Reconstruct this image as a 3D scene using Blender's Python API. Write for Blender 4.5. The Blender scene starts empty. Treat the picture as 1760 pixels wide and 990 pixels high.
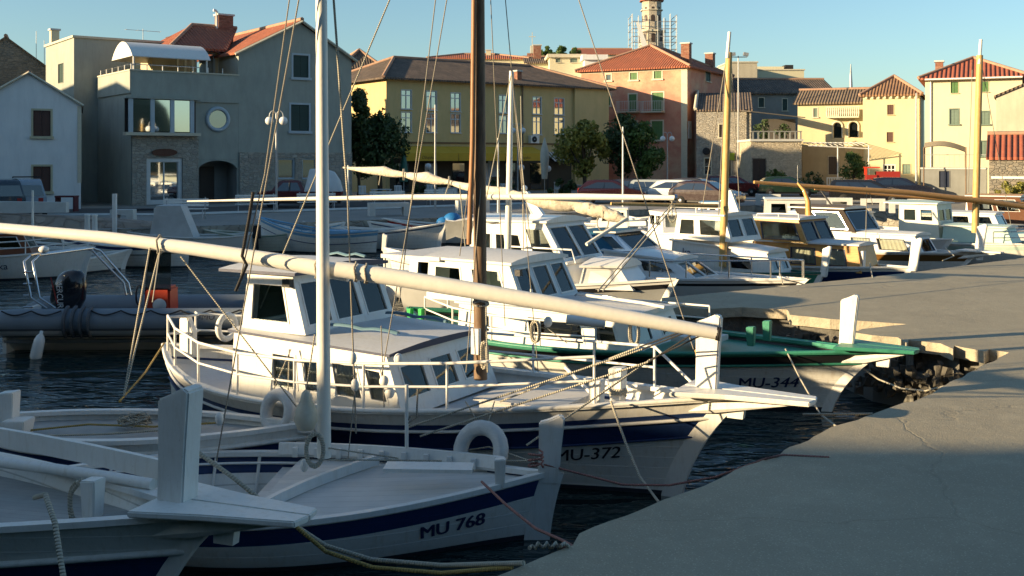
import bpy, math, random
from math import sin, cos, pi, radians, sqrt, atan2
from mathutils import Vector, Matrix, noise
random.seed(7)
C = bpy.context.scene.collection
SC = bpy.context.scene
# ---------------------------------------------------------------- camera, sky, sun, exposure
F, HY, CXP, CZ = 1810.0, 272.0, 880.0, 2.7        # focal length and horizon in photo pixels, eye height
cam = bpy.data.cameras.new('camera'); camo = bpy.data.objects.new('camera', cam); C.objects.link(camo)
camo.location = (0, 0, CZ); camo.rotation_euler = (pi/2, 0, 0)
cam.sensor_width = 36; cam.lens = 36*F/1760; cam.shift_y = -(495-HY)/1760
cam.clip_start = .1; cam.clip_end = 5000
SC.camera = camo
SUN_EL, SUN_DIR = radians(11.5), Vector((-.95, -.31))   # where the sun stands (direction on the ground towards it)
w = bpy.data.worlds.new('World'); SC.world = w; w.use_nodes = True
nt = w.node_tree; bg = nt.nodes['Background']
sky = nt.nodes.new('ShaderNodeTexSky'); sky.sky_type = 'NISHITA'; sky.sun_disc = False
sky.sun_elevation = SUN_EL; sky.sun_rotation = atan2(SUN_DIR.x, SUN_DIR.y)
sky.air_density = 1.0; sky.dust_density = 0.6; sky.ozone_density = 2.5
wb = nt.nodes.new('ShaderNodeMix'); wb.data_type = 'RGBA'; wb.blend_type = 'MULTIPLY'; wb.inputs[0].default_value = 1; wb.inputs[7].default_value = (.86, .985, .985, 1)
nt.links.new(sky.outputs[0], wb.inputs[6]); hs_ = nt.nodes.new('ShaderNodeHueSaturation'); hs_.inputs['Saturation'].default_value = .95; nt.links.new(wb.outputs[2], hs_.inputs['Color']); nt.links.new(hs_.outputs[0], bg.inputs[0]); bg.inputs[1].default_value = .085
sl = bpy.data.lights.new('sun', 'SUN'); slo = bpy.data.objects.new('sun', sl); C.objects.link(slo)
sl.energy = 5.0; sl.angle = radians(.6); sl.color = (1.0, .75, .43)
sd = Vector((SUN_DIR.x*cos(SUN_EL), SUN_DIR.y*cos(SUN_EL), sin(SUN_EL)))
slo.rotation_euler = sd.to_track_quat('Z', 'Y').to_euler()
SC.view_settings.view_transform = 'Standard'; SC.view_settings.look = 'None'
SC.view_settings.exposure = 1.2; SC.view_settings.gamma = 1
SC.view_settings.use_curve_mapping = False
SC.cycles.max_bounces = 6; SC.cycles.transparent_max_bounces = 16
SC.cycles.use_denoising = True; SC.cycles.caustics_reflective = False; SC.cycles.caustics_refractive = False
# ---------------------------------------------------------------- helpers
def at(px, py, Y): return Vector(((px-CXP)/F*Y, Y, CZ-(py-HY)*Y/F))
def onz(px, py, z=0.0):
    Y = F*(CZ-z)/(py-HY); return Vector(((px-CXP)/F*Y, Y, z))
MATS = {}
def mat(name, col, rough=.6, var=.12, vscale=3, bump=.15, bscale=25, metal=0, spec=.4, kind=None, col2=None, p=None, coat=0, bdist=.02):
    if name in MATS: return MATS[name]
    m = bpy.data.materials.new(name); m.use_nodes = True; MATS[name] = m
    n = m.node_tree.nodes; l = m.node_tree.links; b = n['Principled BSDF']
    b.inputs['Roughness'].default_value = rough; b.inputs['Metallic'].default_value = metal
    b.inputs['Specular IOR Level'].default_value = spec; b.inputs['Coat Weight'].default_value = coat
    tc = n.new('ShaderNodeTexCoord')
    def math_(op, a, bb=None, c=None):
        k = n.new('ShaderNodeMath'); k.operation = op
        for i, v in enumerate((a, bb, c)):
            if v is None: continue
            if isinstance(v, (int, float)): k.inputs[i].default_value = v
            else: l.new(v, k.inputs[i])
        return k.outputs[0]
    def mix(f, a, bb, mode='MIX'):
        k = n.new('ShaderNodeMix'); k.data_type = 'RGBA'; k.blend_type = mode
        for i, v in ((0, f), (6, a), (7, bb)):
            if isinstance(v, (int, float)): k.inputs[i].default_value = v
            elif isinstance(v, tuple): k.inputs[i].default_value = (*v[:3], 1)
            else: l.new(v, k.inputs[i])
        return k.outputs[2]
    def noi(scale, det=5, vec=None, rgh=.6, sc3=None):
        k = n.new('ShaderNodeTexNoise'); k.inputs['Scale'].default_value = scale
        k.inputs['Detail'].default_value = det; k.inputs['Roughness'].default_value = rgh
        v = vec or tc.outputs['Object']
        if sc3:
            mp = n.new('ShaderNodeMapping'); mp.inputs['Scale'].default_value = sc3; l.new(v, mp.inputs[0]); v = mp.outputs[0]
        l.new(v, k.inputs['Vector']); return k.outputs['Fac']
    def ramp(f, pts):
        k = n.new('ShaderNodeValToRGB'); l.new(f, k.inputs[0]); e = k.color_ramp.elements
        while len(e) < len(pts): e.new(.5)
        for i, (q, c) in enumerate(pts):
            e[i].position = q; e[i].color = (*c, 1) if isinstance(c, tuple) else (c, c, c, 1)
        return k.outputs[0]
    UV = tc.outputs['UV']; OB = tc.outputs['Object']
    c2 = col2 or tuple(x*.55 for x in col)
    f1 = ramp(noi(vscale), [(.3, 0.), (.7, 1.)])
    colr = mix(math_('MULTIPLY', f1, var*2), col, c2)
    h = noi(bscale, 4)
    if kind == 'stone':       # rubble / coursed stone, UV metres
        mp = n.new('ShaderNodeMapping'); mp.inputs['Scale'].default_value = (p or (3.4, 6.5, 1)); l.new(UV, mp.inputs[0])
        nz = n.new('ShaderNodeTexNoise'); nz.inputs['Scale'].default_value = 1.3; l.new(mp.outputs[0], nz.inputs['Vector'])
        ad = n.new('ShaderNodeMix'); ad.data_type = 'RGBA'; ad.blend_type = 'LINEAR_LIGHT'; ad.inputs[0].default_value = .25
        l.new(mp.outputs[0], ad.inputs[6]); l.new(nz.outputs['Color'], ad.inputs[7])
        vo = n.new('ShaderNodeTexVoronoi'); vo.feature = 'DISTANCE_TO_EDGE'; vo.inputs['Scale'].default_value = 1; vo.inputs['Randomness'].default_value = .75; l.new(ad.outputs[2], vo.inputs['Vector'])
        v2 = n.new('ShaderNodeTexVoronoi'); v2.inputs['Scale'].default_value = 1; v2.inputs['Randomness'].default_value = .75; l.new(ad.outputs[2], v2.inputs['Vector'])
        sep = n.new('ShaderNodeSeparateColor'); l.new(v2.outputs['Color'], sep.inputs[0])
        colr = mix(math_('MULTIPLY', sep.outputs[0], .6), colr, c2)
        colr = mix(math_('MULTIPLY', sep.outputs[1], .25), colr, (.5, .4, .28))
        j = ramp(vo.outputs['Distance'], [(.0, 0.), (.09, 1.)])
        colr = mix(math_('MULTIPLY', math_('SUBTRACT', 1, j), .4), colr, tuple(x*.5 for x in col))
        h = math_('ADD', math_('MULTIPLY', j, 1.2), math_('MULTIPLY', h, .4)); bdist = .04
    elif kind == 'tiles':     # barrel roof tiles: rounded ribs up the slope, courses across it
        sp = n.new('ShaderNodeSeparateXYZ'); l.new(UV, sp.inputs[0])
        wv = math_('ABSOLUTE', math_('SINE', math_('MULTIPLY', sp.outputs[0], pi/.24*(p or 1))))
        fr = math_('FRACT', math_('MULTIPLY', sp.outputs[1], 2.6))
        cell = n.new('ShaderNodeTexWhiteNoise'); cell.noise_dimensions = '2D'
        cb = n.new('ShaderNodeCombineXYZ')
        l.new(math_('FLOOR', math_('MULTIPLY', sp.outputs[0], 1/.24*(p or 1))), cb.inputs[0]); l.new(math_('FLOOR', math_('MULTIPLY', sp.outputs[1], 2.6)), cb.inputs[1])
        l.new(cb.outputs[0], cell.inputs['Vector'])
        colr = mix(math_('MULTIPLY', cell.outputs['Value'], .7), colr, c2)
        colr = mix(math_('MULTIPLY', ramp(noi(9, 3), [(.55, 0.), (.75, 1.)]), .35), colr, (.34, .28, .2))
        gap = ramp(wv, [(.0, 0.), (.28, 1.)])
        colr = mix(math_('MULTIPLY', math_('SUBTRACT', 1, gap), .55), colr, tuple(x*.22 for x in col))
        h = math_('ADD', wv, math_('MULTIPLY', fr, -.35)); bdist = .1
    elif kind == 'planks':    # boards along u
        sp = n.new('ShaderNodeSeparateXYZ'); l.new(UV, sp.inputs[0])
        k_ = p or 9.0
        fr = math_('FRACT', math_('MULTIPLY', sp.outputs[1], k_))
        j = ramp(fr, [(.0, 0.), (.07, 1.)])
        wn = n.new('ShaderNodeTexWhiteNoise'); wn.noise_dimensions = '1D'; l.new(math_('FLOOR', math_('MULTIPLY', sp.outputs[1], k_)), wn.inputs['W'])
        colr = mix(math_('MULTIPLY', wn.outputs['Value'], .25), colr, c2)
        gr = noi(6, 6, UV, .7, (.6, 14, 1))
        colr = mix(math_('MULTIPLY', ramp(gr, [(.45, 0.), (.75, 1.)]), .4), colr, c2)
        colr = mix(math_('MULTIPLY', math_('SUBTRACT', 1, j), .45), colr, tuple(x*.3 for x in col))
        h = math_('ADD', j, math_('MULTIPLY', gr, .35)); bdist = .006
    elif kind == 'paint':     # brush-painted planked hull: faint seams, drips, worn patches
        sp = n.new('ShaderNodeSeparateXYZ'); l.new(UV, sp.inputs[0])
        fr = math_('FRACT', math_('MULTIPLY', sp.outputs[1], p or 8.0))
        j = ramp(fr, [(.0, 0.), (.11, 1.)])
        dr = ramp(noi(5, 6, OB, .7, (3, 3, .5)), [(.52, 0.), (.72, 1.)])
        colr = mix(math_('MULTIPLY', dr, .4), colr, tuple(x*y for x, y in zip(col, (.62, .52, .38))))
        sp_ = ramp(noi(42, 3), [(.70, 0.), (.74, 1.)])
        colr = mix(math_('MULTIPLY', sp_, .5), colr, (.2, .17, .13))
        colr = mix(math_('MULTIPLY', math_('SUBTRACT', 1, j), .6), colr, tuple(x*.4 for x in col))
        h = math_('ADD', math_('MULTIPLY', j, 1.2), math_('MULTIPLY', noi(11, 4), .8)); bdist = .01
    elif kind == 'worn':      # painted timber: grime runs, chips, faint brush marks
        dr = ramp(noi(4, 7, OB, .75, (4, 4, .7)), [(.5, 0.), (.74, 1.)])
        colr = mix(math_('MULTIPLY', dr, .38), colr, tuple(x*y for x, y in zip(col, (.60, .52, .40))))
        sp_ = ramp(noi(26, 4, OB, .7), [(.68, 0.), (.72, 1.)])
        colr = mix(math_('MULTIPLY', sp_, .55), colr, (.22, .18, .13))
        h = math_('ADD', math_('MULTIPLY', noi(9, 5), .8), math_('MULTIPLY', noi(30, 3, OB, .6, (1, 1, .2)), .3)); bdist = .008
    elif kind == 'plaster':
        st = ramp(noi(1.1, 7, OB, .65, (1.6, 1.6, .45)), [(.42, 0.), (.72, 1.)])
        colr = mix(math_('MULTIPLY', st, .38), colr, c2)
        colr = mix(math_('MULTIPLY', ramp(noi(3.2, 8, OB, .75, (3, 3, .25)), [(.55, 0.), (.8, 1.)]), .3), colr, tuple(x*.4 for x in col))
        bdist = .02
    elif kind == 'concrete':
        n1 = ramp(noi(.35, 8, OB, .65), [(.35, 0.), (.68, 1.)])
        colr = mix(math_('MULTIPLY', n1, .5), col, c2)
        n3 = ramp(noi(2.2, 8, OB, .7), [(.5, 0.), (.72, 1.)])
        colr = mix(math_('MULTIPLY', n3, .42), colr, tuple(x*1.35 for x in col))
        n4 = ramp(noi(70, 3), [(.35, 0.), (.65, 1.)])
        colr = mix(math_('MULTIPLY', n4, .45), colr, tuple(x*.55 for x in col))
        pebb = n.new('ShaderNodeTexVoronoi'); pebb.inputs['Scale'].default_value = 34; l.new(OB, pebb.inputs['Vector'])
        colr = mix(math_('MULTIPLY', ramp(pebb.outputs['Distance'], [(.16, 1.), (.24, 0.)]), .4), colr, tuple(min(1, x*1.7) for x in col))
        ck = n.new('ShaderNodeTexVoronoi'); ck.feature = 'DISTANCE_TO_EDGE'; ck.inputs['Scale'].default_value = .22
        wz = n.new('ShaderNodeTexNoise'); wz.inputs['Scale'].default_value = 1.2; wz.inputs['Detail'].default_value = 6; l.new(OB, wz.inputs['Vector'])
        ad = n.new('ShaderNodeMix'); ad.data_type = 'RGBA'; ad.blend_type = 'LINEAR_LIGHT'; ad.inputs[0].default_value = .35
        l.new(OB, ad.inputs[6]); l.new(wz.outputs['Color'], ad.inputs[7]); l.new(ad.outputs[2], ck.inputs['Vector'])
        cr = ramp(ck.outputs['Distance'], [(.0, 1.), (.0018, 0.)])
        colr = mix(math_('MULTIPLY', cr, .2), colr, tuple(x*.3 for x in col))
        h = math_('ADD', math_('ADD', math_('MULTIPLY', noi(55, 4), .8), math_('MULTIPLY', noi(5, 5), 1.2)), math_('MULTIPLY', cr, -.5)); bdist = .012
    elif kind == 'rope':
        sp = n.new('ShaderNodeSeparateXYZ'); l.new(UV, sp.inputs[0])
        tw = math_('SINE', math_('ADD', math_('MULTIPLY', sp.outputs[0], 260), math_('MULTIPLY', sp.outputs[1], 2*pi)))
        colr = mix(math_('MULTIPLY', math_('ADD', math_('MULTIPLY', tw, .5), .5), .5), colr, c2)
        h = tw; bdist = .006
    elif kind == 'stripes':
        sp = n.new('ShaderNodeSeparateXYZ'); l.new(UV, sp.inputs[0])
        colr = mix(ramp(math_('FRACT', math_('MULTIPLY', sp.outputs[0], p or 3)), [(.49, 0.), (.51, 1.)]), col, c2)
    elif kind == 'wood':
        gr = noi(3, 7, OB, .7, p or (1, 8, 8))
        colr = mix(ramp(gr, [(.35, 0.), (.7, 1.)]), col, c2)
        h = gr; bdist = .01
    elif kind == 'flake':     # peeling facade: second colour shows in large patches
        f = ramp(noi(.22, 9, OB, .68, (1, 1, 1.2)), [(.50, 0.), (.64, 1.)])
        colr = mix(f, colr, c2)
        colr = mix(math_('MULTIPLY', ramp(noi(1.8, 8, OB, .7), [(.45, 0.), (.7, 1.)]), .3), colr, tuple(x*.6 for x in col))
    l.new(colr, b.inputs['Base Color'])
    if bump:
        bn = n.new('ShaderNodeBump'); bn.inputs['Strength'].default_value = bump; bn.inputs['Distance'].default_value = bdist
        l.new(h, bn.inputs['Height']); l.new(bn.outputs[0], b.inputs['Normal'])
    rr = math_('ADD', rough-.06, math_('MULTIPLY', noi(vscale*3, 3), .14)); l.new(rr, b.inputs['Roughness'])
    return m
def glassmat(name, tint, mirror, body=None):
    if name in MATS: return MATS[name]
    m = bpy.data.materials.new(name); m.use_nodes = True; MATS[name] = m
    n = m.node_tree.nodes; l = m.node_tree.links; n.remove(n['Principled BSDF']); o = n['Material Output']
    g = n.new('ShaderNodeBsdfGlossy'); g.inputs['Roughness'].default_value = .03; g.inputs['Color'].default_value = (.9, .95, .95, 1)
    nz = n.new('ShaderNodeTexNoise'); nz.inputs['Scale'].default_value = 1.2
    tc = n.new('ShaderNodeTexCoord'); l.new(tc.outputs['Object'], nz.inputs['Vector'])
    bn = n.new('ShaderNodeBump'); bn.inputs['Strength'].default_value = .04; l.new(nz.outputs['Fac'], bn.inputs['Height']); l.new(bn.outputs[0], g.inputs['Normal'])
    if body: a = n.new('ShaderNodeBsdfDiffuse'); a.inputs['Color'].default_value = (*body, 1)
    else: a = n.new('ShaderNodeBsdfTransparent'); a.inputs['Color'].default_value = (*tint, 1)
    fr = n.new('ShaderNodeFresnel'); fr.inputs['IOR'].default_value = 1.5
    ad = n.new('ShaderNodeMath'); ad.operation = 'ADD'; ad.use_clamp = True; l.new(fr.outputs[0], ad.inputs[0]); ad.inputs[1].default_value = mirror
    mx = n.new('ShaderNodeMixShader'); l.new(ad.outputs[0], mx.inputs[0]); l.new(a.outputs[0], mx.inputs[1]); l.new(g.outputs[0], mx.inputs[2])
    l.new(mx.outputs[0], o.inputs['Surface']); return m
# paints
W = mat('worn_white_paint', (.74, .74, .70), .42, .06, 2, .5, kind='paint', spec=.4)
WP = mat('plain_white_paint', (.76, .76, .73), .42, .05, 4, .5, kind='worn')
WM = mat('white_pole_paint', (.82, .80, .73), .4, .06, 5, .15, bscale=12)
GEL = mat('white_gelcoat', (.80, .80, .78), .2, .04, 2, .03, coat=.3)
GREYW = mat('pale_grey_deck_paint', (.68, .67, .64), .6, .12, 3, .25, kind='planks', p=7)
GREYD = mat('weathered_grey_deck', (.42, .42, .40), .75, .2, 3, .5, kind='planks', p=11)
ROOFG = mat('grey_white_roof_paint', (.66, .67, .67), .55, .12, 1.5, .4, kind='worn')
NAVY = mat('navy_paint', (.012, .035, .13), .4, .15, 3, .35, kind='paint', col2=(.02, .04, .1))
BLACKP = mat('black_paint', (.015, .016, .02), .45)
GREEN = mat('green_paint', (.045, .25, .17), .45, .12, 3, .2)
DGREEN = mat('dark_green_paint', (.02, .13, .10), .5)
TEAL = mat('pale_teal_paint', (.50, .66, .60), .45)
LBLUE = mat('light_blue_paint', (.16, .36, .55), .5)
RED = mat('red_paint', (.30, .03, .025), .4)
REDG = mat('red_gelcoat', (.55, .05, .025), .25)
ORANGEP = mat('orange_red_plastic', (.48, .05, .02), .5)
ANTI = mat('antifouling_paint', (.03, .035, .05), .8, .3, 4, .4)
VARN = mat('varnished_wood', (.62, .34, .09), .4, .2, 3, .2, kind='wood', col2=(.45, .2, .05), coat=.2)
MASTW = mat('weathered_mast_wood', (.22, .145, .085), .6, .2, 3, .4, kind='wood', p=(8, 8, 1), col2=(.09, .05, .03))
PALEW = mat('pale_spar_wood', (.60, .42, .17), .5, .2, 3, .25, kind='wood', p=(8, 8, 1), col2=(.42, .25, .08))
ORW = mat('orange_spar_wood', (.62, .36, .13), .45, .2, 3, .25, kind='wood', p=(1, 8, 8), col2=(.5, .24, .07))
BROWNC = mat('brown_canvas', (.16, .12, .09), .8, .2, 3, .3)
DBLUEC = mat('blue_canvas', (.02, .12, .22), .8, .2, 3, .4, col2=(.015, .08, .12))
BLUET = mat('bright_blue_tarp', (.02, .17, .45), .5, .2, 5, .6, bscale=8)
GREYC = mat('grey_canvas', (.55, .56, .56), .85, .2, 3, .5, bscale=6)
CREAMC = mat('cream_canvas', (.68, .63, .52), .85, .15, 3, .5, bscale=9)
SAIL = mat('rolled_sailcloth', (.74, .68, .56), .85, .3, 6, .9, bscale=14, col2=(.5, .42, .32), bdist=.03)
INTER = mat('cabin_interior', (.24, .17, .10), .7)
CURT = mat('curtain_cloth', (.62, .60, .52), .9, .4, 2, .5, kind='wood', p=(9, 9, .3), col2=(.48, .46, .40))
ROPE = mat('pale_rope', (.56, .52, .42), .9, .1, 3, .8, kind='rope')
ROPED = mat('grey_rigging', (.34, .31, .26), .8, .1, 3, .4, kind='rope')
ROPEY = mat('yellow_rope', (.50, .36, .12), .9, .1, 3, .8, kind='rope')
ROPER = mat('pink_rope', (.42, .20, .17), .9, .1, 3, .8, kind='rope')
ROPEK = mat('black_cord', (.02, .02, .022), .7, .1, 3, .4, kind='rope')
STEEL = mat('stainless_steel', (.62, .62, .62), .22, .05, 5, .03, metal=1)
GALV = mat('galvanised_steel', (.42, .44, .45), .5, .2, 5, .1, metal=.6)
RUBK = mat('black_rubber', (.02, .02, .022), .7)
RIBG = mat('grey_inflatable_fabric', (.19, .225, .26), .6, .1, 3, .2)
RIBL = mat('pale_grey_fabric', (.55, .56, .56), .6)
RIBD = mat('dark_grey_fabric', (.09, .10, .115), .6)
TYREW = mat('white_painted_tyre', (.68, .68, .66), .7, .2, 6, .5)
TYRE = mat('tyre_rubber', (.02, .02, .02), .85)
BUOY = mat('dirty_plastic_float', (.62, .58, .48), .5, .3, 4, .2, col2=(.36, .28, .14))
BLUEP = mat('blue_plastic', (.02, .08, .3), .4)
CREAMP = mat('cream_hull_paint', (.66, .66, .55), .5, .12, 3, .3, kind='paint')
CLEAR = glassmat('clear_glass', (.90, .92, .90), .0)
TINT = glassmat('tinted_screen', (.42, .42, .42), .1)
SMOKE = glassmat('smoked_glass', (.10, .09, .08), .08)
BGLASS = glassmat('house_glass', None, .1, (.012, .015, .018))
MGLASS = glassmat('reflective_house_glass', None, .62, (.05, .06, .07))
LETN = mat('navy_lettering', (.015, .03, .10), .5, .1, 3, 0)
LETK = mat('black_lettering', (.02, .02, .03), .5, .1, 3, 0)
LETW = mat('white_lettering', (.75, .75, .75), .5, .1, 3, 0)
LETG = mat('brown_lettering', (.18, .07, .02), .5, .1, 3, 0)
SEAM = mat('dark_edge_trim', (.05, .06, .11), .5)
# buildings
QUAY = mat('quay_concrete', (.40, .36, .265), .85, kind='concrete', bump=.6)
QSIDE = mat('quay_stone_face', (.22, .20, .17), .9, .3, 2, .9, kind='stone', p=(1.6, 3, 1))
SLABE = mat('slab_edge_concrete', (.46, .41, .31), .9, .3, 6, .9, bscale=20)
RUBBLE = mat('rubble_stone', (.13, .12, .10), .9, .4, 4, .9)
STONE = mat('limestone_masonry', (.44, .42, .37), .85, .2, 2, .8, kind='stone')
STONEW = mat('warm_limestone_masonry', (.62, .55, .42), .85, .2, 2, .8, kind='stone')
STONED = mat('dark_old_masonry', (.25, .235, .20), .9, .25, 2, .8, kind='stone')
ASHLAR = mat('tower_ashlar', (.55, .49, .40), .85, .25, 1, .5, kind='stone', p=(1.4, 2.2, 1))
PL_GREY = mat('grey_green_plaster', (.36, .385, .345), .85, .12, 1, .2, kind='plaster')
PL_WHITE = mat('white_plaster', (.76, .78, .78), .85, .08, 1, .15, kind='plaster', col2=(.5, .53, .55))
PL_YEL = mat('yellow_plaster', (.62, .47, .23), .85, .1, 1, .15, kind='plaster', col2=(.40, .33, .14))
PL_CREAM = mat('cream_plaster', (.58, .51, .33), .85, .12, 1, .2, kind='plaster', col2=(.5, .42, .26))
PL_PALE = mat('pale_yellow_plaster', (.62, .58, .41), .85, .08, 1, .12, kind='plaster', col2=(.6, .53, .34))
PL_BEIGE = mat('beige_plaster', (.50, .46, .36), .85, .1, 1, .12, kind='plaster')
PL_PINK = mat('peeling_pink_plaster', (.50, .20, .14), .88, .2, 1, .2, kind='flake', col2=(.58, .38, .25))
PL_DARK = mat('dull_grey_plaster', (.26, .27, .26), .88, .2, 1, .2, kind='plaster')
TRIM = mat('pale_stone_trim', (.60, .56, .44), .8, .15, 4, .2)
TILE = mat('terracotta_tiles', (.42, .13, .065), .85, .3, 1, .8, kind='tiles', col2=(.26, .085, .05))
TILEO = mat('old_brown_tiles', (.27, .20, .13), .9, .4, 1, .9, kind='tiles', col2=(.14, .10, .07))
TILED = mat('dark_weathered_tiles', (.20, .145, .11), .9, .4, 1, .9, kind='tiles', col2=(.08, .065, .055))
TILEN = mat('new_red_tiles', (.36, .11, .06), .8, .2, 1, .9, kind='tiles', col2=(.3, .08, .05), p=.8)
RIDGE = mat('mortared_ridge', (.42, .26, .18), .9, .3, 3, .4)
BRICK = mat('chimney_brick', (.30, .12, .08), .9, .3, 5, .4, kind='stone', p=(4, 10, 1))
SHG = mat('green_shutter_paint', (.09, .20, .07), .6, .15, 3, .6, kind='planks', p=14)
SHD = mat('dark_green_shutter_paint', (.02, .055, .05), .6, .15, 3, .6, kind='planks', p=14)
SHB = mat('brown_shutter_paint', (.10, .05, .04), .6, .15, 3, .6, kind='planks', p=14)
SHT = mat('grey_green_shutter_paint', (.17, .24, .2), .6, .15, 3, .6, kind='planks', p=14)
FRAMEW = mat('white_window_frame', (.66, .68, .68), .5)
FRAMEB = mat('pale_blue_window_frame', (.42, .50, .56), .5)
FRAMEY = mat('cream_window_frame', (.52, .48, .33), .6)
DOORD = mat('dark_wood_door', (.05, .035, .03), .6)
CONC = mat('pale_precast_concrete', (.55, .56, .54), .8, .15, 4, .3)
YAWN = mat('yellow_awning_canvas', (.68, .42, .04), .8, .1, 2, .1)
STRIPE = mat('striped_awning_canvas', (.55, .54, .5), .8, kind='stripes', col2=(.12, .13, .12))
BARK = mat('tree_bark', (.10, .075, .05), .9, .3, 4, .8)
TERR = mat('shade_hill_scrub', (.06, .07, .03), .95, .4, .05, .3)
GLOBE = mat('opal_globe', (.72, .74, .74), .3, .02, 3, 0)
CARGL = glassmat('car_glass', None, .12, (.01, .012, .014))
HEADL = mat('headlight_lens', (.55, .57, .6), .15)
CHROME = mat('wheel_rim', (.35, .36, .37), .35, .1, 3, 0, metal=.8)

class MB:
    def __init__(s): s.v = []; s.f = []; s.m = []; s.uv = {}; s.sm = []
    def face(s, pts, m=None, uv=None, smooth=False):
        i = len(s.v); s.v += [Vector(p) for p in pts]; s.f.append(tuple(range(i, i+len(pts)))); s.m.append(m); s.sm.append(smooth)
        if uv: s.uv[len(s.f)-1] = uv
        return s
    def grid(s, rows, m=None, closed=False, uvs=None, smooth=True, flip=False, mf=None):
        i0 = len(s.v); nr, nc = len(rows), len(rows[0])
        for r in rows: s.v += [Vector(p) for p in r]
        for a in range(nr-1):
            for b in range(nc if closed else nc-1):
                b2 = (b+1) % nc
                q = (i0+a*nc+b, i0+a*nc+b2, i0+(a+1)*nc+b2, i0+(a+1)*nc+b)
                if flip: q = q[::-1]
                s.f.append(q); s.m.append(mf(a, b) if mf else m); s.sm.append(smooth)
                if uvs:
                    u = [uvs[a][b], uvs[a][b+1], uvs[a+1][b+1], uvs[a+1][b]]
                    s.uv[len(s.f)-1] = u[::-1] if flip else u
        return s
    def box(s, c, size, m=None, rz=0, ax=None, ty=0):
        c = Vector(c); hx, hy, hz = [k/2 for k in size]
        R = Matrix.Rotation(rz, 3, 'Z') @ Matrix.Rotation(ty, 3, 'Y')
        P = [c + R @ Vector((x*hx, y*hy, z*hz)) for z in (-1, 1) for (x, y) in ((-1, -1), (1, -1), (1, 1), (-1, 1))]
        return s.hexa(P, m)
    def hexa(s, P, m=None):
        i = len(s.v); s.v += [Vector(p) for p in P]
        for q in ((3, 2, 1, 0), (4, 5, 6, 7), (0, 1, 5, 4), (1, 2, 6, 5), (2, 3, 7, 6), (3, 0, 4, 7)):
            s.f.append(tuple(i+k for k in q)); s.m.append(m); s.sm.append(False)
        return s
    def bb(s, x0, x1, y0, y1, z0, z1, m=None): return s.box(((x0+x1)/2, (y0+y1)/2, (z0+z1)/2), (x1-x0, y1-y0, z1-z0), m)
    def tube(s, pts, r, n=8, m=None, closed=False, caps=True, smooth=True):
        pts = [Vector(p) for p in pts]; N = len(pts)
        rr = r if isinstance(r, (list, tuple)) else [r]*N
        rows = []; uvs = []; up = None; L = 0
        for i in range(N):
            if closed: t = pts[(i+1) % N]-pts[i-1]
            else: t = pts[min(i+1, N-1)]-pts[max(i-1, 0)]
            t.normalize()
            if up is None: up = Vector((0, 0, 1)) if abs(t.z) < .9 else Vector((1, 0, 0))
            a = up - t*up.dot(t)
            if a.length < 1e-4: a = t.orthogonal()
            a.normalize(); b = t.cross(a); up = a
            rows.append([pts[i] + a*cos(2*pi*k/n)*rr[i] + b*sin(2*pi*k/n)*rr[i] for k in range(n)])
            if i: L += (pts[i]-pts[i-1]).length
            uvs.append([(L, k/n) for k in range(n+1)])
        if closed: rows.append(rows[0]); uvs.append([(L, k/n) for k in range(n+1)])
        s.grid(rows, m, closed=True, uvs=uvs, smooth=smooth)
        if caps and not closed:
            s.face(rows[0][::-1], m); s.face(rows[-1], m)
        return s
    def cyl(s, a, b, r, m=None, n=10, r2=None): return s.tube([a, b], [r, r if r2 is None else r2], n, m)
    def prism(s, poly, t, m=None):
        """poly: list of Vectors (planar); t: thickness vector"""
        poly = [Vector(p) for p in poly]; t = Vector(t); q = [p+t for p in poly]; n = len(poly)
        s.face(poly[::-1], m); s.face(q, m)
        for i in range(n): s.face([poly[i], poly[(i+1) % n], q[(i+1) % n], q[i]], m)
        return s
    def lathe(s, c, prof, n=16, m=None, axis='Z', smooth=True):
        c = Vector(c); rows = []
        for (r, h) in prof:
            row = []
            for k in range(n):
                a = 2*pi*k/n; x, y, z = r*cos(a), r*sin(a), h
                if axis == 'X': x, y, z = h, x, y
                if axis == 'Y': x, y, z = x, h, -y
                row.append(c+Vector((x, y, z)))
            rows.append(row)
        return s.grid(rows, m, closed=True, smooth=smooth)
    def ball(s, c, r, m=None, n=12, sz=1):
        return s.lathe(c, [(max(1e-4, r*sin(pi*k/8)), -r*sz*cos(pi*k/8)) for k in range(9)], n, m)
    def build(s, name, m=None, parent=None, world=False, solid=0, label=None, bevel=0):
        me = bpy.data.meshes.new(name); V = s.v
        if world and parent:
            Mi = MAT(parent).inverted(); V = [Mi @ p for p in V]
        me.from_pydata([tuple(p) for p in V], [], s.f)
        ms = []
        dflt = m
        for k in s.m:
            k = k or dflt
            if k not in ms: ms.append(k)
        for k in ms: me.materials.append(k)
        idx = [ms.index(k or dflt) for k in s.m]
        me.polygons.foreach_set('material_index', idx)
        me.polygons.foreach_set('use_smooth', s.sm)
        if bevel:
            import bmesh
            bm = bmesh.new(); bm.from_mesh(me); bmesh.ops.remove_doubles(bm, verts=bm.verts, dist=1e-4)
            bmesh.ops.bevel(bm, geom=[e for e in bm.edges if len(e.link_faces) == 2 and e.calc_face_angle(0) > .35], offset=bevel, segments=2, affect='EDGES', clamp_overlap=True)
            bmesh.ops.recalc_face_normals(bm, faces=bm.faces); bm.to_mesh(me); bm.free(); s.uv = {}
        ul = me.uv_layers.new(name='UVMap'); dat = ul.data
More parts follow.
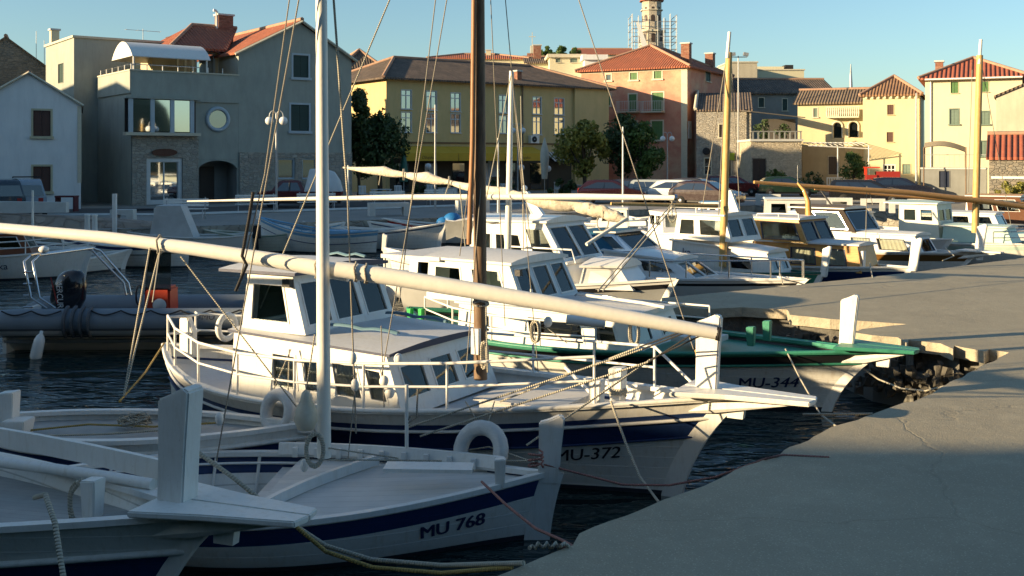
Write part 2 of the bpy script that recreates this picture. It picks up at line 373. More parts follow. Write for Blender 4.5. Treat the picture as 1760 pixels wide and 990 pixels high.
        for fi, poly in enumerate(me.polygons):
            u = s.uv.get(fi)
            if u:
                for k, li in enumerate(poly.loop_indices): dat[li].uv = u[k]
            else:
                nn = poly.normal
                if abs(nn.z) > .93: a = Vector((1, 0, 0)); b = Vector((0, 1, 0))
                else: a = Vector((-nn.y, nn.x, 0)).normalized(); b = nn.cross(a)
                for li in poly.loop_indices:
                    p = me.vertices[me.loops[li].vertex_index].co
                    dat[li].uv = (p.dot(a), p.dot(b))
        o = bpy.data.objects.new(name, me); C.objects.link(o)
        if parent: o.parent = parent
        if label: o['label'] = label
        return o
def MAT(o):
    return Matrix.Translation(o.location) @ o.rotation_euler.to_matrix().to_4x4() if not o.parent else MAT(o.parent) @ Matrix.Translation(o.location)
def thing(name, label, cat, loc=(0, 0, 0), rz=0, group=None):
    o = bpy.data.objects.new(name, None); C.objects.link(o); o.empty_display_size = .3
    o.location = loc; o.rotation_euler = (0, 0, rz); o['label'] = label; o['category'] = cat
    if group: o['group'] = group
    return o
def tag(o, label, cat, group=None):
    o['label'] = label; o['category'] = cat
    if group: o['group'] = group
    return o
def struct(o, k='structure'): o['kind'] = k; return o
def sag(a, b, d, n=14, wob=0):
    a = Vector(a); b = Vector(b)
    return [a.lerp(b, i/n) - Vector((0, 0, d*4*(i/n)*(1-i/n))) for i in range(n+1)]
def wall_open(mb, c, holes, th, m=None, minside=True):
    """c = bl,br,tr,tl seen from outside; holes = (u0,v0,u1,v1); wall sheet with reveals th deep"""
    bl, br, tr, tl = [Vector(p) for p in c]
    nrm = (br-bl).cross(tl-bl).normalized()
    P = lambda u, v: (bl.lerp(br, u)).lerp(tl.lerp(tr, u), v)
    us = sorted({0., 1., *[h[0] for h in holes], *[h[2] for h in holes]}); vs = sorted({0., 1., *[h[1] for h in holes], *[h[3] for h in holes]})
    for a in range(len(us)-1):
        for b in range(len(vs)-1):
            u, v = (us[a]+us[a+1])/2, (vs[b]+vs[b+1])/2
            if any(h[0] < u < h[2] and h[1] < v < h[3] for h in holes): continue
            q = [P(us[a], vs[b]), P(us[a+1], vs[b]), P(us[a+1], vs[b+1]), P(us[a], vs[b+1])]
            mb.face(q, m)
            if minside: mb.face([p-nrm*th for p in q][::-1], m)
    for h in holes:
        q = [P(h[0], h[1]), P(h[2], h[1]), P(h[2], h[3]), P(h[0], h[3])]; k = [p-nrm*th for p in q]
        for i in range(4): j = (i+1) % 4; mb.face([q[j], q[i], k[i], k[j]], m)
    return P, nrm
def textmesh(txt, size, shear=0, bold=0):
    cu = bpy.data.curves.new('t', 'FONT'); cu.body = txt; cu.size = size; cu.shear = shear; cu.offset = bold; cu.resolution_u = 3
    o = bpy.data.objects.new('t', cu); C.objects.link(o)
    dg = bpy.context.evaluated_depsgraph_get(); dg.update()
    me = bpy.data.meshes.new_from_object(o.evaluated_get(dg)); bpy.data.objects.remove(o)
    vs = [v.co.copy() for v in me.vertices]; fs = [tuple(p.vertices) for p in me.polygons]; bpy.data.meshes.remove(me)
    return vs, fs
def text(txt, size, fn, name, m, parent, shear=0, bold=0, sub=True, world=False):
    """fn maps (x, y) of the lettering to a point"""
    vs, fs = textmesh(txt, size, shear, bold)
    mb = MB(); mb.v = [Vector(fn(v.x, v.y)) for v in vs]; mb.f = fs; mb.m = [None]*len(fs); mb.sm = [False]*len(fs)
    return mb.build(name, m, parent, world=world)
# ---------------------------------------------------------------- setting: water, quays, shore, added shade hills
def make_water():
    m = bpy.data.materials.new('harbour_water'); m.use_nodes = True; n = m.node_tree.nodes; l = m.node_tree.links; b = n['Principled BSDF']
    b.inputs['Base Color'].default_value = (.010, .026, .028, 1); b.inputs['Roughness'].default_value = .04; b.inputs['IOR'].default_value = 1.33
    b.inputs['Specular IOR Level'].default_value = .6
    tc = n.new('ShaderNodeTexCoord')
    def nz(sc, s3, det):
        mp = n.new('ShaderNodeMapping'); mp.inputs['Scale'].default_value = s3; l.new(tc.outputs['Object'], mp.inputs[0])
        k = n.new('ShaderNodeTexNoise'); k.inputs['Scale'].default_value = sc; k.inputs['Detail'].default_value = det; k.inputs['Distortion'].default_value = .6; l.new(mp.outputs[0], k.inputs['Vector']); return k.outputs['Fac']
    a = n.new('ShaderNodeMath'); a.operation = 'MULTIPLY_ADD'; l.new(nz(.75, (1, 2.4, 1), 2), a.inputs[0]); a.inputs[1].default_value = 5.0; l.new(nz(3.0, (1, 2.2, 1), 2), a.inputs[2])
    bn = n.new('ShaderNodeBump'); bn.inputs['Strength'].default_value = .5; bn.inputs['Distance'].default_value = .085
    l.new(a.outputs[0], bn.inputs['Height']); l.new(bn.outputs[0], b.inputs['Normal'])
    return m
struct(MB().bb(-900, 900, -300, 900, -1.02, -1.0).build('water', make_water()))
def rag(poly, step, amp, seed=0):
    out = []
    for i in range(len(poly)):
        a, b = Vector(poly[i]), Vector(poly[(i+1) % len(poly)]); L = (b-a).length
        k = max(1, int(L/step)) if L < 60 else 1
        for j in range(k):
            p = a.lerp(b, j/k)
            if k > 1:
                nn = noise.noise_vector(Vector((p.x*2.1+seed, p.y*2.1, 0)))*amp + noise.noise_vector(Vector((p.x*9+seed, p.y*9, 3)))*amp*.6
                p = p+Vector((nn.x, nn.y, 0))
            out.append(p)
    return out
from mathutils.geometry import tessellate_polygon
def slab(name, poly, z0, z1, mtop, mside, zin=None, inset=.0):
    mb = MB(); top = [Vector((p.x, p.y, z1)) for p in poly]
    i0 = len(mb.v); mb.v += top
    for t in tessellate_polygon([top]):
        A, B, Cc = [top[k] for k in t]
        t = tuple(t) if (B-A).cross(Cc-A).z > 0 else tuple(t[::-1])
        mb.f.append(tuple(i0+k for k in t)); mb.m.append(mtop); mb.sm.append(False)
    n = len(poly); area = sum(poly[i].x*poly[(i+1) % n].y-poly[(i+1) % n].x*poly[i].y for i in range(n))
    for i in range(n):
        a, b = top[i], top[(i+1) % n]
        if area < 0: a, b = b, a
        mb.face([Vector((a.x, a.y, z0)), Vector((b.x, b.y, z0)), b, a], mside)
    return mb.build(name, mtop)
PP = [(800, 1010), (985, 936), (993, 917), (1120, 868), (1318, 788), (1336, 781), (1432, 733), (1474, 721), (1553, 692), (1570, 690), (1734, 606),
      (1700, 600), (1694, 604), (1640, 594), (1638, 599), (1617, 590), (1563, 584), (1557, 590), (1545, 580), (1498, 576), (1471, 572), (1482, 565), (1558, 557), (1425, 548), (1358, 541), (1352, 532),
      (1275, 528), (1208, 531), (1146, 523), (1137, 512), (1330, 494), (1560, 469), (1760, 443), (1900, 427), (2300, 395)]
outer = [onz(*p) for p in PP]
pier_poly = [Vector((1.2, 2.0, 0)), *outer, Vector((70, 48, 0)), Vector((70, -30, 0)), Vector((3.2, -30, 0))]
pp = rag(pier_poly, .16, .035)
struct(slab('pier_pavement', pp, -.17, 0, QUAY, SLABE))
def inset(poly, d):
    out = []; n = len(poly)
    area = sum(poly[i].x*poly[(i+1) % n].y-poly[(i+1) % n].x*poly[i].y for i in range(n)); sg = 1 if area > 0 else -1
    for i in range(n):
        t = (poly[(i+1) % n]-poly[i-1]).normalized(); out.append(poly[i]+Vector((-t.y, t.x, 0))*d*sg)
    return out
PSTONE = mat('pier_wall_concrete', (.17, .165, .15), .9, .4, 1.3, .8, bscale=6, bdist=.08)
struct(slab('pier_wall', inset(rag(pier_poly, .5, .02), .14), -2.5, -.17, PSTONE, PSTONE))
# concrete ledge and broken rubble inside the gap of the pier
rb = MB(); random.seed(3)
for i in range(300):
    t = random.random(); a = onz(1360, 540).lerp(onz(1560, 556), t) if i % 2 else onz(1475, 573).lerp(onz(1700, 602), t)
    p = a+Vector((random.uniform(-.3, .25), random.uniform(-.55, .1), 0)); r = random.uniform(.03, .085)
    z = -.28-random.random()*.5
    pts = []
    for k in range(8):
        s = Vector((1 if k & 1 else -1, 1 if k & 2 else -1, 1 if k & 4 else -1))*r*.7
        pts.append(Vector((p.x, p.y, z))+s+Vector([random.uniform(-.4, .4)*r for _ in range(3)]))
    rb.hexa([pts[0], pts[1], pts[3], pts[2], pts[4], pts[5], pts[7], pts[6]])
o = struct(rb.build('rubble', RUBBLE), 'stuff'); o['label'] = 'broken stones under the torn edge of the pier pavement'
lp = [onz(*k, -.45) for k in ((1430, 600), (1500, 628), (1600, 645), (1690, 652), (1790, 640), (1760, 612), (1600, 596), (1480, 590))]
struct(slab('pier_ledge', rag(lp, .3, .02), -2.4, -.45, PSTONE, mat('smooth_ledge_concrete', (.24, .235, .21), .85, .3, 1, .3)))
# far shore: pavement sheet out to the horizon
EDGE = [(-120, 30), (-30, 35), (-19.5, 37.5), (-15.2, 40), (-7, 45.5), (0, 50), (6, 55), (14, 60.5), (20, 56.5), (27, 50), (36, 45), (70, 40)]
sp_ = [Vector((x, y, 0)) for x, y in EDGE]+[Vector((1500, 40, 0)), Vector((1500, 2500, 0)), Vector((-1500, 2500, 0)), Vector((-1500, 30, 0))]
SHORE = mat('waterfront_paving', (.30, .29, .265), .85, kind='concrete', bump=.4)
struct(slab('waterfront_ground', rag(sp_, 1.0, .06), -2.5, 0, SHORE, mat('waterfront_wall_stone', (.40, .38, .33), .9, .3, 2, .8, kind='stone', p=(2.2, 3.4, 1))))
# kerb step and darker road
rd = [Vector(p) for p in ((-60, 47, .004), (-16, 49.5, .004), (-4, 58, .004), (4, 64, .004), (16, 69, .004), (40, 62, .004), (80, 55, .004), (80, 66, .004), (40, 72, .004), (14, 80, .004), (2, 76, .004), (-8, 67, .004), (-18, 57, .004), (-60, 54, .004))]
mb = MB(); 
for t in tessellate_polygon([rd]): mb.face([rd[k] for k in t] if (rd[t[1]]-rd[t[0]]).cross(rd[t[2]]-rd[t[0]]).z > 0 else [rd[k] for k in t[::-1]])
struct(mb.build('road', mat('road_asphalt', (.085, .085, .085), .9, .3, .6, .3)))
kb = MB()
for a, b in zip(rd[:6], rd[1:7]): kb.tube([a+Vector((0, -.1, .03)), b+Vector((0, -.1, .03))], .1, 4, smooth=False)
struct(kb.build('kerb', CONC))
# unseen ridge added at rear left, its profile shaped to shade the near boats
SDn = SUN_DIR.normalized(); NDn = Vector((SDn.y, -SDn.x))   # NDn points away from the camera side
if NDn.y < 0: NDn = -NDn
TS = math.tan(SUN_EL)
def shade_height(n):
    T = [(-60, 30.0), (-4, 26.0), (3, 13), (6.5, 4.4), (7.6, 1.7), (8.4, 1.25), (9.4, .98), (10.4, .90), (11.5, .6), (13, .2), (15.5, -.35), (17.5, -.5), (19, -.3), (22, .1), (26, .3), (30, .4), (36, .7), (45, 2.3), (52, 3.4), (60, 5.6), (66, 6.6), (75, 5.4), (110, 6.5), (200, 7)]
    for (a, h0), (b, h1) in zip(T, T[1:]):
        if n <= b: return h0+(h1-h0)*(n-a)/(b-a)
    return T[-1][1]
unseen_shade_hill = MB(); rows = []; S0 = 26.0
nl = [-60+i*1.0 for i in range(62)]+[2+i*.45 for i in range(1, 90)]+[42+i*2 for i in range(1, 80)]
base = lambda s, n: (SDn*s + NDn*n)
for s_, k in ((S0-3.2, -9), (S0-1.8, .35), (S0, 1.0), (S0+7, 1.0), (S0+30, .7), (S0+80, .0)):
    row = []
    for n in nl:
        h = shade_height(n)+TS*S0
        p = base(s_, n); z = -2 if k == -9 else h*k
        if k in (.35, .7, 1.0) and s_ != S0: z += noise.noise(Vector((p.x*.2, p.y*.2, 0)))*(.6 if k != 1.0 else 0) - (.5 if k == 1.0 else 0)
        row.append(Vector((p.x, p.y, z)))
    rows.append(row)
unseen_shade_hill.grid(rows, smooth=False)
struct(unseen_shade_hill.build('unseen_shade_hill', TERR))
hb = MB(); rows = []  # second unseen ridge, added behind the camera to block skylight and darken the shade
for y_, k in ((-24, 0), (-30, .6), (-42, 1), (-80, .8), (-140, 0)):
    rows.append([Vector((x, y_-abs(x-15)*.05, -2+k*(25+4*noise.noise(Vector((x*.05, y_*.05, 0)))))) for x in range(-20, 121, 4)])
hb.grid(rows, smooth=False); struct(hb.build('unseen_shade_hill', TERR))

# ---------------------------------------------------------------- buildings
class Fr:
    """local frame on the ground; pixel -> point on the local plane y = yo"""
    def __init__(s, x, y, ax, ay):
        s.o = Vector((x, y)); s.ang = atan2(ay, ax); s.a = Vector((cos(s.ang), sin(s.ang))); s.n = Vector((-s.a.y, s.a.x))
    def uv(s, px, py, yo=0.0):
        o = s.o+s.n*yo; k = (px-CXP)/F      # (o.x+u a.x) = k (o.y+u a.y)
        u = (k*o.y-o.x)/(s.a.x-k*s.a.y); Y = o.y+u*s.a.y
        return u, CZ-(py-HY)*Y/F
    def vy(s, px, py, xo=0.0):             # on the side plane x = xo
        o = s.o+s.a*xo; k = (px-CXP)/F
        v = (k*o.y-o.x)/(s.n.x-k*s.n.y); Y = o.y+v*s.n.y
        return v, CZ-(py-HY)*Y/F
def window(root, u, z, u1, z1, y=0.0, kind='glass', frame=FRAMEW, d=.12, bars=(1, 1), fw=.07, out=.025, face='front', x=0.0, glass=None, sill=True, split=None):
    """a window / door set in its opening; face front: plane y; side faces: plane x"""
    w = MB(); 
    def T(a, b, c):  # a along wall, b outwards, c up
        return (a, y-b, c) if face == 'front' else ((x-b, a, c) if face == 'left' else (x+b, a, c))
    def bx(a0, a1, b0, b1, c0, c1, m=None, mb=w):
        p = T(a0, b0, c0); q = T(a1, b1, c1); mb.bb(min(p[0], q[0]), max(p[0], q[0]), min(p[1], q[1]), max(p[1], q[1]), c0, c1, m)
    bx(u-fw, u, -d, out, z-fw, z1+fw); bx(u1, u1+fw, -d, out, z-fw, z1+fw)
    bx(u, u1, -d, out, z1, z1+fw); bx(u, u1, -d, out, z-fw, z)
    if sill: bx(u-fw*1.6, u1+fw*1.6, out+.003, out+.1, z-fw*1.4, z-.01)
    wo = w.build('window', frame, root)
    if kind == 'glass':
        p = MB(); bx(u, u1, -d+.02, -d+.035, z, z1, mb=p); p.build('pane', glass or BGLASS, wo)
        b = MB(); nx, nz = bars; t = .035
        for i in range(nx+1):
            a = u+(u1-u)*i/nx; a0, a1 = max(u, a-t), min(u1, a+t); bx(a0, a1, -d+.04, -d+.08, z, z1, mb=b)
        for i in range(nz+1):
            c = z+(z1-z)*i/nz; 
            for j in range(nx):
                ua, ub = u+(u1-u)*j/nx+t, u+(u1-u)*(j+1)/nx-t
                bx(ua, ub, -d+.041, -d+.079, max(z, c-t), min(z1, c+t), mb=b)
        if split is not None:
            c = z+(z1-z)*split; bx(u+t, u1-t, -d+.042, -d+.078, c-t, c+t, mb=b)
        b.build('sash', frame, wo)
    elif kind == 'blind':
        p = MB(); bx(u, u1, -d+.02, -d+.04, z, z1, mb=p); p.build('blind', glass, wo)
    else:
        b = MB(); um = (u+u1)/2
        bx(u+.01, um-.008, -d+.03, -d+.075, z+.01, z1-.01, mb=b); bx(um+.008, u1-.01, -d+.03, -d+.075, z+.01, z1-.01, mb=b)
        b.build('shutter', kind, wo)
    return wo
def walls(root, L, D, z0, z1, holesF, holesL, holesR, m, name='wall', x0=0, y0=0, mback=None):
    """four walls; holes in metres (u0,z0,u1,z1)"""
    mb = MB(); H = z1-z0
    def fr(hs, W, off): return [((a-off)/W, (c-z0)/H, (b-off)/W, (d-z0)/H) for (a, c, b, d) in hs]
    x1, y1 = x0+L, y0+D
    wall_open(mb, [(x0, y0, z0), (x1, y0, z0), (x1, y0, z1), (x0, y0, z1)], fr(holesF, L, x0), .16, m, False)
    wall_open(mb, [(x1, y0, z0), (x1, y1, z0), (x1, y1, z1), (x1, y0, z1)], fr(holesR, D, y0), .16, m, False)
    hl = [(1-b, c, 1-a, d) for (a, c, b, d) in fr(holesL, D, y0)]
    wall_open(mb, [(x0, y1, z0), (x0, y0, z0), (x0, y0, z1), (x0, y1, z1)], hl, .16, m, False)
    mb.face([(x1, y1, z0), (x0, y1, z0), (x0, y1, z1), (x1, y1, z1)], m)
    return mb.build(name, m, root)
def roof(root, kind, L, D, z, h, m, x0=0, y0=0, ov=.35, th=.14, name='roof', ridge=None, rm=RIDGE, wallm=None):
    a, b, c, d = x0-ov, x0+L+ov, y0-ov, y0+D+ov; t = Vector((0, 0, -th)); zz = z+.02
    mb = MB(); rl = []
    def sl(pts): mb.prism([Vector(p)+t for p in pts], -t, m)
    if kind == 'hip':
        k = ridge if ridge is not None else min(L, D)/2
        if L >= D: r0, r1 = (x0+k, y0+D/2, z+h), (x0+L-k, y0+D/2, z+h)
        else: r0, r1 = (x0+L/2, y0+k, z+h), (x0+L/2, y0+D-k, z+h)
        A, B, Cc, Dd = (a, c, zz), (b, c, zz), (b, d, zz), (a, d, zz)
        if L >= D: fs = ([A, B, r1, r0], [B, Cc, r1], [Cc, Dd, r0, r1], [Dd, A, r0]); hp = ((A, r0), (B, r1), (Cc, r1), (Dd, r0), (r0, r1))
        else: fs = ([A, B, r0], [B, Cc, r1, r0], [Cc, Dd, r1], [Dd, A, r0, r1]); hp = ((A, r0), (B, r0), (Cc, r1), (Dd, r1), (r0, r1))
        for f in fs: sl(f)
        rl = hp
    elif kind == 'gx':      # ridge along x
        sl([(a, c, zz), (b, c, zz), (b, y0+D/2, z+h), (a, y0+D/2, z+h)]); sl([(b, d, zz), (a, d, zz), (a, y0+D/2, z+h), (b, y0+D/2, z+h)])
        rl = [((a, y0+D/2, z+h), (b, y0+D/2, z+h))]
        for x in (x0, x0+L): mb.prism([(x, y0, z), (x, y0+D, z), (x, y0+D/2, z+h-.1)], (.12 if x == x0 else -.12, 0, 0), wallm or m)
    elif kind == 'gy':      # gable to the front
        sl([(a, c, zz), (x0+L/2, c, z+h), (x0+L/2, d, z+h), (a, d, zz)][::-1]); sl([(b, c, zz), (x0+L/2, c, z+h), (x0+L/2, d, z+h), (b, d, zz)])
        rl = [((x0+L/2, c, z+h), (x0+L/2, d, z+h))]
        for y in (y0, y0+D): mb.prism([(x0, y, z), (x0+L, y, z), (x0+L/2, y, z+h-.1)], (0, .12 if y == y0 else -.12, 0), wallm or m)
    elif kind == 'shed':
        sl([(a, c, zz), (b, c, zz), (b, d, z+h), (a, d, z+h)])
        for x in (x0, x0+L): mb.prism([(x, y0, z), (x, y0+D, z), (x, y0+D, z+h-.1)], (.12 if x == x0 else -.12, 0, 0), wallm or m)
    elif kind == 'flat':
        mb.bb(a, b, c, d, z+.01, z+h, m)
    r = mb.build(name, m, root)
    if rl and rm:
        q = MB()
        for p0, p1 in rl: q.tube([Vector(p0)+Vector((0, 0, .03)), Vector(p1)+Vector((0, 0, .03))], .13, 6, rm)
        q.build('ridge_tiles', rm, r)
    return r
def chimney(parent, x, y, z0, z1, w=.6, d=.6, m=BRICK, cap=CONC):
    mb = MB().bb(x-w/2, x+w/2, y-d/2, y+d/2, z0, z1, m); mb.bb(x-w/2-.08, x+w/2+.08, y-d/2-.08, y+d/2+.08, z1+.002, z1+.12, cap); return mb.build('chimney', m, parent)
def pxwin(fr, root, rects, **kw):
    """rects in photo pixels on the front plane -> holes, and the windows themselves"""
    hs = []
    for r in rects:
        x0, y0, x1, y1 = r[:4]; a, zt = fr.uv((x0), y0, kw.get('y', 0)); b, _ = fr.uv(x1, y0, kw.get('y', 0)); am = (a+b)/2
        zt = fr.uv((x0+x1)/2, y0, kw.get('y', 0))[1]; zb = fr.uv((x0+x1)/2, y1, kw.get('y', 0))[1]
        h = (a, zb, b, zt); hs.append(h); k2 = dict(kw); k2.update(r[4] if len(r) > 4 else {})
        window(root, a, zb, b, zt, **k2)
    return hs
def bldg(name, label, cat, fr): return thing(name, label, cat, (fr.o.x, fr.o.y, 0), fr.ang)
def antenna(root, x, y, z0, z1, bars=3, ln=.8, ang=0.3):
    mb = MB().cyl((x, y, z0), (x, y, z1), .02, GALV, 5)
    for i in range(bars):
        z = z1-.12-i*.0; c = -ln/2+ln*i/max(1, bars-1)
        mb.cyl((x+c, y-.25, z), (x+c, y+.25, z), .012, GALV, 4)
    if bars: mb.cyl((x-ln/2, y, z1-.12), (x+ln/2, y, z1-.12), .014, GALV, 4)
    return mb.build('antenna', GALV, root)

# 1 white gabled house, left
f = Fr(-27.6, 54.1, .925, .38); r = bldg('gabled_house', 'small white plastered house with a gable front at the left edge of the harbour', 'house', f)
L = f.uv(139, 0)[0]; ze = f.uv(139, 181)[1]; zp = f.uv(50, 124)[1]
hs = pxwin(f, r, [(57, 190, 87, 234), (57, 286, 87, 329)], kind=SHB, frame=FRAMEY, fw=.1)
walls(r, L, 9, 0, ze, hs, [], [], PL_WHITE); roof(r, 'gy', L, 9, ze, zp-ze, TILEO, ov=.12, wallm=PL_WHITE, th=.1)
q = MB(); q.bb(L-.17, L+.03, -.03, .0, 1.4, ze-.05, TRIM); q.build('corner_stone', TRIM, r)
q = MB(); a = Vector((-.12, -.14, ze-.02)); b = Vector((L/2, -.14, zp-.02)); c = Vector((L+.12, -.14, ze-.02))
q.tube([a, b, c], .07, 4, smooth=False); q.build('verge_board', TRIM, r)
# 0 old stone gable behind it
f = Fr(-36.7, 69.8, .92, .39); r = bldg('stone_barn', 'old bare stone gable rising behind the white gabled house', 'house', f)
L = f.uv(89, 0)[0]; ze = f.uv(89, 122)[1]; zp = f.uv(10, 62)[1]
hs = pxwin(f, r, [(8, 72, 16, 82)], kind=SHB, frame=STONED, fw=.04, sill=False)
walls(r, L, 8, 0, ze, [], [], [], STONED); roof(r, 'gy', L, 8, ze, zp-ze, TILEO, ov=.1, wallm=STONED)
antenna(r, f.uv(61, 60)[0], 2, ze, f.uv(61, 48)[1], 0); antenna(r, f.uv(75, 60)[0], 2.5, ze-.5, f.uv(75, 63)[1], 0)

# 2 big grey house
f = Fr(-21.7, 60, .80, .60); r = bldg('grey_house', 'large grey green house with stone ground floor, roof terrace and round window', 'house', f)
LB = f.uv(410, 0)[0]; LE = f.uv(604, 0)[0]; zpar = f.uv(225, 122)[1]; D1 = 6.4
za = f.uv(517, 38)[1]; zeL = f.uv(604, 101)[1]
hA = [(*[f.uv(340, 0)[0]], 0, f.uv(408, 0)[0], f.uv(375, 275)[1])]
hs = []
# terrace block
door = f.uv(258, 0)[0], f.uv(306, 0)[0]
zd0, zd1 = .25, f.uv(282, 278)[1]
bw = pxwin(f, r, [(478, 274, 504, 306, dict(sill=False)), (520, 274, 542, 306, dict(sill=False))], frame=FRAMEB, glass=BGLASS)
up = pxwin(f, r, [(504, 95, 530, 133), (500, 180, 531, 225)], kind=SHD, frame=FRAMEB, fw=.12)
walls(r, LB-.005, D1+4, 0, zpar, [(door[0], zd0, door[1], zd1)]+hA, [], [], PL_GREY, 'terrace_block')
window(r, door[0], zd0, door[1], zd1, frame=FRAMEW, bars=(2, 1), glass=MGLASS, fw=.22, sill=False)
# gable block
L2 = LE-LB
walls(r, L2, 11, 0, zeL, bw+up, [], [], PL_GREY, 'gable_block', x0=LB)
apx = f.uv(517, 38)[0]
q = MB(); q.prism([(LB, 0, zeL), (LE, 0, zeL), (apx, 0, za-.1)], (0, .15, 0), PL_GREY); q.build('gable', PL_GREY, r); q = MB(); q.prism([(LB, 11, zeL), (LE, 11, zeL), (apx, 11, za-.1)], (0, -.15, 0), PL_GREY); q.build('gable', PL_GREY, r)
q = MB(); t = Vector((0, 0, .14))
q.prism([(LB-.3, -.2, zeL-.2), (apx, -.2, za), (apx, 11.2, za), (LB-.3, 11.2, zeL-.2)][::-1], t, TILE)
q.prism([(LE+.3, -.2, zeL-.2), (apx, -.2, za), (apx, 11.2, za), (LE+.3, 11.2, zeL-.2)], t, TILE); rf = q.build('roof', TILE, r)
MB().tube([(apx, -.2, za+.16), (apx, 11.2, za+.16)], .14, 6).build('ridge_tiles', RIDGE, rf)
MB().tube([(LB-.3, -.22, zeL-.18), (apx, -.22, za+.02), (LE+.3, -.22, zeL-.18)], .09, 4, smooth=False).build('verge_board', TRIM, rf)
# stone cladding of the ground floor, proud of the plaster
zs = f.uv(270, 229)[1]; q = MB()
u0, u1 = f.uv(212, 0)[0], f.uv(340, 0)[0]
H = zs; wall_open(q, [(0.02, -.12, 0), (u1, -.12, 0), (u1, -.12, H), (0.02, -.12, H)], [((door[0]-.24-.02)/(u1-.02), 0, (door[1]+.24-.02)/(u1-.02), (zd1+.22)/H)], .118, STONE, False)
q.face([(0.02, -.12, H), (u1, -.12, H), (u1, -.003, H), (0.02, -.003, H)], TRIM); q.face([(u1, -.12, 0), (u1, -.003, 0), (u1, -.003, H), (u1, -.12, H)], STONE)
ua = f.uv(409, 0)[0]; zst2 = f.uv(500, 262)[1]
q.build('stone_cladding', STONE, r)
q = MB(); hh = [((a-LB)/L2, (b-0)/zst2, (c-LB)/L2, min(.999, d/zst2)) for a, b, c, d in [(w_[0]-.08, w_[1]-.08, w_[2]+.08, w_[3]+.08) for w_ in bw]]
wall_open(q, [(LB+.03, -.1, 0), (LE, -.1, 0), (LE, -.1, zst2), (LB+.03, -.1, zst2)], hh, .098, STONE, False); q.face([(LB+.03, -.1, zst2), (LE, -.1, zst2), (LE, -.003, zst2), (LB+.03, -.003, zst2)], TRIM); q.build('stone_cladding', STONE, r)
# arched porch
a0, a1 = hA[0][0], hA[0][2]; zt = hA[0][3]; q = MB()
arc = [(a0+(a1-a0)*(1-cos(pi*k/12))/2, zt-.65+.62*sin(pi*k/12)) for k in range(13)]
for (xa, za_), (xb, zb_) in zip(arc, arc[1:]): q.prism([(xa, -.02, za_), (xb, -.02, zb_), (xb, -.02, zt+.02), (xa, -.02, zt+.02)], (0, .3, 0), PL_GREY)
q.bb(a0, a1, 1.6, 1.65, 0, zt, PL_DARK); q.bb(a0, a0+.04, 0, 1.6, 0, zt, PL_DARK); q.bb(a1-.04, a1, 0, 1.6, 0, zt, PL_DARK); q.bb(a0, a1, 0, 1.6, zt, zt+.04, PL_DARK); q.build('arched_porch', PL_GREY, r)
MB().bb(a0+.7, a0+1.6, 1.54, 1.6, .1, 2.2).build('door', DOORD, r)
# projecting bay window
b0, b1 = f.uv(214, 0)[0], f.uv(336, 0)[0]; bz0, bz1 = f.uv(270, 228)[1], f.uv(270, 171)[1]; bd = .55
q = MB(); q.bb(b0-.1, b1+.1, -bd-.08, 0, bz0-.18, bz0, TRIM); q.bb(b0-.1, b1+.1, -bd-.08, 0, bz1, bz1+.12, PL_GREY)
q.bb(b0, b1, -.03, -.005, bz0, bz1, DOORD)
ps = [f.uv(k, 0, -bd)[0] for k in (222, 229, 259, 266, 293, 300, 327, 334)]
for i in (0, 2, 4, 6): q.bb(ps[i], ps[i+1], -bd, -bd+.2, bz0, bz1, FRAMEB)
q.build('bay_window', FRAMEB, r); bay = C.objects[-1] if False else None
for i in (1, 3, 5):
    MB().bb(ps[i], ps[i+1], -bd+.06, -bd+.08, bz0+.05, bz1-.05).build('pane', MGLASS, r)
MB().bb(ps[0]+.05, ps[0]+.07, -bd+.2, -.05, bz0, bz1).build('pane', BGLASS, r)
# round window
uc, zc = f.uv(374, 205); rr = f.uv(392, 205)[0]-uc
q = MB(); ring = [(uc+rr*cos(2*pi*k/28), -.04, zc+rr*sin(2*pi*k/28)) for k in range(28)]
q.tube(ring, .12, 6, closed=True); rw = q.build('round_window', FRAMEB, r)
MB().face([(uc+(rr-.05)*cos(2*pi*k/28), -.03, zc+(rr-.05)*sin(2*pi*k/28)) for k in range(28)]).build('pane', glassmat('pale_glass', None, .2, (.2, .23, .22)), rw)
# parapet band and rail of the terrace
zb = f.uv(300, 174)[1]
q = MB(); q.bb(-.02, LB-.01, -.1, -.003, zb, zpar+.02); q.bb(-.1, -.003, -.1, D1, zb+.4, zpar+.02); q.bb(-.14, LB-.01, -.16, .25, zpar+.021, zpar+.1, TRIM); q.bb(-.14, .25, .25, D1, zpar+.021, zpar+.1, TRIM); q.build('parapet', PL_GREY, r)
q = MB(); q.cyl((0, 0, zpar+.4), (LB*.62, 0, zpar+.4), .025, STEEL, 6); q.cyl((0, 0, zpar+.4), (0, D1, zpar+.4), .025, STEEL, 6)
for k in range(7): q.cyl((k*.9, 0, zpar+.05), (k*.9, 0, zpar+.42), .03, WP, 6)
for k in range(1, 6): q.cyl((0, k*1.2, zpar+.05), (0, k*1.2, zpar+.42), .03, WP, 6)
q.build('terrace_rail', STEEL, r)
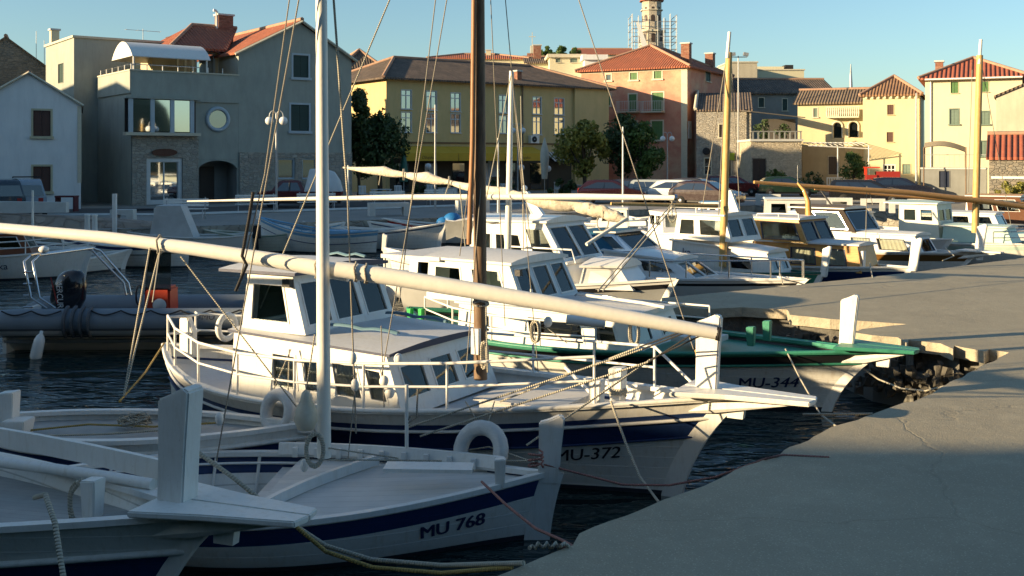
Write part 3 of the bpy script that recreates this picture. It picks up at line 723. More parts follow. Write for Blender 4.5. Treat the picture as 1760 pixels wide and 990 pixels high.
# penthouse behind the terrace with hipped roof
y1 = 3.2; p0 = f.uv(262, 0, y1)[0]; zph = f.uv(330, 88, y1)[1]
pw = pxwin(f, r, [(338, 92, 368, 130, {}), (377, 94, 398, 130, {})], y=y1, frame=FRAMEB, glass=MGLASS, sill=False)
walls(r, LB+.0-p0, 5, zpar, zph, pw, [], [], PL_CREAM, 'penthouse', x0=p0, y0=y1)
for k in (305, 318, 330): 
    a = f.uv(k, 0, y1-.4)[0]; MB().bb(a-.07, a+.07, y1-.5, y1-.36, zpar, zph).build('pillar', PL_PALE, r)
q = MB(); A = [(p0+.8, y1-.9, zph), (LB+.2, y1-.9, zph), (LB+2.5, y1+3.2, zph+1.9), (p0+3.6, y1+3.2, zph+1.9)]; q.prism(A, (0, 0, .14), TILE)
q.prism([(p0+.8, y1+7, zph), (p0+.8, y1-.9, zph), (p0+3.6, y1+3.2, zph+1.9)], (0, 0, .14), TILE); rf2 = q.build('roof', TILE, r)
q = MB(); q.tube([Vector(A[0])+Vector((0, 0, .16)), Vector(A[3])+Vector((0, 0, .16)), Vector(A[2])+Vector((0, 0, .16))], .13, 6); q.build('ridge_tiles', RIDGE, rf2)
cu, cz = f.uv(387, 30, y1+3); chimney(rf2, cu, y1+3.2, zph+1, cz+.1, 1.0, .7)
a, b = f.uv(373, 18, y1+3); MB().tube([(a, y1+3, zph+1), (a, y1+3, b-.1), (a-.1, y1+3, b), (a-.25, y1+3, b)], .09, 8).build('flue_pipe', WP, rf2)
# white barrel canopy
q = MB(); rows = []; c0 = f.uv(180, 0, 0)[0]; cw = (f.uv(229, 80, .2)[0]-c0); zc0, zc1 = f.uv(178, 93, .2)[1], f.uv(205, 65, .2)[1]
c0x = .1; cwd = 2.1
rows = [[(c0x+x, .1+cwd*k/10*1.9, zc0+(zc1-zc0)*sin(pi*k/10)**.8) for k in range(11)] for x in (0, 1.2, 2.4, 3.6, 4.6)]
q.grid(rows); q.grid([[Vector(p)-Vector((0, 0, .04)) for p in rw_] for rw_ in rows])
q.face([rows[0][k] for k in range(11)]); q.build('barrel_canopy', WP, r)
for (x, y) in ((.2, .2), (4.5, .2)): MB().cyl((x, y, zpar), (x, y, zc0+.05), .05, n=8).build('canopy_post', WP, r)
# taller block behind left
a0 = -1.4; zt = f.uv(165, 68, 7)[1]
hl = []
walls(r, 9, 7, 0, zt, [], [(8.6+.6, f.vy(147, 130, -1.4)[1]-.1, 10.4, f.vy(147, 92, -1.4)[1]-.2)], [], PL_GREY, 'rear_block', x0=a0, y0=D1+.3)
window(r, 9.2, f.vy(147, 130, -1.4)[1]-.1, 10.4, f.vy(147, 92, -1.4)[1]-.2, face='left', x=a0, kind=SHD, frame=PL_GREY, fw=.03, sill=False)
MB().bb(a0-.1, a0+9.1, D1+.2, D1+7.4, zt+.002, zt+.14).build('roof_slab', TRIM, r)
chimney(r, a0+.3, D1+6.3, zt-1, f.uv(126, 50, 11)[1], .5, .5, PL_PALE); antenna(r, 3.2, 8, zt, f.uv(252, 50, 8)[1], 4, 2.2)
MB().bb(4.8, 5.6, 7.6, 8.4, zt+.15, zt+.6).build('roof_hatch', DOORD, r)
MB().cyl((0.05, -.18, zs+.1), (0.05, -.18, zb), .05, n=8).build('drainpipe', GALV, r)
tg = MB(); uu, zz = f.uv(281, 262)
tg.prism([(uu+.75*cos(2*pi*k/16)*(1.0), -.16, zz+.22*sin(2*pi*k/16)) for k in range(16)], (0, -.05, 0)); tg.build('oval_sign', mat('rust_brown_sign', (.12, .05, .03), .7), r)

# 3 cream house between grey and yellow
f = Fr(*at(590, 0, 96).xy, .95, .3); r = bldg('cream_house', 'cream house with tiled roof squeezed between the grey house and the yellow building', 'house', f)
L = f.uv(655, 0)[0]; ze = f.uv(620, 118)[1]
hs = pxwin(f, r, [(615, 129, 624, 146)], frame=FRAMEW)
walls(r, L, 8, 0, ze, hs, [], [], PL_CREAM); roof(r, 'hip', L, 8, ze, 1.9, TILED, rm=RIDGE)

# 4 long yellow building
f = Fr(*at(664, 0, 80).xy, .815, .58); r = bldg('yellow_building', 'long two storey yellow building with dark hipped roof and yellow cafe awnings', 'building', f)
L = f.uv(1043, 0)[0]; ze = f.uv(664, 134)[1]
R = []
for (xa, xb, ya, yb, yc, yd) in ((690, 707, 155, 187, 193, 227), (733, 750, 157, 189, 195, 227.5), (775, 791, 160, 191.5, 196, 228), (858, 872, 164, 194, 199, 229), (916, 930, 167, 196, 201, 231), (953, 969, 169, 197, 202, 231), (1000, 1015, 171.5, 199, 205, 231)):
    R += [(xa, ya, xb, yb), (xa, yc, xb, yd)]
hs = pxwin(f, r, R, frame=FRAMEW, bars=(2, 1), split=.72, glass=glassmat('pale_reflective_glass', None, .38, (.10, .12, .13)), fw=.05)
walls(r, L, 12, 0, ze, hs, [], [], PL_YEL); roof(r, 'hip', L, 12, ze, 2.25, TILED, ov=.6, ridge=4.0)
zb = f.uv(740, 247)[1]
MB().bb(-.05, L, -.06, -.003, zb, zb+.14).build('ledge', mat('brown_ledge', (.22, .13, .06), .8), r)
u1 = f.uv(985, 0)[0]; MB().bb(u1, L+.02, -.25, -.003, .1, ze-.05, None).build('corner_projection', PL_YEL, r)
MB().bb(.3, u1-.2, -.035, -.005, .05, f.uv(760, 272)[1]).build('shop_recess', mat('dark_shopfront', (.05, .045, .03), .6), r)
random.seed(5)
for k in range(6):
    a = .8+k*2.55; q = MB(); q.bb(a, a+1.1, -.08, -.04, .15, 2.3); q.build('shop_door', random.choice([BGLASS, FRAMEW, BGLASS]), r)
MB().bb(f.uv(838, 0)[0], f.uv(857, 0)[0], -.1, -.04, 1.2, 2.6).build('menu_board', FRAMEB, r)
q = MB(); a = f.uv(745, 0)[0]
for k, (xa, xb) in enumerate(((.6, 5.2), (5.25, 9.6), (9.65, 13.8))):
    q = MB(); z1 = f.uv(740, 250)[1]-.1; 
    q.prism([(xa, -.05, z1), (xb, -.05, z1), (xb, -2.0, z1-.55), (xa, -2.0, z1-.55)], (0, 0, .04), YAWN); q.bb(xa, xb, -2.03, -2.0, z1-.55-.55, z1-.5, YAWN); aw = q.build('awning', YAWN, r)
    text('Ožujsko', .34, lambda x, y, xa=xa, z1=z1: (xa+1.3+x, -2.04, z1-.95+y), 'awning_lettering', LETG, aw, shear=.2)
q = MB(); a = f.uv(908, 243)[0]; z = f.uv(915, 240)[1]
for (dx) in (0,):
    q.bb(a, a+.85, -.4, -.02, z-.3, z+.35, WP); ac = q.build('air_conditioner', WP, r); MB().lathe((a+.35, -.41, z+.02), [(.26, 0), (.2, -.02), (.05, -.02)], 14, RUBK, axis='Y').build('fan_grille', RUBK, ac)
MB().cyl((f.uv(897, 0)[0], -.12, 2), (f.uv(897, 0)[0], -.12, ze), .06, n=8).build('drainpipe', mat('pipe_brown', (.2, .15, .1), .6), r)
chimney(r, f.uv(901, 0)[0], .9, ze, ze+1.15, .45, .45, BRICK)
pr = pxwin(f, r, [(935, 262, 962, 300, dict(sill=False))], kind='blind', glass=DOORD, y=-.02) if False else None
q = MB(); a, zz = f.uv(938, 262, -.05); b = f.uv(985, 0, -.05)[0]
q.prism([(a, -.05, zz), (b, -.05, zz), (b, -1.3, zz-.75), (a, -1.3, zz-.75)], (0, 0, .04), STRIPE); q.build('striped_awning', STRIPE, r)

# 5 pink house
f = Fr(*at(999, 0, 100).xy, 9.15, -5.0); r = bldg('pink_house', 'peeling pink three storey house with red hipped roof, balconies and green shutters', 'house', f)
L = f.uv(1181, 0)[0]; ze = (f.uv(1000, 122)[1]+f.uv(1181, 115)[1])/2
hs = pxwin(f, r, [(1042, 128, 1050, 138, dict(kind='glass')), (1083, 125, 1095, 137), (1124, 122, 1137, 135), (1040, 163, 1049, 181), (1081, 162, 1094, 192), (1121, 159, 1140, 191), (1081, 209, 1095, 240), (1120, 208, 1139, 240)], kind=SHG, frame=TRIM, fw=.12)
hr = []
for (pa, pb, za_, zb_) in ((1213, 1221, 139, 125), ):
    v0, z0_ = f.vy(pa, za_, L); v1, z1_ = f.vy(pb, zb_, L); hr.append((v0, z0_, v1, z1_)); window(r, v0, z0_, v1, z1_, face='right', x=L, kind=SHD, frame=TRIM)
walls(r, L, 12.5, 0, ze, hs, [], hr, PL_PINK); rf = roof(r, 'hip', L, 12.5, ze, 2.6, TILE, ov=.45, ridge=4.6)
chimney(rf, L-1.2, 3.2, ze+.6, ze+2.4, .8, .7); chimney(rf, L-1.6, 11.5, ze+.2, ze+2.2, .8, .8)
q = MB(); q.bb(L-.55, L+.03, -.05, .0, 0, ze-.3, TRIM); q.bb(-.02, L+.02, -.06, -.002, ze-.28, ze-.02, TRIM); q.build('corner_stone', TRIM, r)
for (pa, pb) in ((1065, 1100), (1107, 1143)):
    a, zz = f.uv(pa, 192); b = f.uv(pb, 192)[0]
    q = MB().bb(a, b, -.9, -.01, zz-.12, zz, TRIM); bal = q.build('balcony', TRIM, r)
    q = MB(); n_ = 12
    for i in range(n_+1): q.bb(a+(b-a)*i/n_-.012, a+(b-a)*i/n_+.012, -.89, -.865, zz, zz+.9)
    for k in (.1, .9): q.bb(a, b, -.9, -.86, zz+k, zz+k+.035)
    for x in (a, b):
        for i in range(1, 6): q.bb(x-.012, x+.012, -.17*i-.01, -.17*i+.012, zz, zz+.9)
        q.bb(x-.02, x+.02, -.86, -.02, zz+.9, zz+.935)
    q.build('balcony_rail', CONC, bal)
MB().bb(L+.02, L+.12, .2, .9, f.uv(1178, 238)[1], f.uv(1178, 208)[1]).build('oblong_sign', FRAMEW, r)

# 6 stone house with steep gable left of the tall wooden mast
f = Fr(*at(1197, 0, 90).xy, .98, -.2); r = bldg('stone_house', 'low pale stone house with a single pitch roof beside the pink house', 'house', f)
L = f.uv(1291, 0)[0]; ze = f.uv(1240, 189)[1]
hs = pxwin(f, r, [(1236, 214, 1245, 236), (1211, 272, 1222, 300, dict(kind='glass', bars=(1, 2), sill=False)), (1240, 275, 1256, 316, dict(sill=False))], kind=DOORD, frame=TRIM, fw=.08)
walls(r, L, 7, 0, ze, hs, [], [], STONE); roof(r, 'shed', L, 7, ze, 1.9, TILED, ov=.12, wallm=STONE)
q = MB(); a, z = f.uv(1250, 269); q.bb(a-.5, a+.6, -.12, -.03, z-.3, z+.3); q.build('green_shop_sign', mat('lime_green_sign', (.25, .35, .03), .6), r)
MB().tube([(-.1, -.14, ze+.1), (-.1, 7.1, ze+2.05)], .16, 5).build('coping', TRIM, r)
a, z = f.uv(1214, 260); MB().lathe((a, -.12, z), [(.32, 0), (.32, -.1), (.26, -.12), (.0001, -.12)], 14, RUBK, axis='Y').build('satellite_dish', GALV, r)

# 7 dark houses behind the terrace
f = Fr(*at(1272, 0, 104).xy, 1, .02); r = bldg('old_house', 'shaded grey house with dark weathered roof between the stone house and the arched house', 'house', f)
L = f.uv(1432, 0)[0]; ze = f.uv(1300, 160)[1]; zr = f.uv(1300, 131)[1]
hs = pxwin(f, r, [(1304, 168, 1313, 184), (1345, 170, 1353, 190), (1391, 160+8, 1399, 188)], kind=SHD, frame=TRIM, fw=.07)
walls(r, L, 8, 0, ze, hs, [], [], PL_DARK); roof(r, 'gx', L, 8, ze, zr-ze, TILED, wallm=PL_DARK)
f = Fr(*at(1284, 0, 118).xy, 1, 0); r = bldg('flat_roofed_block', 'cream flat roofed block showing above the dark roofs', 'building', f)
L = f.uv(1382, 0)[0]; ze = f.uv(1300, 121)[1]; walls(r, L, 8, 0, ze, [], [], [], PL_PALE)
MB().bb(0.6, L-2.0, 1, 6, ze, f.uv(1300, 113)[1]).build('roof_storey', PL_PALE, r); MB().bb(-.1, L+.1, -.1, 8.1, ze+.002, ze+.15).build('roof_slab', TRIM, r)
MB().bb(L-1.7, L-.8, 1.5, 3, ze+.2, ze+.75).build('water_tank', RUBK, r)
f = Fr(*at(1253, 0, 112).xy, 1, 0); r = bldg('tall_annex', 'pale annex wall rising behind the right end of the pink house', 'building', f)
walls(r, 3.0, 6, 0, f.uv(1265, 108)[1], [], [], [], PL_BEIGE); roof(r, 'flat', 3.0, 6, f.uv(1265, 108)[1], .15, TRIM, ov=.1)

# 8 arched house and its tower-like neighbour
f = Fr(*at(1371, 0, 90).xy, 1, -.4); r = bldg('arched_house', 'pale stone house with two arched openings and a balustraded balcony', 'house', f)
L = f.uv(1486, 0)[0]; ze = f.uv(1420, 177)[1]; zr = f.uv(1420, 149)[1]
arch = [(1433, 211, 1446, 237), (1460, 210, 1474, 236)]
hs = []
for q_ in arch:
    a, zt = f.uv(q_[0], q_[1]); b = f.uv(q_[2], 0)[0]; zb = f.uv(q_[0], q_[3])[1]; hs.append((a, zb, b, zt))
w3 = pxwin(f, r, [(1398, 186, 1405, 201)], kind=SHT, frame=TRIM)
walls(r, L, 8, 0, ze, hs+w3, [], [], PL_CREAM); roof(r, 'gx', L, 8, ze, zr-ze, TILEO, wallm=PL_CREAM)
for (a, zb, b, zt) in hs:
    q = MB(); k = 8; cx = (a+b)/2; rr_ = (b-a)/2; zsp = zt-rr_*.9
    ar = [(cx-rr_*cos(pi*i/k), zsp+rr_*.9*sin(pi*i/k)) for i in range(k+1)]
    for (xa, z_a), (xb, z_b) in zip(ar, ar[1:]): q.prism([(xa, -.015, z_a), (xb, -.015, z_b), (xb, -.015, zt+.01), (xa, -.015, zt+.01)], (0, .16, 0), PL_CREAM)
    q.tube([(a-.1, -.03, zb)]+[(cx-(rr_+.1)*cos(pi*i/k), -.03, zsp+(rr_*.9+.1)*sin(pi*i/k)) for i in range(k+1)]+[(b+.1, -.03, zb)], .09, 5, TRIM)
    ao = q.build('arched_window', PL_CREAM, r); MB().bb(a, b, .12, .14, zb, zt).build('pane', BGLASS, ao)
a, zb = f.uv(1423, 201); b = f.uv(1477, 0)[0]; q = MB(); q.bb(a, b, -.9, -.01, zb-.12, zb)
bal = q.build('balcony', TRIM, r); q = MB()
for i in range(17): x = a+(b-a)*i/16; q.lathe((x, -.85, zb), [(.06, 0), (.05, .1), (.1, .3), (.05, .55), (.06, .72)], 6)
q.bb(a-.1, b+.1, -.93, -.77, zb+.72, zb+.84); q.build('balustrade', TRIM, bal)
f = Fr(*at(1483, 0, 86).xy, 1, -.45); r = bldg('tower_house', 'narrow tall cream house with a pyramid tile roof and brown shutters', 'house', f)
L = f.uv(1580, 0)[0]; ze = f.uv(1530, 163)[1]; zr = f.uv(1560, 131)[1]
hs = pxwin(f, r, [(1525, 180, 1536, 197), (1524, 227, 1535, 244), (1551, 282, 1565, 299, dict(kind=SHT))], kind=SHB, frame=PL_CREAM, fw=.04)
hs += pxwin(f, r, [(1519, 284, 1538, 299)], frame=FRAMEW, bars=(3, 2))
walls(r, L, 7, 0, ze, hs, [], [], PL_CREAM); roof(r, 'hip', L, 7, ze, zr-ze+.3, mat('ochre_tiles', (.33, .19, .10), .9, .4, 1, .9, kind='tiles', col2=(.2, .11, .07)), ov=.25, ridge=3.4)
q = MB()
for k in range(9): q.bb(.2+k*L/9, .35+k*L/9, -.2, -.01, ze-.3, ze-.12)
q.build('cornice_corbels', TRIM, r)

# 9 white house with red roof at the right
f = Fr(*at(1590, 0, 78).xy, 1, -.45); r = bldg('white_house', 'tall pale yellow house with bright red tiled roof and green shutters at the right', 'house', f)
L = f.uv(1757, 0)[0]; ze = f.uv(1600, 135)[1]; zr = f.uv(1660, 101)[1]
hs = pxwin(f, r, [(1634, 141, 1647, 160), (1686, 140, 1699, 158)], kind=SHG, frame=PL_PALE, fw=.03)
hs += pxwin(f, r, [(1633, 188, 1647, 213), (1686, 192, 1699, 213), (1686, 243, 1700, 268)], kind=SHT, frame=SHT, fw=.08)
walls(r, L, 9, 0, ze, hs, [], [], PL_PALE); rf = roof(r, 'hip', L, 9, ze, zr-ze+.4, TILEN, ov=.45, ridge=4.0)
chimney(rf, .9, 2.0, ze, ze+1.35, .55, .55); MB().tube([(.0, -.5, ze-.1), (L, -.5, ze-.1)], .07, 6).build('gutter', WP, rf)
MB().cyl((.4, -.08, 0), (.4, -.08, ze-.1), .05, n=8).build('drainpipe', WP, r)
f = Fr(*at(1712, 0, 66).xy, 1, -.5); r = bldg('beige_house', 'plain beige gable wall cutting into the right edge of the picture', 'house', f)
ze = f.uv(1712, 165)[1]; walls(r, 9, 8, 0, ze, [], [], [], PL_BEIGE); roof(r, 'gy', 9, 8, ze, 2.0, TILED, ov=.12, wallm=PL_BEIGE)
f = Fr(*at(1700, 0, 58).xy, 1, -.48); r = bldg('stone_shed', 'low dark stone shed with ribbed red tile roof at the right edge', 'shed', f)
ze = f.uv(1710, 271)[1]; walls(r, 7, 5, 0, ze, [], [], [], STONED); roof(r, 'gx', 7, 5, ze, 1.35, TILEN, ov=.15, wallm=STONED)
MB().bb(.1, 6.9, -.03, -.004, f.uv(1710, 307)[1], f.uv(1710, 303)[1]).build('painted_band', WP, r)
# 10 low front buildings on the right
f = Fr(*at(1583, 0, 71).xy, 1, -.42); r = bldg('boat_store', 'low grey rendered store with dark door in front of the pale yellow house', 'building', f)
L = f.uv(1697, 0)[0]; ze = f.uv(1600, 291)[1]; hs = pxwin(f, r, [(1614, 294, 1632, 322, dict(sill=False))], kind=mat('navy_door', (.02, .03, .06), .6), frame=PL_DARK, fw=.03)
hs = [(a, b, c, min(d, ze-.02)) for a, b, c, d in hs]
walls(r, L, 3, 0, ze, hs, [], [], PL_DARK); roof(r, 'flat', L, 3, ze, .12, CONC, ov=.05)
q = MB()
for k in range(14): q.bb(.2+k*.31, .22+k*.31, .1, .12, ze+.12, ze+.95)
q.bb(.2, 4.4, .1, .13, ze+.95, ze+1.0); q.build('roof_rail', GALV, r)
q = MB(); a, z = f.uv(1588, 248, -.8); b = f.uv(1660, 0, -.8)[0]; rows = [[(a+(b-a)*k/8, y, z-.3*(k/8)+.25*sin(pi*k/8)+dz) for k in range(9)] for y, dz in ((-1.2, -.25), (1.4, .1))]
q.grid(rows); q.grid([[Vector(p)+Vector((0, 0, .03)) for p in rr_] for rr_ in rows]); cs = q.build('canvas_sunshade', mat('sand_canvas', (.42, .34, .22), .85), r)
q = MB()
for x in (a, b):
    for y in (-1.15, 1.3): q.cyl((x, y, 0 if y < 0 else ze), (x, y, z-.2), .04, n=6)
q.build('shade_posts', MASTW, r)
f = Fr(*at(1291, 0, 84).xy, 1, -.02); r = bldg('terrace_wall_house', 'sunlit stone front with a planted terrace on top and a dark doorway', 'building', f)
L = f.uv(1378, 0)[0]; ze = f.uv(1300, 243)[1]
hs = pxwin(f, r, [(1294, 273, 1316, 312, dict(sill=False))], kind=DOORD, frame=STONED, fw=.06)
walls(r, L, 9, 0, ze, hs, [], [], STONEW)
q = MB(); q.bb(-.1, L+.1, -.15, 9, ze+.002, ze+.18, CONC); q.build('terrace_slab', CONC, r)
q = MB(); 
for k in range(10): q.bb(.1+k*.42, .2+k*.42, -.08, .02, ze+.18, ze+.75)
q.bb(0, L, -.1, .04, ze+.75, ze+.83); q.build('terrace_rail', PL_DARK, r)
q = MB(); q.prism([(.2, 1.2, ze+2.4), (L+.6, 1.2, ze+1.9), (L+.6, 6, ze+2.2), (.2, 6, ze+2.7)], (0, 0, .08)); q.bb(1.6, L+.3, 3.2, 3.3, ze+.2, ze+1.9); q.build('lean_to', mat('dark_lean_to', (.12, .11, .10), .9), r)
f = Fr(*at(1379, 0, 86).xy, 1, -.02); r = bldg('porch_house', 'ochre ground floor front with a pergola and white balustrade below the arched house', 'building', f)
L = f.uv(1484, 0)[0]; ze = f.uv(1400, 252)[1]
hs = pxwin(f, r, [(1424, 269, 1442, 300, dict(sill=False))], kind=DOORD, frame=STONEW, fw=.05)
walls(r, L, 3.2, 0, ze, hs, [], [], mat('ochre_plaster', (.42, .33, .2), .88, .2, 1, .3, kind='plaster'))
q = MB(); q.cyl((.0, -2, ze+.05), (L, -2, ze-.2), .05); q.cyl((0, -.1, ze+.3), (L, -.1, ze+.3), .05)
for k in range(12): q.cyl((.2+k*L/12, -2.1, ze+.05), (.2+k*L/12, 0, ze+.35), .025, n=5)
for x in (2.3, L-.2): q.cyl((x, -2, 0), (x, -2, ze), .05)
q.build('pergola', WP, r)
q = MB(); a = f.uv(1420, 0, -2)[0]
for k in range(8): q.bb(a+k*.19, a+k*.19+.06, -2.2, -2.12, .1, 1.1)
q.bb(a, a+1.4, -2.22, -2.1, 1.1, 1.18); q.bb(a, a+1.4, -2.22, -2.1, .55, .6); q.build('white_balustrade', WP, r)
MB().bb(-5, a-.2, -2.2, -2.0, 0, .9).build('garden_wall', STONE, r); MB().bb(a+1.6, L+2.5, -2.2, -2.0, 0, 1.0).build('garden_wall', STONE, r)

# 11 roofs on the hill behind, church
def backhouse(px0, px1, pye, pyr, Y, m, rmat, kind, label, name='distant_house', D=8, wins=()):
    f = Fr(*at(px0, 0, Y).xy, 1, .03); r = bldg(name, label, 'house', f); L = f.uv(px1, 0)[0]; ze = f.uv(px0, pye)[1]; zr = f.uv(px0, pyr)[1]
    hs = pxwin(f, r, wins, kind=SHT, frame=TRIM, fw=.05) if wins else []
    walls(r, L, D, 0, ze, hs, [], [], m); rf = roof(r, kind, L, D, ze, zr-ze, rmat, ov=.3, wallm=m, rm=RIDGE if kind != 'flat' else None); return r, f, L, ze
r, f, L, ze = backhouse(738, 905, 100, 87, 125, PL_PALE, TILE, 'hip', 'long low house with weathered red roof above the yellow building')
chimney(r, f.uv(840, 0)[0], 3, ze, ze+1.2, .6, .6, PL_PALE)
r, f, L, ze = backhouse(905, 990, 108, 92, 122, PL_PALE, TILED, 'gx', 'house with a dark ridge roof left of the small rooftop trees')
chimney(r, 1.4, 3, ze, ze+2.3, .9, .7)
r, f, L, ze = backhouse(945, 1003, 99, 93, 119, PL_PALE, TRIM, 'flat', 'small flat roofed attic with shutters in front of the church roof', D=5, wins=[(955, 100, 963, 107), (980, 100, 992, 107)])
r, f, L, ze = backhouse(1005, 1040, 103, 94, 117, PL_WHITE, PL_WHITE, 'flat', 'small blank white cube shaped attic left of the pink house roof', D=4)
r, f, L, ze = backhouse(912, 948, 101, 88, 140, PL_PALE, TILE, 'gx', 'house with a red roof left of the hilltop trees')
q = MB(); x, z = f.uv(915, 78); q.bb(x-.25, x+.25, .2, .7, z-1, z); q.box((x, .45, z+.9), (.08, .08, 1.8)); q.box((x, .45, z+1.2), (.9, .08, .08)); q.build('stone_cross', TRIM, r)
r, f, L, ze = backhouse(992, 1092, 93, 77, 150, PL_PALE, TILE, 'gx', 'long church nave with red roof below the bell tower', 'church_nave', D=11)
# bell tower
Yt = 168; c = at(1120, 0, Yt); r = thing('bell_tower', 'octagonal pale stone church bell tower wrapped in scaffolding', 'tower', (c.x, Yt, 0))
def hz(py): return CZ-(py-HY)*Yt/F
def octo(rad, z0, z1, m=ASHLAR, mb=None, n=8, r2=None):
    mb = mb or MB(); ph = pi/8
    mb.grid([[(rad*cos(2*pi*k/n+ph), rad*sin(2*pi*k/n+ph), z0) for k in range(n)], [((r2 or rad)*cos(2*pi*k/n+ph), (r2 or rad)*sin(2*pi*k/n+ph), z1) for k in range(n)]], m, closed=True, smooth=False)
    mb.face([((r2 or rad)*cos(2*pi*k/n+ph), (r2 or rad)*sin(2*pi*k/n+ph), z1) for k in range(n)], m); return mb
mb = MB(); octo(2.05, 0, hz(55), mb=mb); octo(1.6, hz(55), hz(3), mb=mb)
mb.build('shaft', ASHLAR, r); q = MB(); octo(2.3, hz(56), hz(53), TRIM, q); q.build('ledge', TRIM, r); q = MB(); octo(1.85, hz(19), hz(17.5), TRIM, q); octo(2.0, hz(3), hz(1), TILE, q); octo(1.85, hz(1), hz(-1), TRIM, q); octo(1.75, hz(-1), hz(-9), TRIM, q, r2=.9); q.build('cornice', TRIM, r)
octo(.95, hz(-9), hz(-40), TILE, MB(), r2=.15).build('spire', TRIM, r)
for i in range(8):
    a = 2*pi*i/8+pi/8+pi/8; nx, ny = cos(a), sin(a)
    for (rad, za_, zb_, ww) in ((1.6*cos(pi/8), hz(38), hz(27), .62), (2.05*cos(pi/8), hz(74), hz(59), .62)):
        q = MB(); R_ = Matrix.Rotation(a, 3, 'Z'); pts = [(-ww/2, za_), (ww/2, za_), (ww/2, zb_-.3)]+[(ww/2*cos(pi*k/6), zb_-.3+.3*sin(pi*k/6)) for k in range(1, 6)]+[(-ww/2, zb_-.3)]
        q.prism([R_ @ Vector((rad-.1, x, z)) for x, z in pts], R_ @ Vector((.13, 0, 0)), DOORD); q.build('belfry_opening', DOORD, r)
    q = MB(); R_ = Matrix.Rotation(a, 3, 'Z'); q.prism([R_ @ Vector((1.6*cos(pi/8)-.1, .22*cos(2*pi*k/12), hz(15.5)+.22*sin(2*pi*k/12))) for k in range(12)], R_ @ Vector((.13, 0, 0)), DOORD); q.build('round_opening', DOORD, r)
r2 = thing('scaffolding', 'tubular scaffolding standing round the bell tower', 'scaffold', (c.x, Yt, 0))
q = MB(); X0, X1 = (1083-1120)/F*Yt, (1158-1120)/F*Yt
xs = [X0+(X1-X0)*k/7 for k in range(8)]; ys = [-3.2, -2.4, 2.4]; zl = [hz(88), hz(76), hz(66), hz(53), hz(41), hz(30)]
for y in ys:
    for i, x in enumerate(xs):
        if y == -2.4 and 2 <= i <= 4: continue
        if 2 < i < 4 and y < 0: continue
        q.cyl((x, y, 0), (x, y, hz(28)-.3*(i % 3)), .045, n=5)
    for z in zl[:-1]:
        if y < 0:
            q.cyl((xs[0], y, z), (xs[2], y, z), .04, n=5); q.cyl((xs[4], y, z), (xs[7], y, z), .04, n=5)
        else: q.cyl((xs[0], y, z), (xs[7], y, z), .04, n=5)
for z in zl:
    q.cyl((xs[0], -3.2, z), (xs[0], 2.4, z), .06, n=5); q.cyl((xs[7], -3.2, z), (xs[7], 2.4, z), .06, n=5)
q.build('scaffold_tubes', GALV, r2)
q = MB().prism([(-2.9, -3.4, hz(43)), (-2.4, -3.4, hz(43)), (-.9, -3.4, hz(88)), (-1.8, -3.4, hz(88))], (0, .05, 0)); q.build('white_chute', WP, r2)
# ---------------------------------------------------------------- boats
class Hull:
    def __init__(s, L, B, fb, bow=.35, stern=.12, draft=.35, rake=.45, tw=.0, e0=.38, flare=.55, sm=.45):
        s.L, s.B, s.fb, s.bow, s.st, s.draft, s.rake, s.tw, s.e0, s.fl, s.sm = L, B, fb, bow, stern, draft, rake, tw, e0, flare, sm
    def half(s, t):
        if t >= s.sm: k = (t-s.sm)/(1-s.sm); w = 1-k**1.95
        else: k = (s.sm-t)/s.sm; w = 1-(1-s.tw)*k**2.6
        return max(.012, s.B/2*w)
    def zs(s, t): return s.fb+s.bow*max(0, (t-.35)/.65)**2+s.st*max(0, (.35-t)/.35)**2
    def p(s, t, v, sd, off=0):
        H = s.zs(t)+s.draft; e = s.e0+s.fl*abs(2*t-1)**2.2 if s.tw == 0 or t > .5 else s.e0
        y = s.half(t)*max(v, 0)**e; g = max(0, (t-.5)/.5)**3
        x = -s.L/2+s.L*t+g*s.rake*(max(v, 0)**2.2-.25)
        if s.tw == 0: x -= max(0, (.3-t)/.3)**3*s.rake*.3*(v**2-.25)
        return Vector((x, sd*(y+off), -s.draft+H*v))
    def d(s, t, dd, sd, off=0):   # dd metres below the sheer
        return s.p(t, 1-dd/(s.zs(t)+s.draft), sd, off)
    def tx(s, x):                 # hull parameter of a station x (approx, amid)
        return min(1, max(0, (x+s.L/2)/s.L))
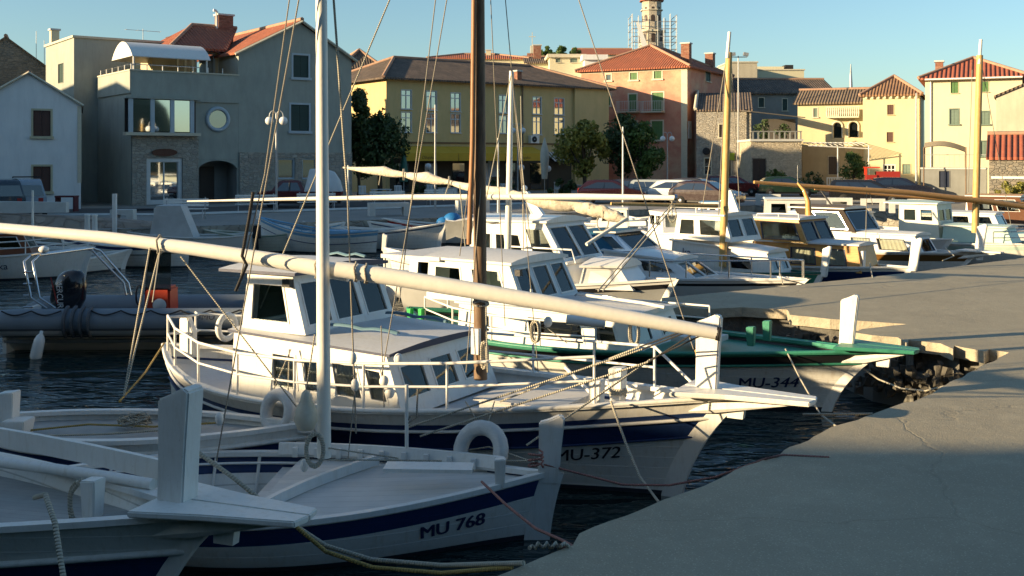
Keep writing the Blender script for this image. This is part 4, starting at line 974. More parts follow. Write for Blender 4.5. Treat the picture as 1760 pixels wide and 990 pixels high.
def boat(name, label, H, bowpt, deg, bands, mdeck=GREYW, cat='boat', deck=(0, 1), bul=.12, gun=WP, post=None, platform=None, group=None, z0=-1.0, hullm=W, strakes=(), cap=.085, floor=True, wm=.05, antim=ANTI, frames=True, sw=.15, pback=0):
    """bands: [(metres, material)...] from the sheer down"""
    a = radians(deg); bx, by = bowpt
    root = thing(name, label, cat, (bx-cos(a)*H.L/2, by-sin(a)*H.L/2, z0), a, group)
    ns = 30; T = [i/ns for i in range(ns+1)]
    ds = [0]; mm = []
    for dd, m in bands: ds.append(ds[-1]+dd); mm.append(m)
    mb = MB()
    for sd in (1, -1):
        rows = []; uvs = []
        for t in T:
            Ht = H.zs(t)+H.draft; vs = [1-q/Ht for q in ds]; vw = (H.draft+wm)/Ht
            vb = vs[-1]; vs += [vb+(vw-vb)*k/4 for k in range(1, 5)]; vs += [vw*(1-k/3)**1.3 for k in range(1, 4)]
            rows.append([H.p(t, max(0, v), sd) for v in vs]); uvs.append([(t*H.L, v*Ht) for v in vs])
        nb = len(mm); mf = lambda a_, b_: mm[b_] if b_ < nb else (hullm if b_ < nb+4 else antim)
        mb.grid(rows, uvs=uvs, mf=mf, flip=(sd < 0))
    if H.tw > 0:
        t = 0; Ht = H.zs(0)+H.draft; vs = [k/8 for k in range(9)]
        mb.grid([[H.p(0, v, sd) for v in vs] for sd in (1, -1)], hullm, smooth=False)
    mb.build('hull', hullm, root)
    # gunwale cap
    mb = MB()
    for sd in (1, -1):
        rows = []
        for t in T:
            q = H.p(t, 1, sd); h = abs(q.y); o, i_ = h+.022, max(.0, h-cap)
            rows.append([Vector((q.x, sd*o, q.z-.03)), Vector((q.x, sd*o, q.z+.018)), Vector((q.x, sd*i_, q.z+.018)), Vector((q.x, sd*i_, q.z-.03))])
        mb.grid(rows, closed=True, smooth=False, flip=(sd < 0))
    if H.tw > 0: 
        q = H.p(0, 1, 1); mb.bb(q.x-.03, q.x+.06, -q.y, q.y, q.z-.03, q.z+.02)
    mb.build('gunwale', gun, root)
    for dd, r_, m in strakes:
        mb = MB()
        for sd in (1, -1): mb.tube([H.d(t, dd, sd, .01) for t in T], r_, 6)
        mb.build('rubbing_strake', m, root)
    if deck:
        t0, t1 = deck; TT = [t0+(t1-t0)*i/20 for i in range(21)]; rows = []
        for t in TT:
            q = H.d(t, bul, 1); w_ = abs(q.y)-.01; rows.append([Vector((q.x, w_*k, q.z+.03*(1-k*k)*min(1, w_))) for k in (-1, -.66, -.33, 0, .33, .66, 1)])
        mb = MB().grid(rows, flip=True)
        if t0 > .03:
            r0 = rows[0]; mb.face([*r0, *[Vector((p.x, p.y*.72, p.z-.3)) for p in r0[::-1]]], WP)
        mb.build('deck', mdeck, root)
    if deck is None or deck[0] > .05:
        te = deck[0] if deck else .98; zf = .06
        TT = [.03+(te-.03)*i/14 for i in range(15)]; rows = []
        for t in TT:
            v = (zf+H.draft)/(H.zs(t)+H.draft); q = H.p(t, v, 1); rows.append([Vector((q.x, -q.y, zf)), Vector((q.x, 0, zf)), Vector((q.x, q.y, zf))])
        MB().grid(rows, flip=True).build('floor', GREYD, root)
        if frames:
            mb = MB(); n_ = int(H.L*2.6*te)
            for i in range(1, n_):
                t = te*i/n_
                for sd in (1, -1): mb.tube([H.p(t, v_, sd, -.035) for v_ in (.4, .5, .6, .7, .8, .97)], .018, 4, smooth=False)
            for sd in (1, -1): mb.tube([H.d(te*k/12, .1, sd, -.04) for k in range(1, 13)], .015, 4, smooth=False)
            mb.build('ribs', gun, root)
            mb = MB()
            for t in ((.2, .45) if te < .6 else (.18, .42, .66)):
                q = H.d(t, .16, 1); mb.bb(q.x-.1, q.x+.1, -q.y+.02, q.y-.02, q.z-.02, q.z+.015)
            mb.build('thwart', GREYW, root)
    # stem
    q0, q1 = H.p(1, .0, 1), H.p(1, 1, 1)
    pts = [H.p(1, v, 1) for v in [k/10 for k in range(11)]]
    mb = MB(); rows = []
    for p_ in pts: rows.append([Vector((p_.x-.09, -.05, p_.z)), Vector((p_.x+sw-.09, -.035, p_.z)), Vector((p_.x+sw-.09, .035, p_.z)), Vector((p_.x-.09, .05, p_.z))])
    mb.grid(rows, closed=True, smooth=False); mb.build('stem', WP, root)
    bt = H.p(1, 1, 1)
    if post:
        h, w_, th_, lean, m = post
        x = bt.x-w_*.4-pback; z = bt.z-.1-.12*pback
        sh = [(0, 0), (w_*.86, 0), (w_*.92+lean*.5, h*.55), (w_+lean, h), (w_*.80+lean, h+.03), (w_*.35+lean*.9, h*.97), (lean*.9-.01, h*.93), (lean*.5, h*.5)]
        MB().prism([(x+a_, -th_/2, z+b_) for a_, b_ in sh], (0, th_, 0)).build('bow_post', m, root, bevel=.014)
    if platform:
        l_, w_, m = platform; z = bt.z+.025; x0 = bt.x-.55
        pl = [(x0, -H.half(.93)*1.15-.03), (bt.x+.0, -w_/2-.02), (bt.x+l_, -w_*.32), (bt.x+l_+.03, 0), (bt.x+l_, w_*.32), (bt.x, w_/2+.02), (x0, H.half(.93)*1.15+.03)]
        c0_, c1_ = (x0, 0), (bt.x+l_+.03, 0)
        MB().prism([(*q_, z) for q_ in ((x0, -.004), pl[0], pl[1], pl[2], (bt.x+l_+.03, -.004))][::-1], (0, 0, .05)).prism([(*q_, z) for q_ in ((x0, .004), (bt.x+l_+.03, .004), pl[4], pl[5], pl[6])][::-1], (0, 0, .05)).build('bow_platform', m, root, bevel=.01)
        br = MB()
        for sd in (1, -1): br.prism([(bt.x-.7, sd*.16, z-.24), (bt.x-.2, sd*.1, z-.2), (bt.x+l_*.8, sd*.07, z-.02), (bt.x+l_*.55, sd*.07, z-.004), (bt.x-.2, sd*.1, z-.09), (bt.x-.7, sd*.16, z-.15)], (0, .03, 0))
        br.prism([(bt.x-.05, -.04, z-.24), (bt.x+.12, -.04, z-.24), (bt.x+.15, -.04, z-.004), (bt.x-.05, -.04, z-.004)], (0, .08, 0))
        br.build('platform_bracket', WP, root)
    return root
def local(root, p): return MAT(root).inverted() @ Vector(p)
def hulltext(root, H, txt, size, t0, dd, side, m, bold=.0, name='registration_number'):
    """lettering laid on the hull; reads left to right seen from outside; side -1 = starboard (x to the right seen from there)"""
    x0 = t0
    off = 0
    def fn(x, y):
        t = x0+(x if side < 0 else -x)/H.L; q = H.d(t, dd-y, side, .006+off); return q
    vs, fs = textmesh(txt, size); mb = MB()
    for k, (dx, dy) in enumerate(((0, 0), (bold, 0), (-bold, 0), (0, bold*.6))[:4 if bold else 1]):
        off = k*.0012; i0 = len(mb.v); mb.v += [fn(v.x+dx, v.y+dy) for v in vs]; mb.f += [tuple(i0+i for i in f) for f in fs]
    mb.m = [None]*len(mb.f); mb.sm = [False]*len(mb.f)
    return mb.build(name, m, root)
def cabin(root, x0, x1, w0, w1, z0, z1, sa=.03, sf=.12, side=(), front=(), aft=(), m=WP, ov=.06, ovf=.08, ova=.06, roofm=ROOFG, edge=WP, tin=.05, z1f=None, z0f=None, glass=CLEAR, name='cabin', camber=.06, frame=WP, thr=.045, trim=.028, inside=True, curtains=False, roofname='roof'):
    z1f = z1 if z1f is None else z1f; z0f = z0 if z0f is None else z0f
    A = lambda sd: Vector((x0, sd*w0, z0)); Bp = lambda sd: Vector((x1, sd*w1, z0f)); At = lambda sd: Vector((x0+sa, sd*(w0-tin), z1)); Bt = lambda sd: Vector((x1-sf, sd*(w1-tin), z1f))
    mb = MB(); wins = []
    th = .035
    for (c, hs, tagn) in (((A(-1), Bp(-1), Bt(-1), At(-1)), side, 's'), ((Bp(1), A(1), At(1), Bt(1)), [(1-h[2], h[1], 1-h[0], h[3]) for h in side], 's'), ((Bp(-1), Bp(1), Bt(1), Bt(-1)), front, 'f'), ((A(1), A(-1), At(-1), At(1)), aft, 'a')):
        P, n = wall_open(mb, c, hs, th, m); wins += [(P, n, h) for h in hs]
    cb = mb.build(name, m, root)
    for P, n, h in wins:
        q = [P(h[0], h[1]), P(h[2], h[1]), P(h[2], h[3]), P(h[0], h[3])]; fr = MB()
        cc = sum(q, Vector())/4
        k = [p+(cc-p).normalized()*trim*1.2 for p in q]
        for i in range(4):
            j = (i+1) % 4; o = n*.008; ii = -n*.03
            fr.hexa([q[i]+ii, q[j]+ii, k[j]+ii, k[i]+ii, q[i]+o, q[j]+o, k[j]+o, k[i]+o])
        wo = fr.build('window', frame, cb)
        MB().face([p-n*.016 for p in k]).face([p-n*.021 for p in k][::-1]).build('pane', glass, wo)
        if curtains:
            r_ = []; 
            for vv in (.04, .96): r_.append([k[0].lerp(k[1], u).lerp(k[3].lerp(k[2], u), vv)-n*(.06+.012*sin(u*40)) for u in [i/24 for i in range(25)]])
            MB().grid(r_).build('curtain', CURT, wo)
    # roof slab with camber
    xa, xb = x0+sa-ova, x1-sf+ovf; wa, wb = w0-tin+ov, w1-tin+ov; rows = []; rb_ = []
    for i in range(7):
        u = i/6; x = xa+(xb-xa)*u; w_ = wa+(wb-wa)*u; z = z1+(z1f-z1)*u
        ys = [-1, -.8, -.4, 0, .4, .8, 1]
        rows.append([Vector((x, w_*y, z+thr+camber*(1-y*y))) for y in ys]); rb_.append([Vector((x, w_*y, z+.003)) for y in ys])
    mb = MB(); mb.grid(rows, roofm, flip=True); mb.grid(rb_, WP)
    for R, Q in ((rows[0], rb_[0]), (rows[-1][::-1], rb_[-1][::-1])): mb.face([*Q[::-1], *R], edge)
    for k, fl in ((0, 1), (-1, 0)):
        for i in range(6):
            q = [rb_[i][k], rb_[i+1][k], rows[i+1][k], rows[i][k]]; mb.face(q if fl else q[::-1], edge)
    rf = mb.build(roofname, roofm, root)
    return cb, rf
def rail(root, pts, hts, h=.5, r=.016, m=WP, mids=(.5,), name='guard_rail', stan=None):
    """pts: foot points (local), tube along at h with mid rails"""
    mb = MB(); tops = [Vector(p)+Vector((0, 0, h)) for p in pts]
    mb.tube(tops, r, 7)
    for k in mids: mb.tube([Vector(p)+Vector((0, 0, h*k)) for p in pts], r*.85, 6)
    for p, t in zip(pts, tops): mb.cyl(p, t, r*.95, n=6)
    return mb.build(name, m, root)
def fender(root, p, L=.5, r=.09, m=GEL, tilt=0):
    mb = MB(); mb.lathe(p, [(.001, -L/2), (r*.7, -L/2+.03), (r, -L/2+.1), (r, L/2-.1), (r*.6, L/2-.03), (.02, L/2), (.02, L/2+.05), (.001, L/2+.05)], 12); return mb.build('fender', m, root)
def tyre(root, c, nrm, R=.25, r=.085, m=TYREW, name='tyre_fender'):
    nrm = Vector(nrm).normalized(); a = nrm.orthogonal().normalized(); b = nrm.cross(a)
    return MB().tube([Vector(c)+a*R*cos(2*pi*k/22)+b*R*sin(2*pi*k/22) for k in range(22)], r, 9, closed=True).build(name, m, root)
def coil(root, c, nrm, R=.12, turns=5, r=.011, m=ROPE, name='rope_coil', stretch=1.5):
    nrm = Vector(nrm).normalized(); a = Vector((0, 0, 1)); b = nrm.cross(a).normalized(); pts = []
    random.seed(int(abs(c[0]*100)))
    for i in range(turns*14):
        th_ = 2*pi*i/14; k = int(i/14); R_ = R*(1+.07*sin(k*2.3))
        pts.append(Vector(c)+a*R_*stretch*cos(th_)+b*R_*sin(th_)+nrm*(.012*((k*7) % 4)+.004*sin(th_*3)))
    return MB().tube(pts, r, 5).build(name, m, root)
def lay(root, pts, r=.011, m=ROPE, name='rope'):
    return MB().tube(pts, r, 6).build(name, m, root)
def bitt(root, x, y, z, h=.3, w_=.11, m=WP, lean=0, name='mooring_bitt'):
    mb = MB().hexa([(x-w_/2, y-w_/2, z), (x+w_/2, y-w_/2, z), (x+w_/2, y+w_/2, z), (x-w_/2, y+w_/2, z), (x-w_*.62+lean, y-w_*.6, z+h), (x+w_*.62+lean, y-w_*.6, z+h*1.04), (x+w_*.62+lean, y+w_*.6, z+h*1.04), (x-w_*.62+lean, y+w_*.6, z+h)]); return mb.build(name, m, root, bevel=.01)
def rig(root, a, b, r=.007, m=ROPED, s=0, name='stay'):
    return MB().tube(sag(a, b, s, 8) if s else [a, b], r, 5).build(name, m, root, world=True)
def mastfn(root, foot, top, r0, r1, m, name='mast', n=14, bulge=()):
    a, b = Vector(foot), Vector(top); pts = [a.lerp(b, k/8) for k in range(9)]
    return MB().tube(pts, [r0+(r1-r0)*(k/8)**1.3 for k in range(9)], n).build(name, m, root, world=True)
rope_no = [0]
def mooring(pts, label, r=.012, m=ROPE, group=None):
    o = MB().tube(pts, r, 7).build('mooring_rope', m); return tag(o, label, 'rope', group)

BW = [(.10, W), (.13, NAVY)]
# --- B1 near left boat
H1 = Hull(8.0, 2.7, .80, bow=.24, stern=.1, rake=.75, draft=.4)
b1 = boat('fishing_boat', 'white wooden boat at the bottom left with a bow platform and a grey planked deck', H1, (-2.7, 8.08), -20, [(.33, W), (.20, NAVY)], GREYD, post=(1.06, .27, .2, .03, WP), pback=.42, platform=(.72, .5, WP), bul=.17, deck=(0, .985), strakes=((.32, .028, WP), (.56, .022, WP)))
bitt(b1, H1.L/2-1.25, -H1.half(.84)-.02, H1.zs(.84)+.0, .3, .13, lean=-.1)
bitt(b1, H1.L/2-.75, .12, H1.zs(.9)-.15, .3, .12)
p = [Vector((H1.L/2-.4-k*.6, .42+.11*k-.012*k*k, H1.zs(.9)+.06-.02*k)) for k in range(8)]
lay(b1, p, .05, WP, 'lashed_spar'); 
q = MB(); pts = [Vector((H1.L/2-.25-k*.6, .55+.14*k-.01*k*k, H1.zs(.9)+.2)) for k in range(8)]
rows = [[p_+Vector((0, 0, -.17)), p_+Vector((0, 0, .0)), p_+Vector((0, .05, .0)), p_+Vector((0, .05, -.17))] for p_ in pts]; q.grid(rows, closed=True, smooth=False); q.build('raised_bulwark', WP, b1)
coil(b1, (H1.L/2-.85, .1, H1.zs(.9)-.08), (0, .2, 1), .12, 3, .016)
# --- B2/B3 small boat behind it with navy hull
H3 = Hull(3.9, 1.45, .63, bow=.06, stern=.06, rake=.1, draft=.25)
b3 = boat('rowing_boat', 'small wooden boat with navy hull wedged between the wheelhouse boat and the bottom left boat', H3, (-2.38, 11.95), -4, [(.14, WP), (.5, NAVY)], mat('dirty_grey_deck', (.40, .41, .40), .7, .3, 3, .4), post=(.30, .3, .16, .0, WP), hullm=NAVY, bul=.1, deck=(0, 1), strakes=((.15, .03, WP),))
bitt(b3, -1.45, -.1, .53, .48, .16); bitt(b3, -1.28, -.2, .53, .2, .22)
lay(b3, [(-1.3, -.2, .59), (-.6, .1, .61), (.2, .05, .61), (.9, .2, .63)], .012, ROPEY); lay(b3, [(-1.2, -.4, .59), (-.2, -.3, .61), (.5, .0, .6)], .012, ROPE)
random.seed(11); q = MB(); pts = []
for i in range(120): a = i*.7; pts.append(Vector((-.1+.22*cos(a)*(.4+random.random()*.6), .2+.18*sin(a)*(.4+random.random()*.6), .6+random.random()*.1)))
q.tube(pts, .009, 4); q.build('tangled_rope', ROPE, b3)
# --- 768
H7 = Hull(4.9, 2.35, .47, bow=.17, stern=.1, rake=.15, draft=.35, e0=.2, sm=.42)
b7 = boat('sailing_boat', 'white open wooden boat in the foreground numbered MU 768, with tall white mast', H7, (.23, 10.25), -3, [(.05, WP), (.155, NAVY)], GREYW, sw=.25, post=(.64, .24, .10, .03, WP), bul=.06, deck=(.47, .99), cap=.07)
hulltext(b7, H7, 'MU 768', .175, .785, .36, -1, LETN, bold=.0055)
# raised coaming on foredeck, far side, with little frames
q = MB(); rows = []
for k in range(15):
    t = .42+.5*k/14; p_ = H7.p(t, 1, 1); rows.append([Vector((p_.x, p_.y-.04, p_.z)), Vector((p_.x, p_.y+.0, p_.z+.11)), Vector((p_.x, p_.y-.05, p_.z+.11)), Vector((p_.x, p_.y-.09, p_.z))])
q.grid(rows, closed=True, smooth=False)
for k in range(9): p_ = H7.p(.46+.05*k, 1, 1); q.bb(p_.x-.025, p_.x+.025, p_.y-.13, p_.y-.08, p_.z-.02, p_.z+.08)
q.build('washboard', WP, b7)
q = MB(); p0 = H7.d(.47, .02, -1); p1 = H7.d(.55, .02, 1); mid = Vector((p0.x+.42, 0, p0.z+.05))
cur = [Vector((p0.x, p0.y+.1, p0.z+.02)).lerp(Vector((p0.x+.9, .75, p0.z+.05)), k/8)+Vector((-.12*sin(pi*k/8), 0, 0)) for k in range(9)]
q.grid([[c_+Vector((-.03, 0, -.03)), c_+Vector((-.03, 0, .07)), c_+Vector((.03, 0, .07)), c_+Vector((.03, 0, -.03))] for c_ in cur], closed=True, smooth=False); q.build('deck_coaming', WP, b7)
bitt(b7, H7.L/2-.33, -.27, H7.zs(.93)-.03, .27, .085); q = MB()
q.bb(1.0, 1.85, -.27, -.02, .70, .735); q.build('hatch', WP, b7)
mf = onz(557, 786, -.42); mf = at(557, 786, 10.75); mt = at(549, -560, 10.75)
mastfn(b7, mf, mt, .072, .045, WM); 
# lateen yard in two lashed pieces
yd = MB(); A = [at(-260, 372, 12.1), at(0, 392, 11.6), at(180, 408, 11.35), at(330, 427, 11.15), at(480, 449, 10.97), at(600, 470, 10.84)]
yd.tube(A, [.045, .058, .066, .074, .082, .086], 14); yd.build('yard', WM, b7, world=True)
B_ = [at(578, 462, 10.75), at(660, 474, 10.7), at(800, 497, 10.6), at(950, 522, 10.52), at(1100, 549, 10.45), at(1238, 574, 10.4)]
yb = MB().tube(B_, [.082, .088, .084, .078, .072, .062], 14).build('yard', WM, b7, world=True)
MB().tube([at(1231, 573, 10.41), at(1239, 574.5, 10.4)], .07, 14).build('yard_collar', ROPEK, b7, world=True)
for px, py, Yy in ((275, 420, 11.22), (612, 467, 10.73), (630, 470, 10.72), (545, 462, 10.85)):
    c_ = at(px, py, Yy); MB().tube([c_+Vector((.01*sin(k*2.1), .1*cos(2*pi*k/12), .1*sin(2*pi*k/12))) for k in range(48)], .011, 5).build('lashing', ROPED, b7, world=True)
# brace ropes and tackles
for (a, b, r_, m) in (((517, -20, 10.6), (372, 792, 10.9), .008, ROPED), ((500, -20, 10.6), (455, 300, 10.8), .007, ROPED), ((455, 300, 10.8), (408, 500, 10.9), .007, ROPED), ((572, -20, 10.8), (597, 330, 11.0), .013, ROPE), ((597, 330, 11.0), (612, 745, 11.2), .009, ROPED), ((258, 424, 11.2), (213, 680, 10.2), .010, ROPE), ((276, 424, 11.2), (262, 520, 10.3), .006, ROPE), ((276, 425, 11.2), (213, 680, 10.2), .010, ROPE), ((310, 440, 11.1), (545, 745, 10.7), .008, ROPE), ((613, 640, 11.1), (598, 790, 11.0), .006, ROPED)):
    rig(b7, at(*a), at(*b), r_, m)
q = MB(); q.tube([at(435, 330, 10.8), at(428, 375, 10.82), at(416, 440, 10.85), at(424, 455, 10.85), at(405, 500, 10.9)], .018, 5); q.build('black_strap', ROPEK, b7, world=True)
coil(b7, local(b7, at(541, 772, 10.5)), (.25, -1, 0), .085, 11, .016, stretch=1.9)
pb = local(b7, at(526, 705, 10.55)); q = MB().lathe(pb, [(.001, -.21), (.08, -.19), (.12, -.1), (.11, 0), (.06, .1), (.045, .17), (.02, .2), (.001, .21)], 14); q.build('float', BUOY, b7); rig(b7, at(526, 672, 10.55), at(541, 575, 10.62), .008, ROPE)
# blocks
for px, py, Y_ in ((606, 615, 11.1), (610, 662, 11.1), (523, 800, 10.6), (377, 720, 10.7)):
    MB().ball(local(b7, at(px, py, Y_)), .045, n=8, sz=1.5).build('pulley_block', WP, b7)
lay(b7, [local(b7, at(*k)) for k in ((565, 770, 10.7), (700, 790, 11.2), (840, 768, 10.9), (920, 795, 10.5))], .008)
lay(b7, [local(b7, at(*k)) for k in ((565, 790, 10.6), (760, 792, 10.9), (905, 792, 10.5))], .008)
q = MB(); q.cyl((0, 0, 0), (0, 0, .75), .02, n=8); pst = q.build('thole_post', WP, b7); pst.location = local(b7, at(699, 783, 11.15))
MB().tube([at(706, 715, 11.15), at(699, 725, 11.15), at(700, 790, 11.15)], .012, 6).build('iron_hook', ROPED, b7, world=True)
MB().tube([at(718, 668, 11.15), at(716, 718, 11.15), at(700, 728, 11.15)], .01, 6).build('iron_hook', ROPED, b7, world=True)
c_ = local(b7, at(830, 830, 9.9)); random.seed(2)
MB().tube([local(b7, at(921, 792, 10.05))+Vector((.07*cos(k*.8), .07*sin(k*.8), .01*sin(k)+.006*k-.06)) for k in range(26)], .011, 5).build('rope_turns', ROPER, b7)

# --- 372 wheelhouse boat
H2 = Hull(7.9, 3.0, .80, bow=.36, stern=.16, rake=.75, draft=.45, sm=.45)
b2 = boat('wheelhouse_boat', 'large white wooden wheelhouse boat with navy bands, number 372 and brown wooden mast', H2, (1.86, 11.48), -30, [(.17, WP), (.075, NAVY), (.03, W), (.185, NAVY)], ROOFG, sw=.22, post=(.98, .27, .1, .02, WP), pback=.3, platform=(.85, .5, WP), bul=.2, strakes=((.0, .025, WP), (.25, .02, WP), (.47, .014, NAVY)))
hulltext(b2, H2, 'MU-372', .20, .835, .66, -1, LETK, bold=.002)
hl = H2.L/2-.25
x_a, x_f = hl-5.35, hl-2.72
tr, trr = cabin(b2, x_a, x_f, 1.12, 1.06, .72, 1.50, sa=0, sf=.28, side=[(.26, .2, .42, .78), (.46, .2, .60, .78), (.64, .2, .80, .78), (.84, .2, .94, .76)], front=[(.08, .25, .32, .8), (.38, .25, .62, .8), (.68, .25, .92, .8)], z1f=1.40, edge=SEAM, ov=.05, glass=CLEAR, curtains=True, thr=.035, camber=.05, name='trunk_cabin')
wc, wr = cabin(b2, hl-5.32, hl-4.3, .96, .92, 1.53, 2.24, sa=.05, sf=.26, side=[(.12, .16, .78, .84)], front=[(.05, .12, .31, .88), (.36, .12, .65, .88), (.70, .12, .95, .88)], aft=[(.1, .1, .9, .86)], ov=.09, ova=.42, ovf=.12, edge=SEAM, thr=.04, camber=.07, name='wheelhouse', z0f=1.52)
# rolled mats / solar strips on roofs
def strip(root, pts, w_, name, m):
    q = MB(); rows = []
    for i, p_ in enumerate(pts): rows.append([Vector(p_)+Vector((0, -w_/2, .0)), Vector(p_)+Vector((0, -w_*.3, .03)), Vector(p_)+Vector((0, w_*.3, .032)), Vector(p_)+Vector((0, w_/2, 0))])
    q.grid(rows, flip=True); return q.build(name, m, root)
HND = mat('blue_grey_handrail', (.12, .22, .28), .5)
for yy in (-.6, .6): strip(b2, [(hl-5.2+k*.16, yy, 2.345-.0*k+.03*(k % 2)) for k in range(5)], .05, 'roof_handrail', HND)
for yy in (-.6, .6): strip(b2, [(hl-4.2+k*.17, yy*(1-.02*k), 1.60-.005*k+.02*(k % 3 > 0)) for k in range(7)], .07, 'roof_handrail', HND)
MB().bb(hl-4.62, hl-4.5, -.99, -.91, 2.10, 2.2).build('navigation_light', BLACKP, b2)
MB().bb(-hl+1.5, -hl+2.4, -.35, .4, .72, 1.12).build('engine_box', mat('brown_engine_box', (.10, .05, .03), .5), b2)
# hatch on foredeck
q = MB(); q.bb(hl-2.05, hl-1.05, -.5, .42, .74, .90, WP); q.bb(hl-2.1, hl-1.0, -.55, .47, .902, .93, GREYW); q.build('hatch', WP, b2)
# guard rails both sides
for sd in (-1, 1):
    TT = [.04, .12, .23, .34, .46, .58, .70, .87] if sd < 0 else [.04, .14, .26, .40, .54, .68, .80, .90]
    pts = [H2.p(t, 1, sd, -.06) for t in TT]
    rail(b2, pts, None, .52 if sd < 0 else .48, .018)
q = MB(); e0, e1 = H2.p(.04, 1, -1, -.06), H2.p(.04, 1, 1, -.06)
arcp = [e0+Vector((0, 0, .5)), Vector((-hl+.16, -.12, e0.z+.5)), Vector((-hl+.16, .12, e0.z+.5)), e1+Vector((0, 0, .5))]; q.tube(arcp, .018, 7); q.tube([p_-Vector((0, 0, .24)) for p_ in arcp], .015, 6); q.build('stern_rail', WP, b2)
q = MB(); q.tube([H2.p(.90, 1, 1, -.06)+Vector((0, 0, .48)), H2.p(.965, 1, 1, -.02)], .018, 6); q.build('rail_end', WP, b2)
# rudder head and tiller, stern post
q = MB().prism([(-hl-.05, -.05, .85), (-hl+.22, -.05, .85), (-hl+.22, -.05, 1.2), (-hl+.1, -.05, 1.42), (-hl-.05, -.05, 1.38)], (0, .1, 0)); q.build('rudder_head', WP, b2, bevel=.012)
rg = MB().tube([Vector((-hl+.55, .3+.17*cos(2*pi*k/20), 1.25+.17*sin(2*pi*k/20))) for k in range(20)], .045, 8, closed=True).build('lifebuoy', WP, b2)
for (x, y, h_, w_) in ((hl-.62, -.34, .38, .12), (hl-.62, .22, .42, .14)): bitt(b2, x, y, (H2.zs(.9)-.05)-.14, h_, w_)
MB().tube([Vector((hl-.62+.1*cos(k), .22+.1*sin(k), .98+.004*k)) for k in range(20)], .014, 5).build('rope_turns', ROPE, b2)
MB().cyl(local(b2, at(1197, 601, 11.6)), local(b2, at(1212, 648, 11.6)), .026, n=8).build('tiller_stick', VARN, b2)
m372 = mastfn(b2, at(826, 652, 12.5), at(820, -660, 12.5), .08, .05, MASTW)
MB().bb(-.05, .05, -.03, .03, -.14, .16).build('mast_cleat', WP, b2).location = local(b2, at(818, 588, 12.4))
MB().tube([at(815, -20, 12.4), at(812, 250, 12.4), at(806, 420, 12.4)], .03, 8).build('second_spar', mat('reddish_spar_wood', (.38, .19, .09), .5, .2, 3, .25, kind='wood', p=(8, 8, 1)), b2, world=True)
for k in range(26):
    pass
c_ = at(826, 512, 12.5); MB().tube([c_+Vector((.095*cos(k*.9), .095*sin(k*.9), .09*sin(k*.37))) for k in range(60)], .011, 5).build('lashing', ROPED, b2, world=True)
for a, b, r_, m, s in (((985, -30, 12.3), (1192, 600, 11.7), .007, ROPED, 0), ((682, -30, 12.6), (447, 530, 13.5), .010, ROPE, 0), ((752, -30, 12.5), (686, 520, 12.1), .007, ROPED, 0), ((773, -30, 12.5), (655, 650, 12.0), .007, ROPED, 0), ((842, -30, 12.6), (868, 560, 13.6), .006, ROPED, 0), ((866, -30, 12.6), (925, 640, 13.2), .006, ROPED, 0), ((828, 300, 12.45), (801, 640, 12.2), .007, ROPED, 0), ((816, 240, 12.4), (790, 440, 12.5), .006, ROPED, 0), ((835, 520, 12.4), (838, 640, 12.2), .010, ROPE, 0), ((655, 560, 12.1), (660, 700, 12.0), .007, ROPED, 0), ((975, 590, 12.6), (935, 560, 12.7), .006, ROPE, 0)):
    rig(b2, at(*a), at(*b), r_, m, s)
for px, py, Y_ in ((660, 655, 12.0), (685, 617, 12.1), (670, 675, 12.0), (942, 553, 12.8)): MB().ball(local(b2, at(px, py, Y_)), .055, n=8, sz=1.2).build('pulley_block', WP, b2)
coil(b2, local(b2, at(922, 570, 12.9)), (-.3, -1, 0), .07, 5, .01, stretch=1.8); coil(b2, local(b2, at(1092, 570, 12.6)), (-.3, -1, 0), .07, 4, .012, stretch=2.2)
coil(b2, local(b2, at(835, 610, 12.35)), (-.3, -1, 0), .045, 4, .012, stretch=3.4)
tyre(b2, local(b2, at(478, 708, 12.2)), (-.1, -1, .2), .2, .075); tyre(b2, local(b2, at(826, 775, 10.85)), (.05, -1, .35), .235, .08)
for a, b in (((824, 730, 11.2), (800, 690, 11.5)), ((838, 730, 11.2), (850, 690, 11.5)), ((470, 670, 12.6), (500, 600, 12.8)), ((495, 680, 12.6), (497, 600, 12.8))): rig(b2, at(*a), at(*b), .008, ROPE)
# black lines from the yard end to mooring ropes
for a, k, b in (((1190, 567, 10.42), (1105, 600, 11.2), (700, 735, 11.3)), ((1200, 568, 10.42), (1115, 622, 11.0), (722, 750, 11.2)), ((1215, 572, 10.42), (1118, 618, 11.1), (905, 765, 10.4)), ((1183, 566, 10.42), (1100, 596, 11.3), (860, 690, 12.0))):
    MB().tube([at(*a), at(*k)], .009, 5).build('black_cord', ROPEK, b2, world=True); MB().tube([at(*k), at(*b)], .011, 5).build('mooring_line', ROPE, b2, world=True)
MB().tube([at(972, 632, 12.4), at(1032, 692, 11.6)], .022, 7).build('boat_hook', WP, b2, world=True)

# --- 344 green decked boat
H4 = Hull(7.8, 3.0, .75, bow=.2, stern=.15, rake=.8, draft=.4)
b4 = boat('wheelhouse_boat', 'white wheelhouse boat with bright green deck and gunwale numbered MU-344', H4, (4.75, 15.34), -33, [(.06, GREEN), (.12, BLACKP), (.035, GREEN)], GREEN, gun=GREEN, post=(.92, .24, .1, .06, WP), pback=.5, platform=(.5, .5, GREEN), bul=.1, strakes=((.0, .03, GREEN), (.2, .02, GREEN)))
hulltext(b4, H4, 'MU-344', .235, .83, .56, -1, LETN, bold=.003)
h4 = H4.L/2-.6
cabin(b4, h4-5.5, h4-2.2, 1.02, .9, .66, 1.25, sa=0, sf=.2, side=[(.10, .25, .2, .75), (.42, .2, .74, .82), (.80, .25, .92, .8)], front=[(.1, .3, .4, .8), (.6, .3, .9, .8)], glass=SMOKE, z1f=1.2, thr=.035, camber=.05, name='trunk_cabin', roofm=ROOFG)
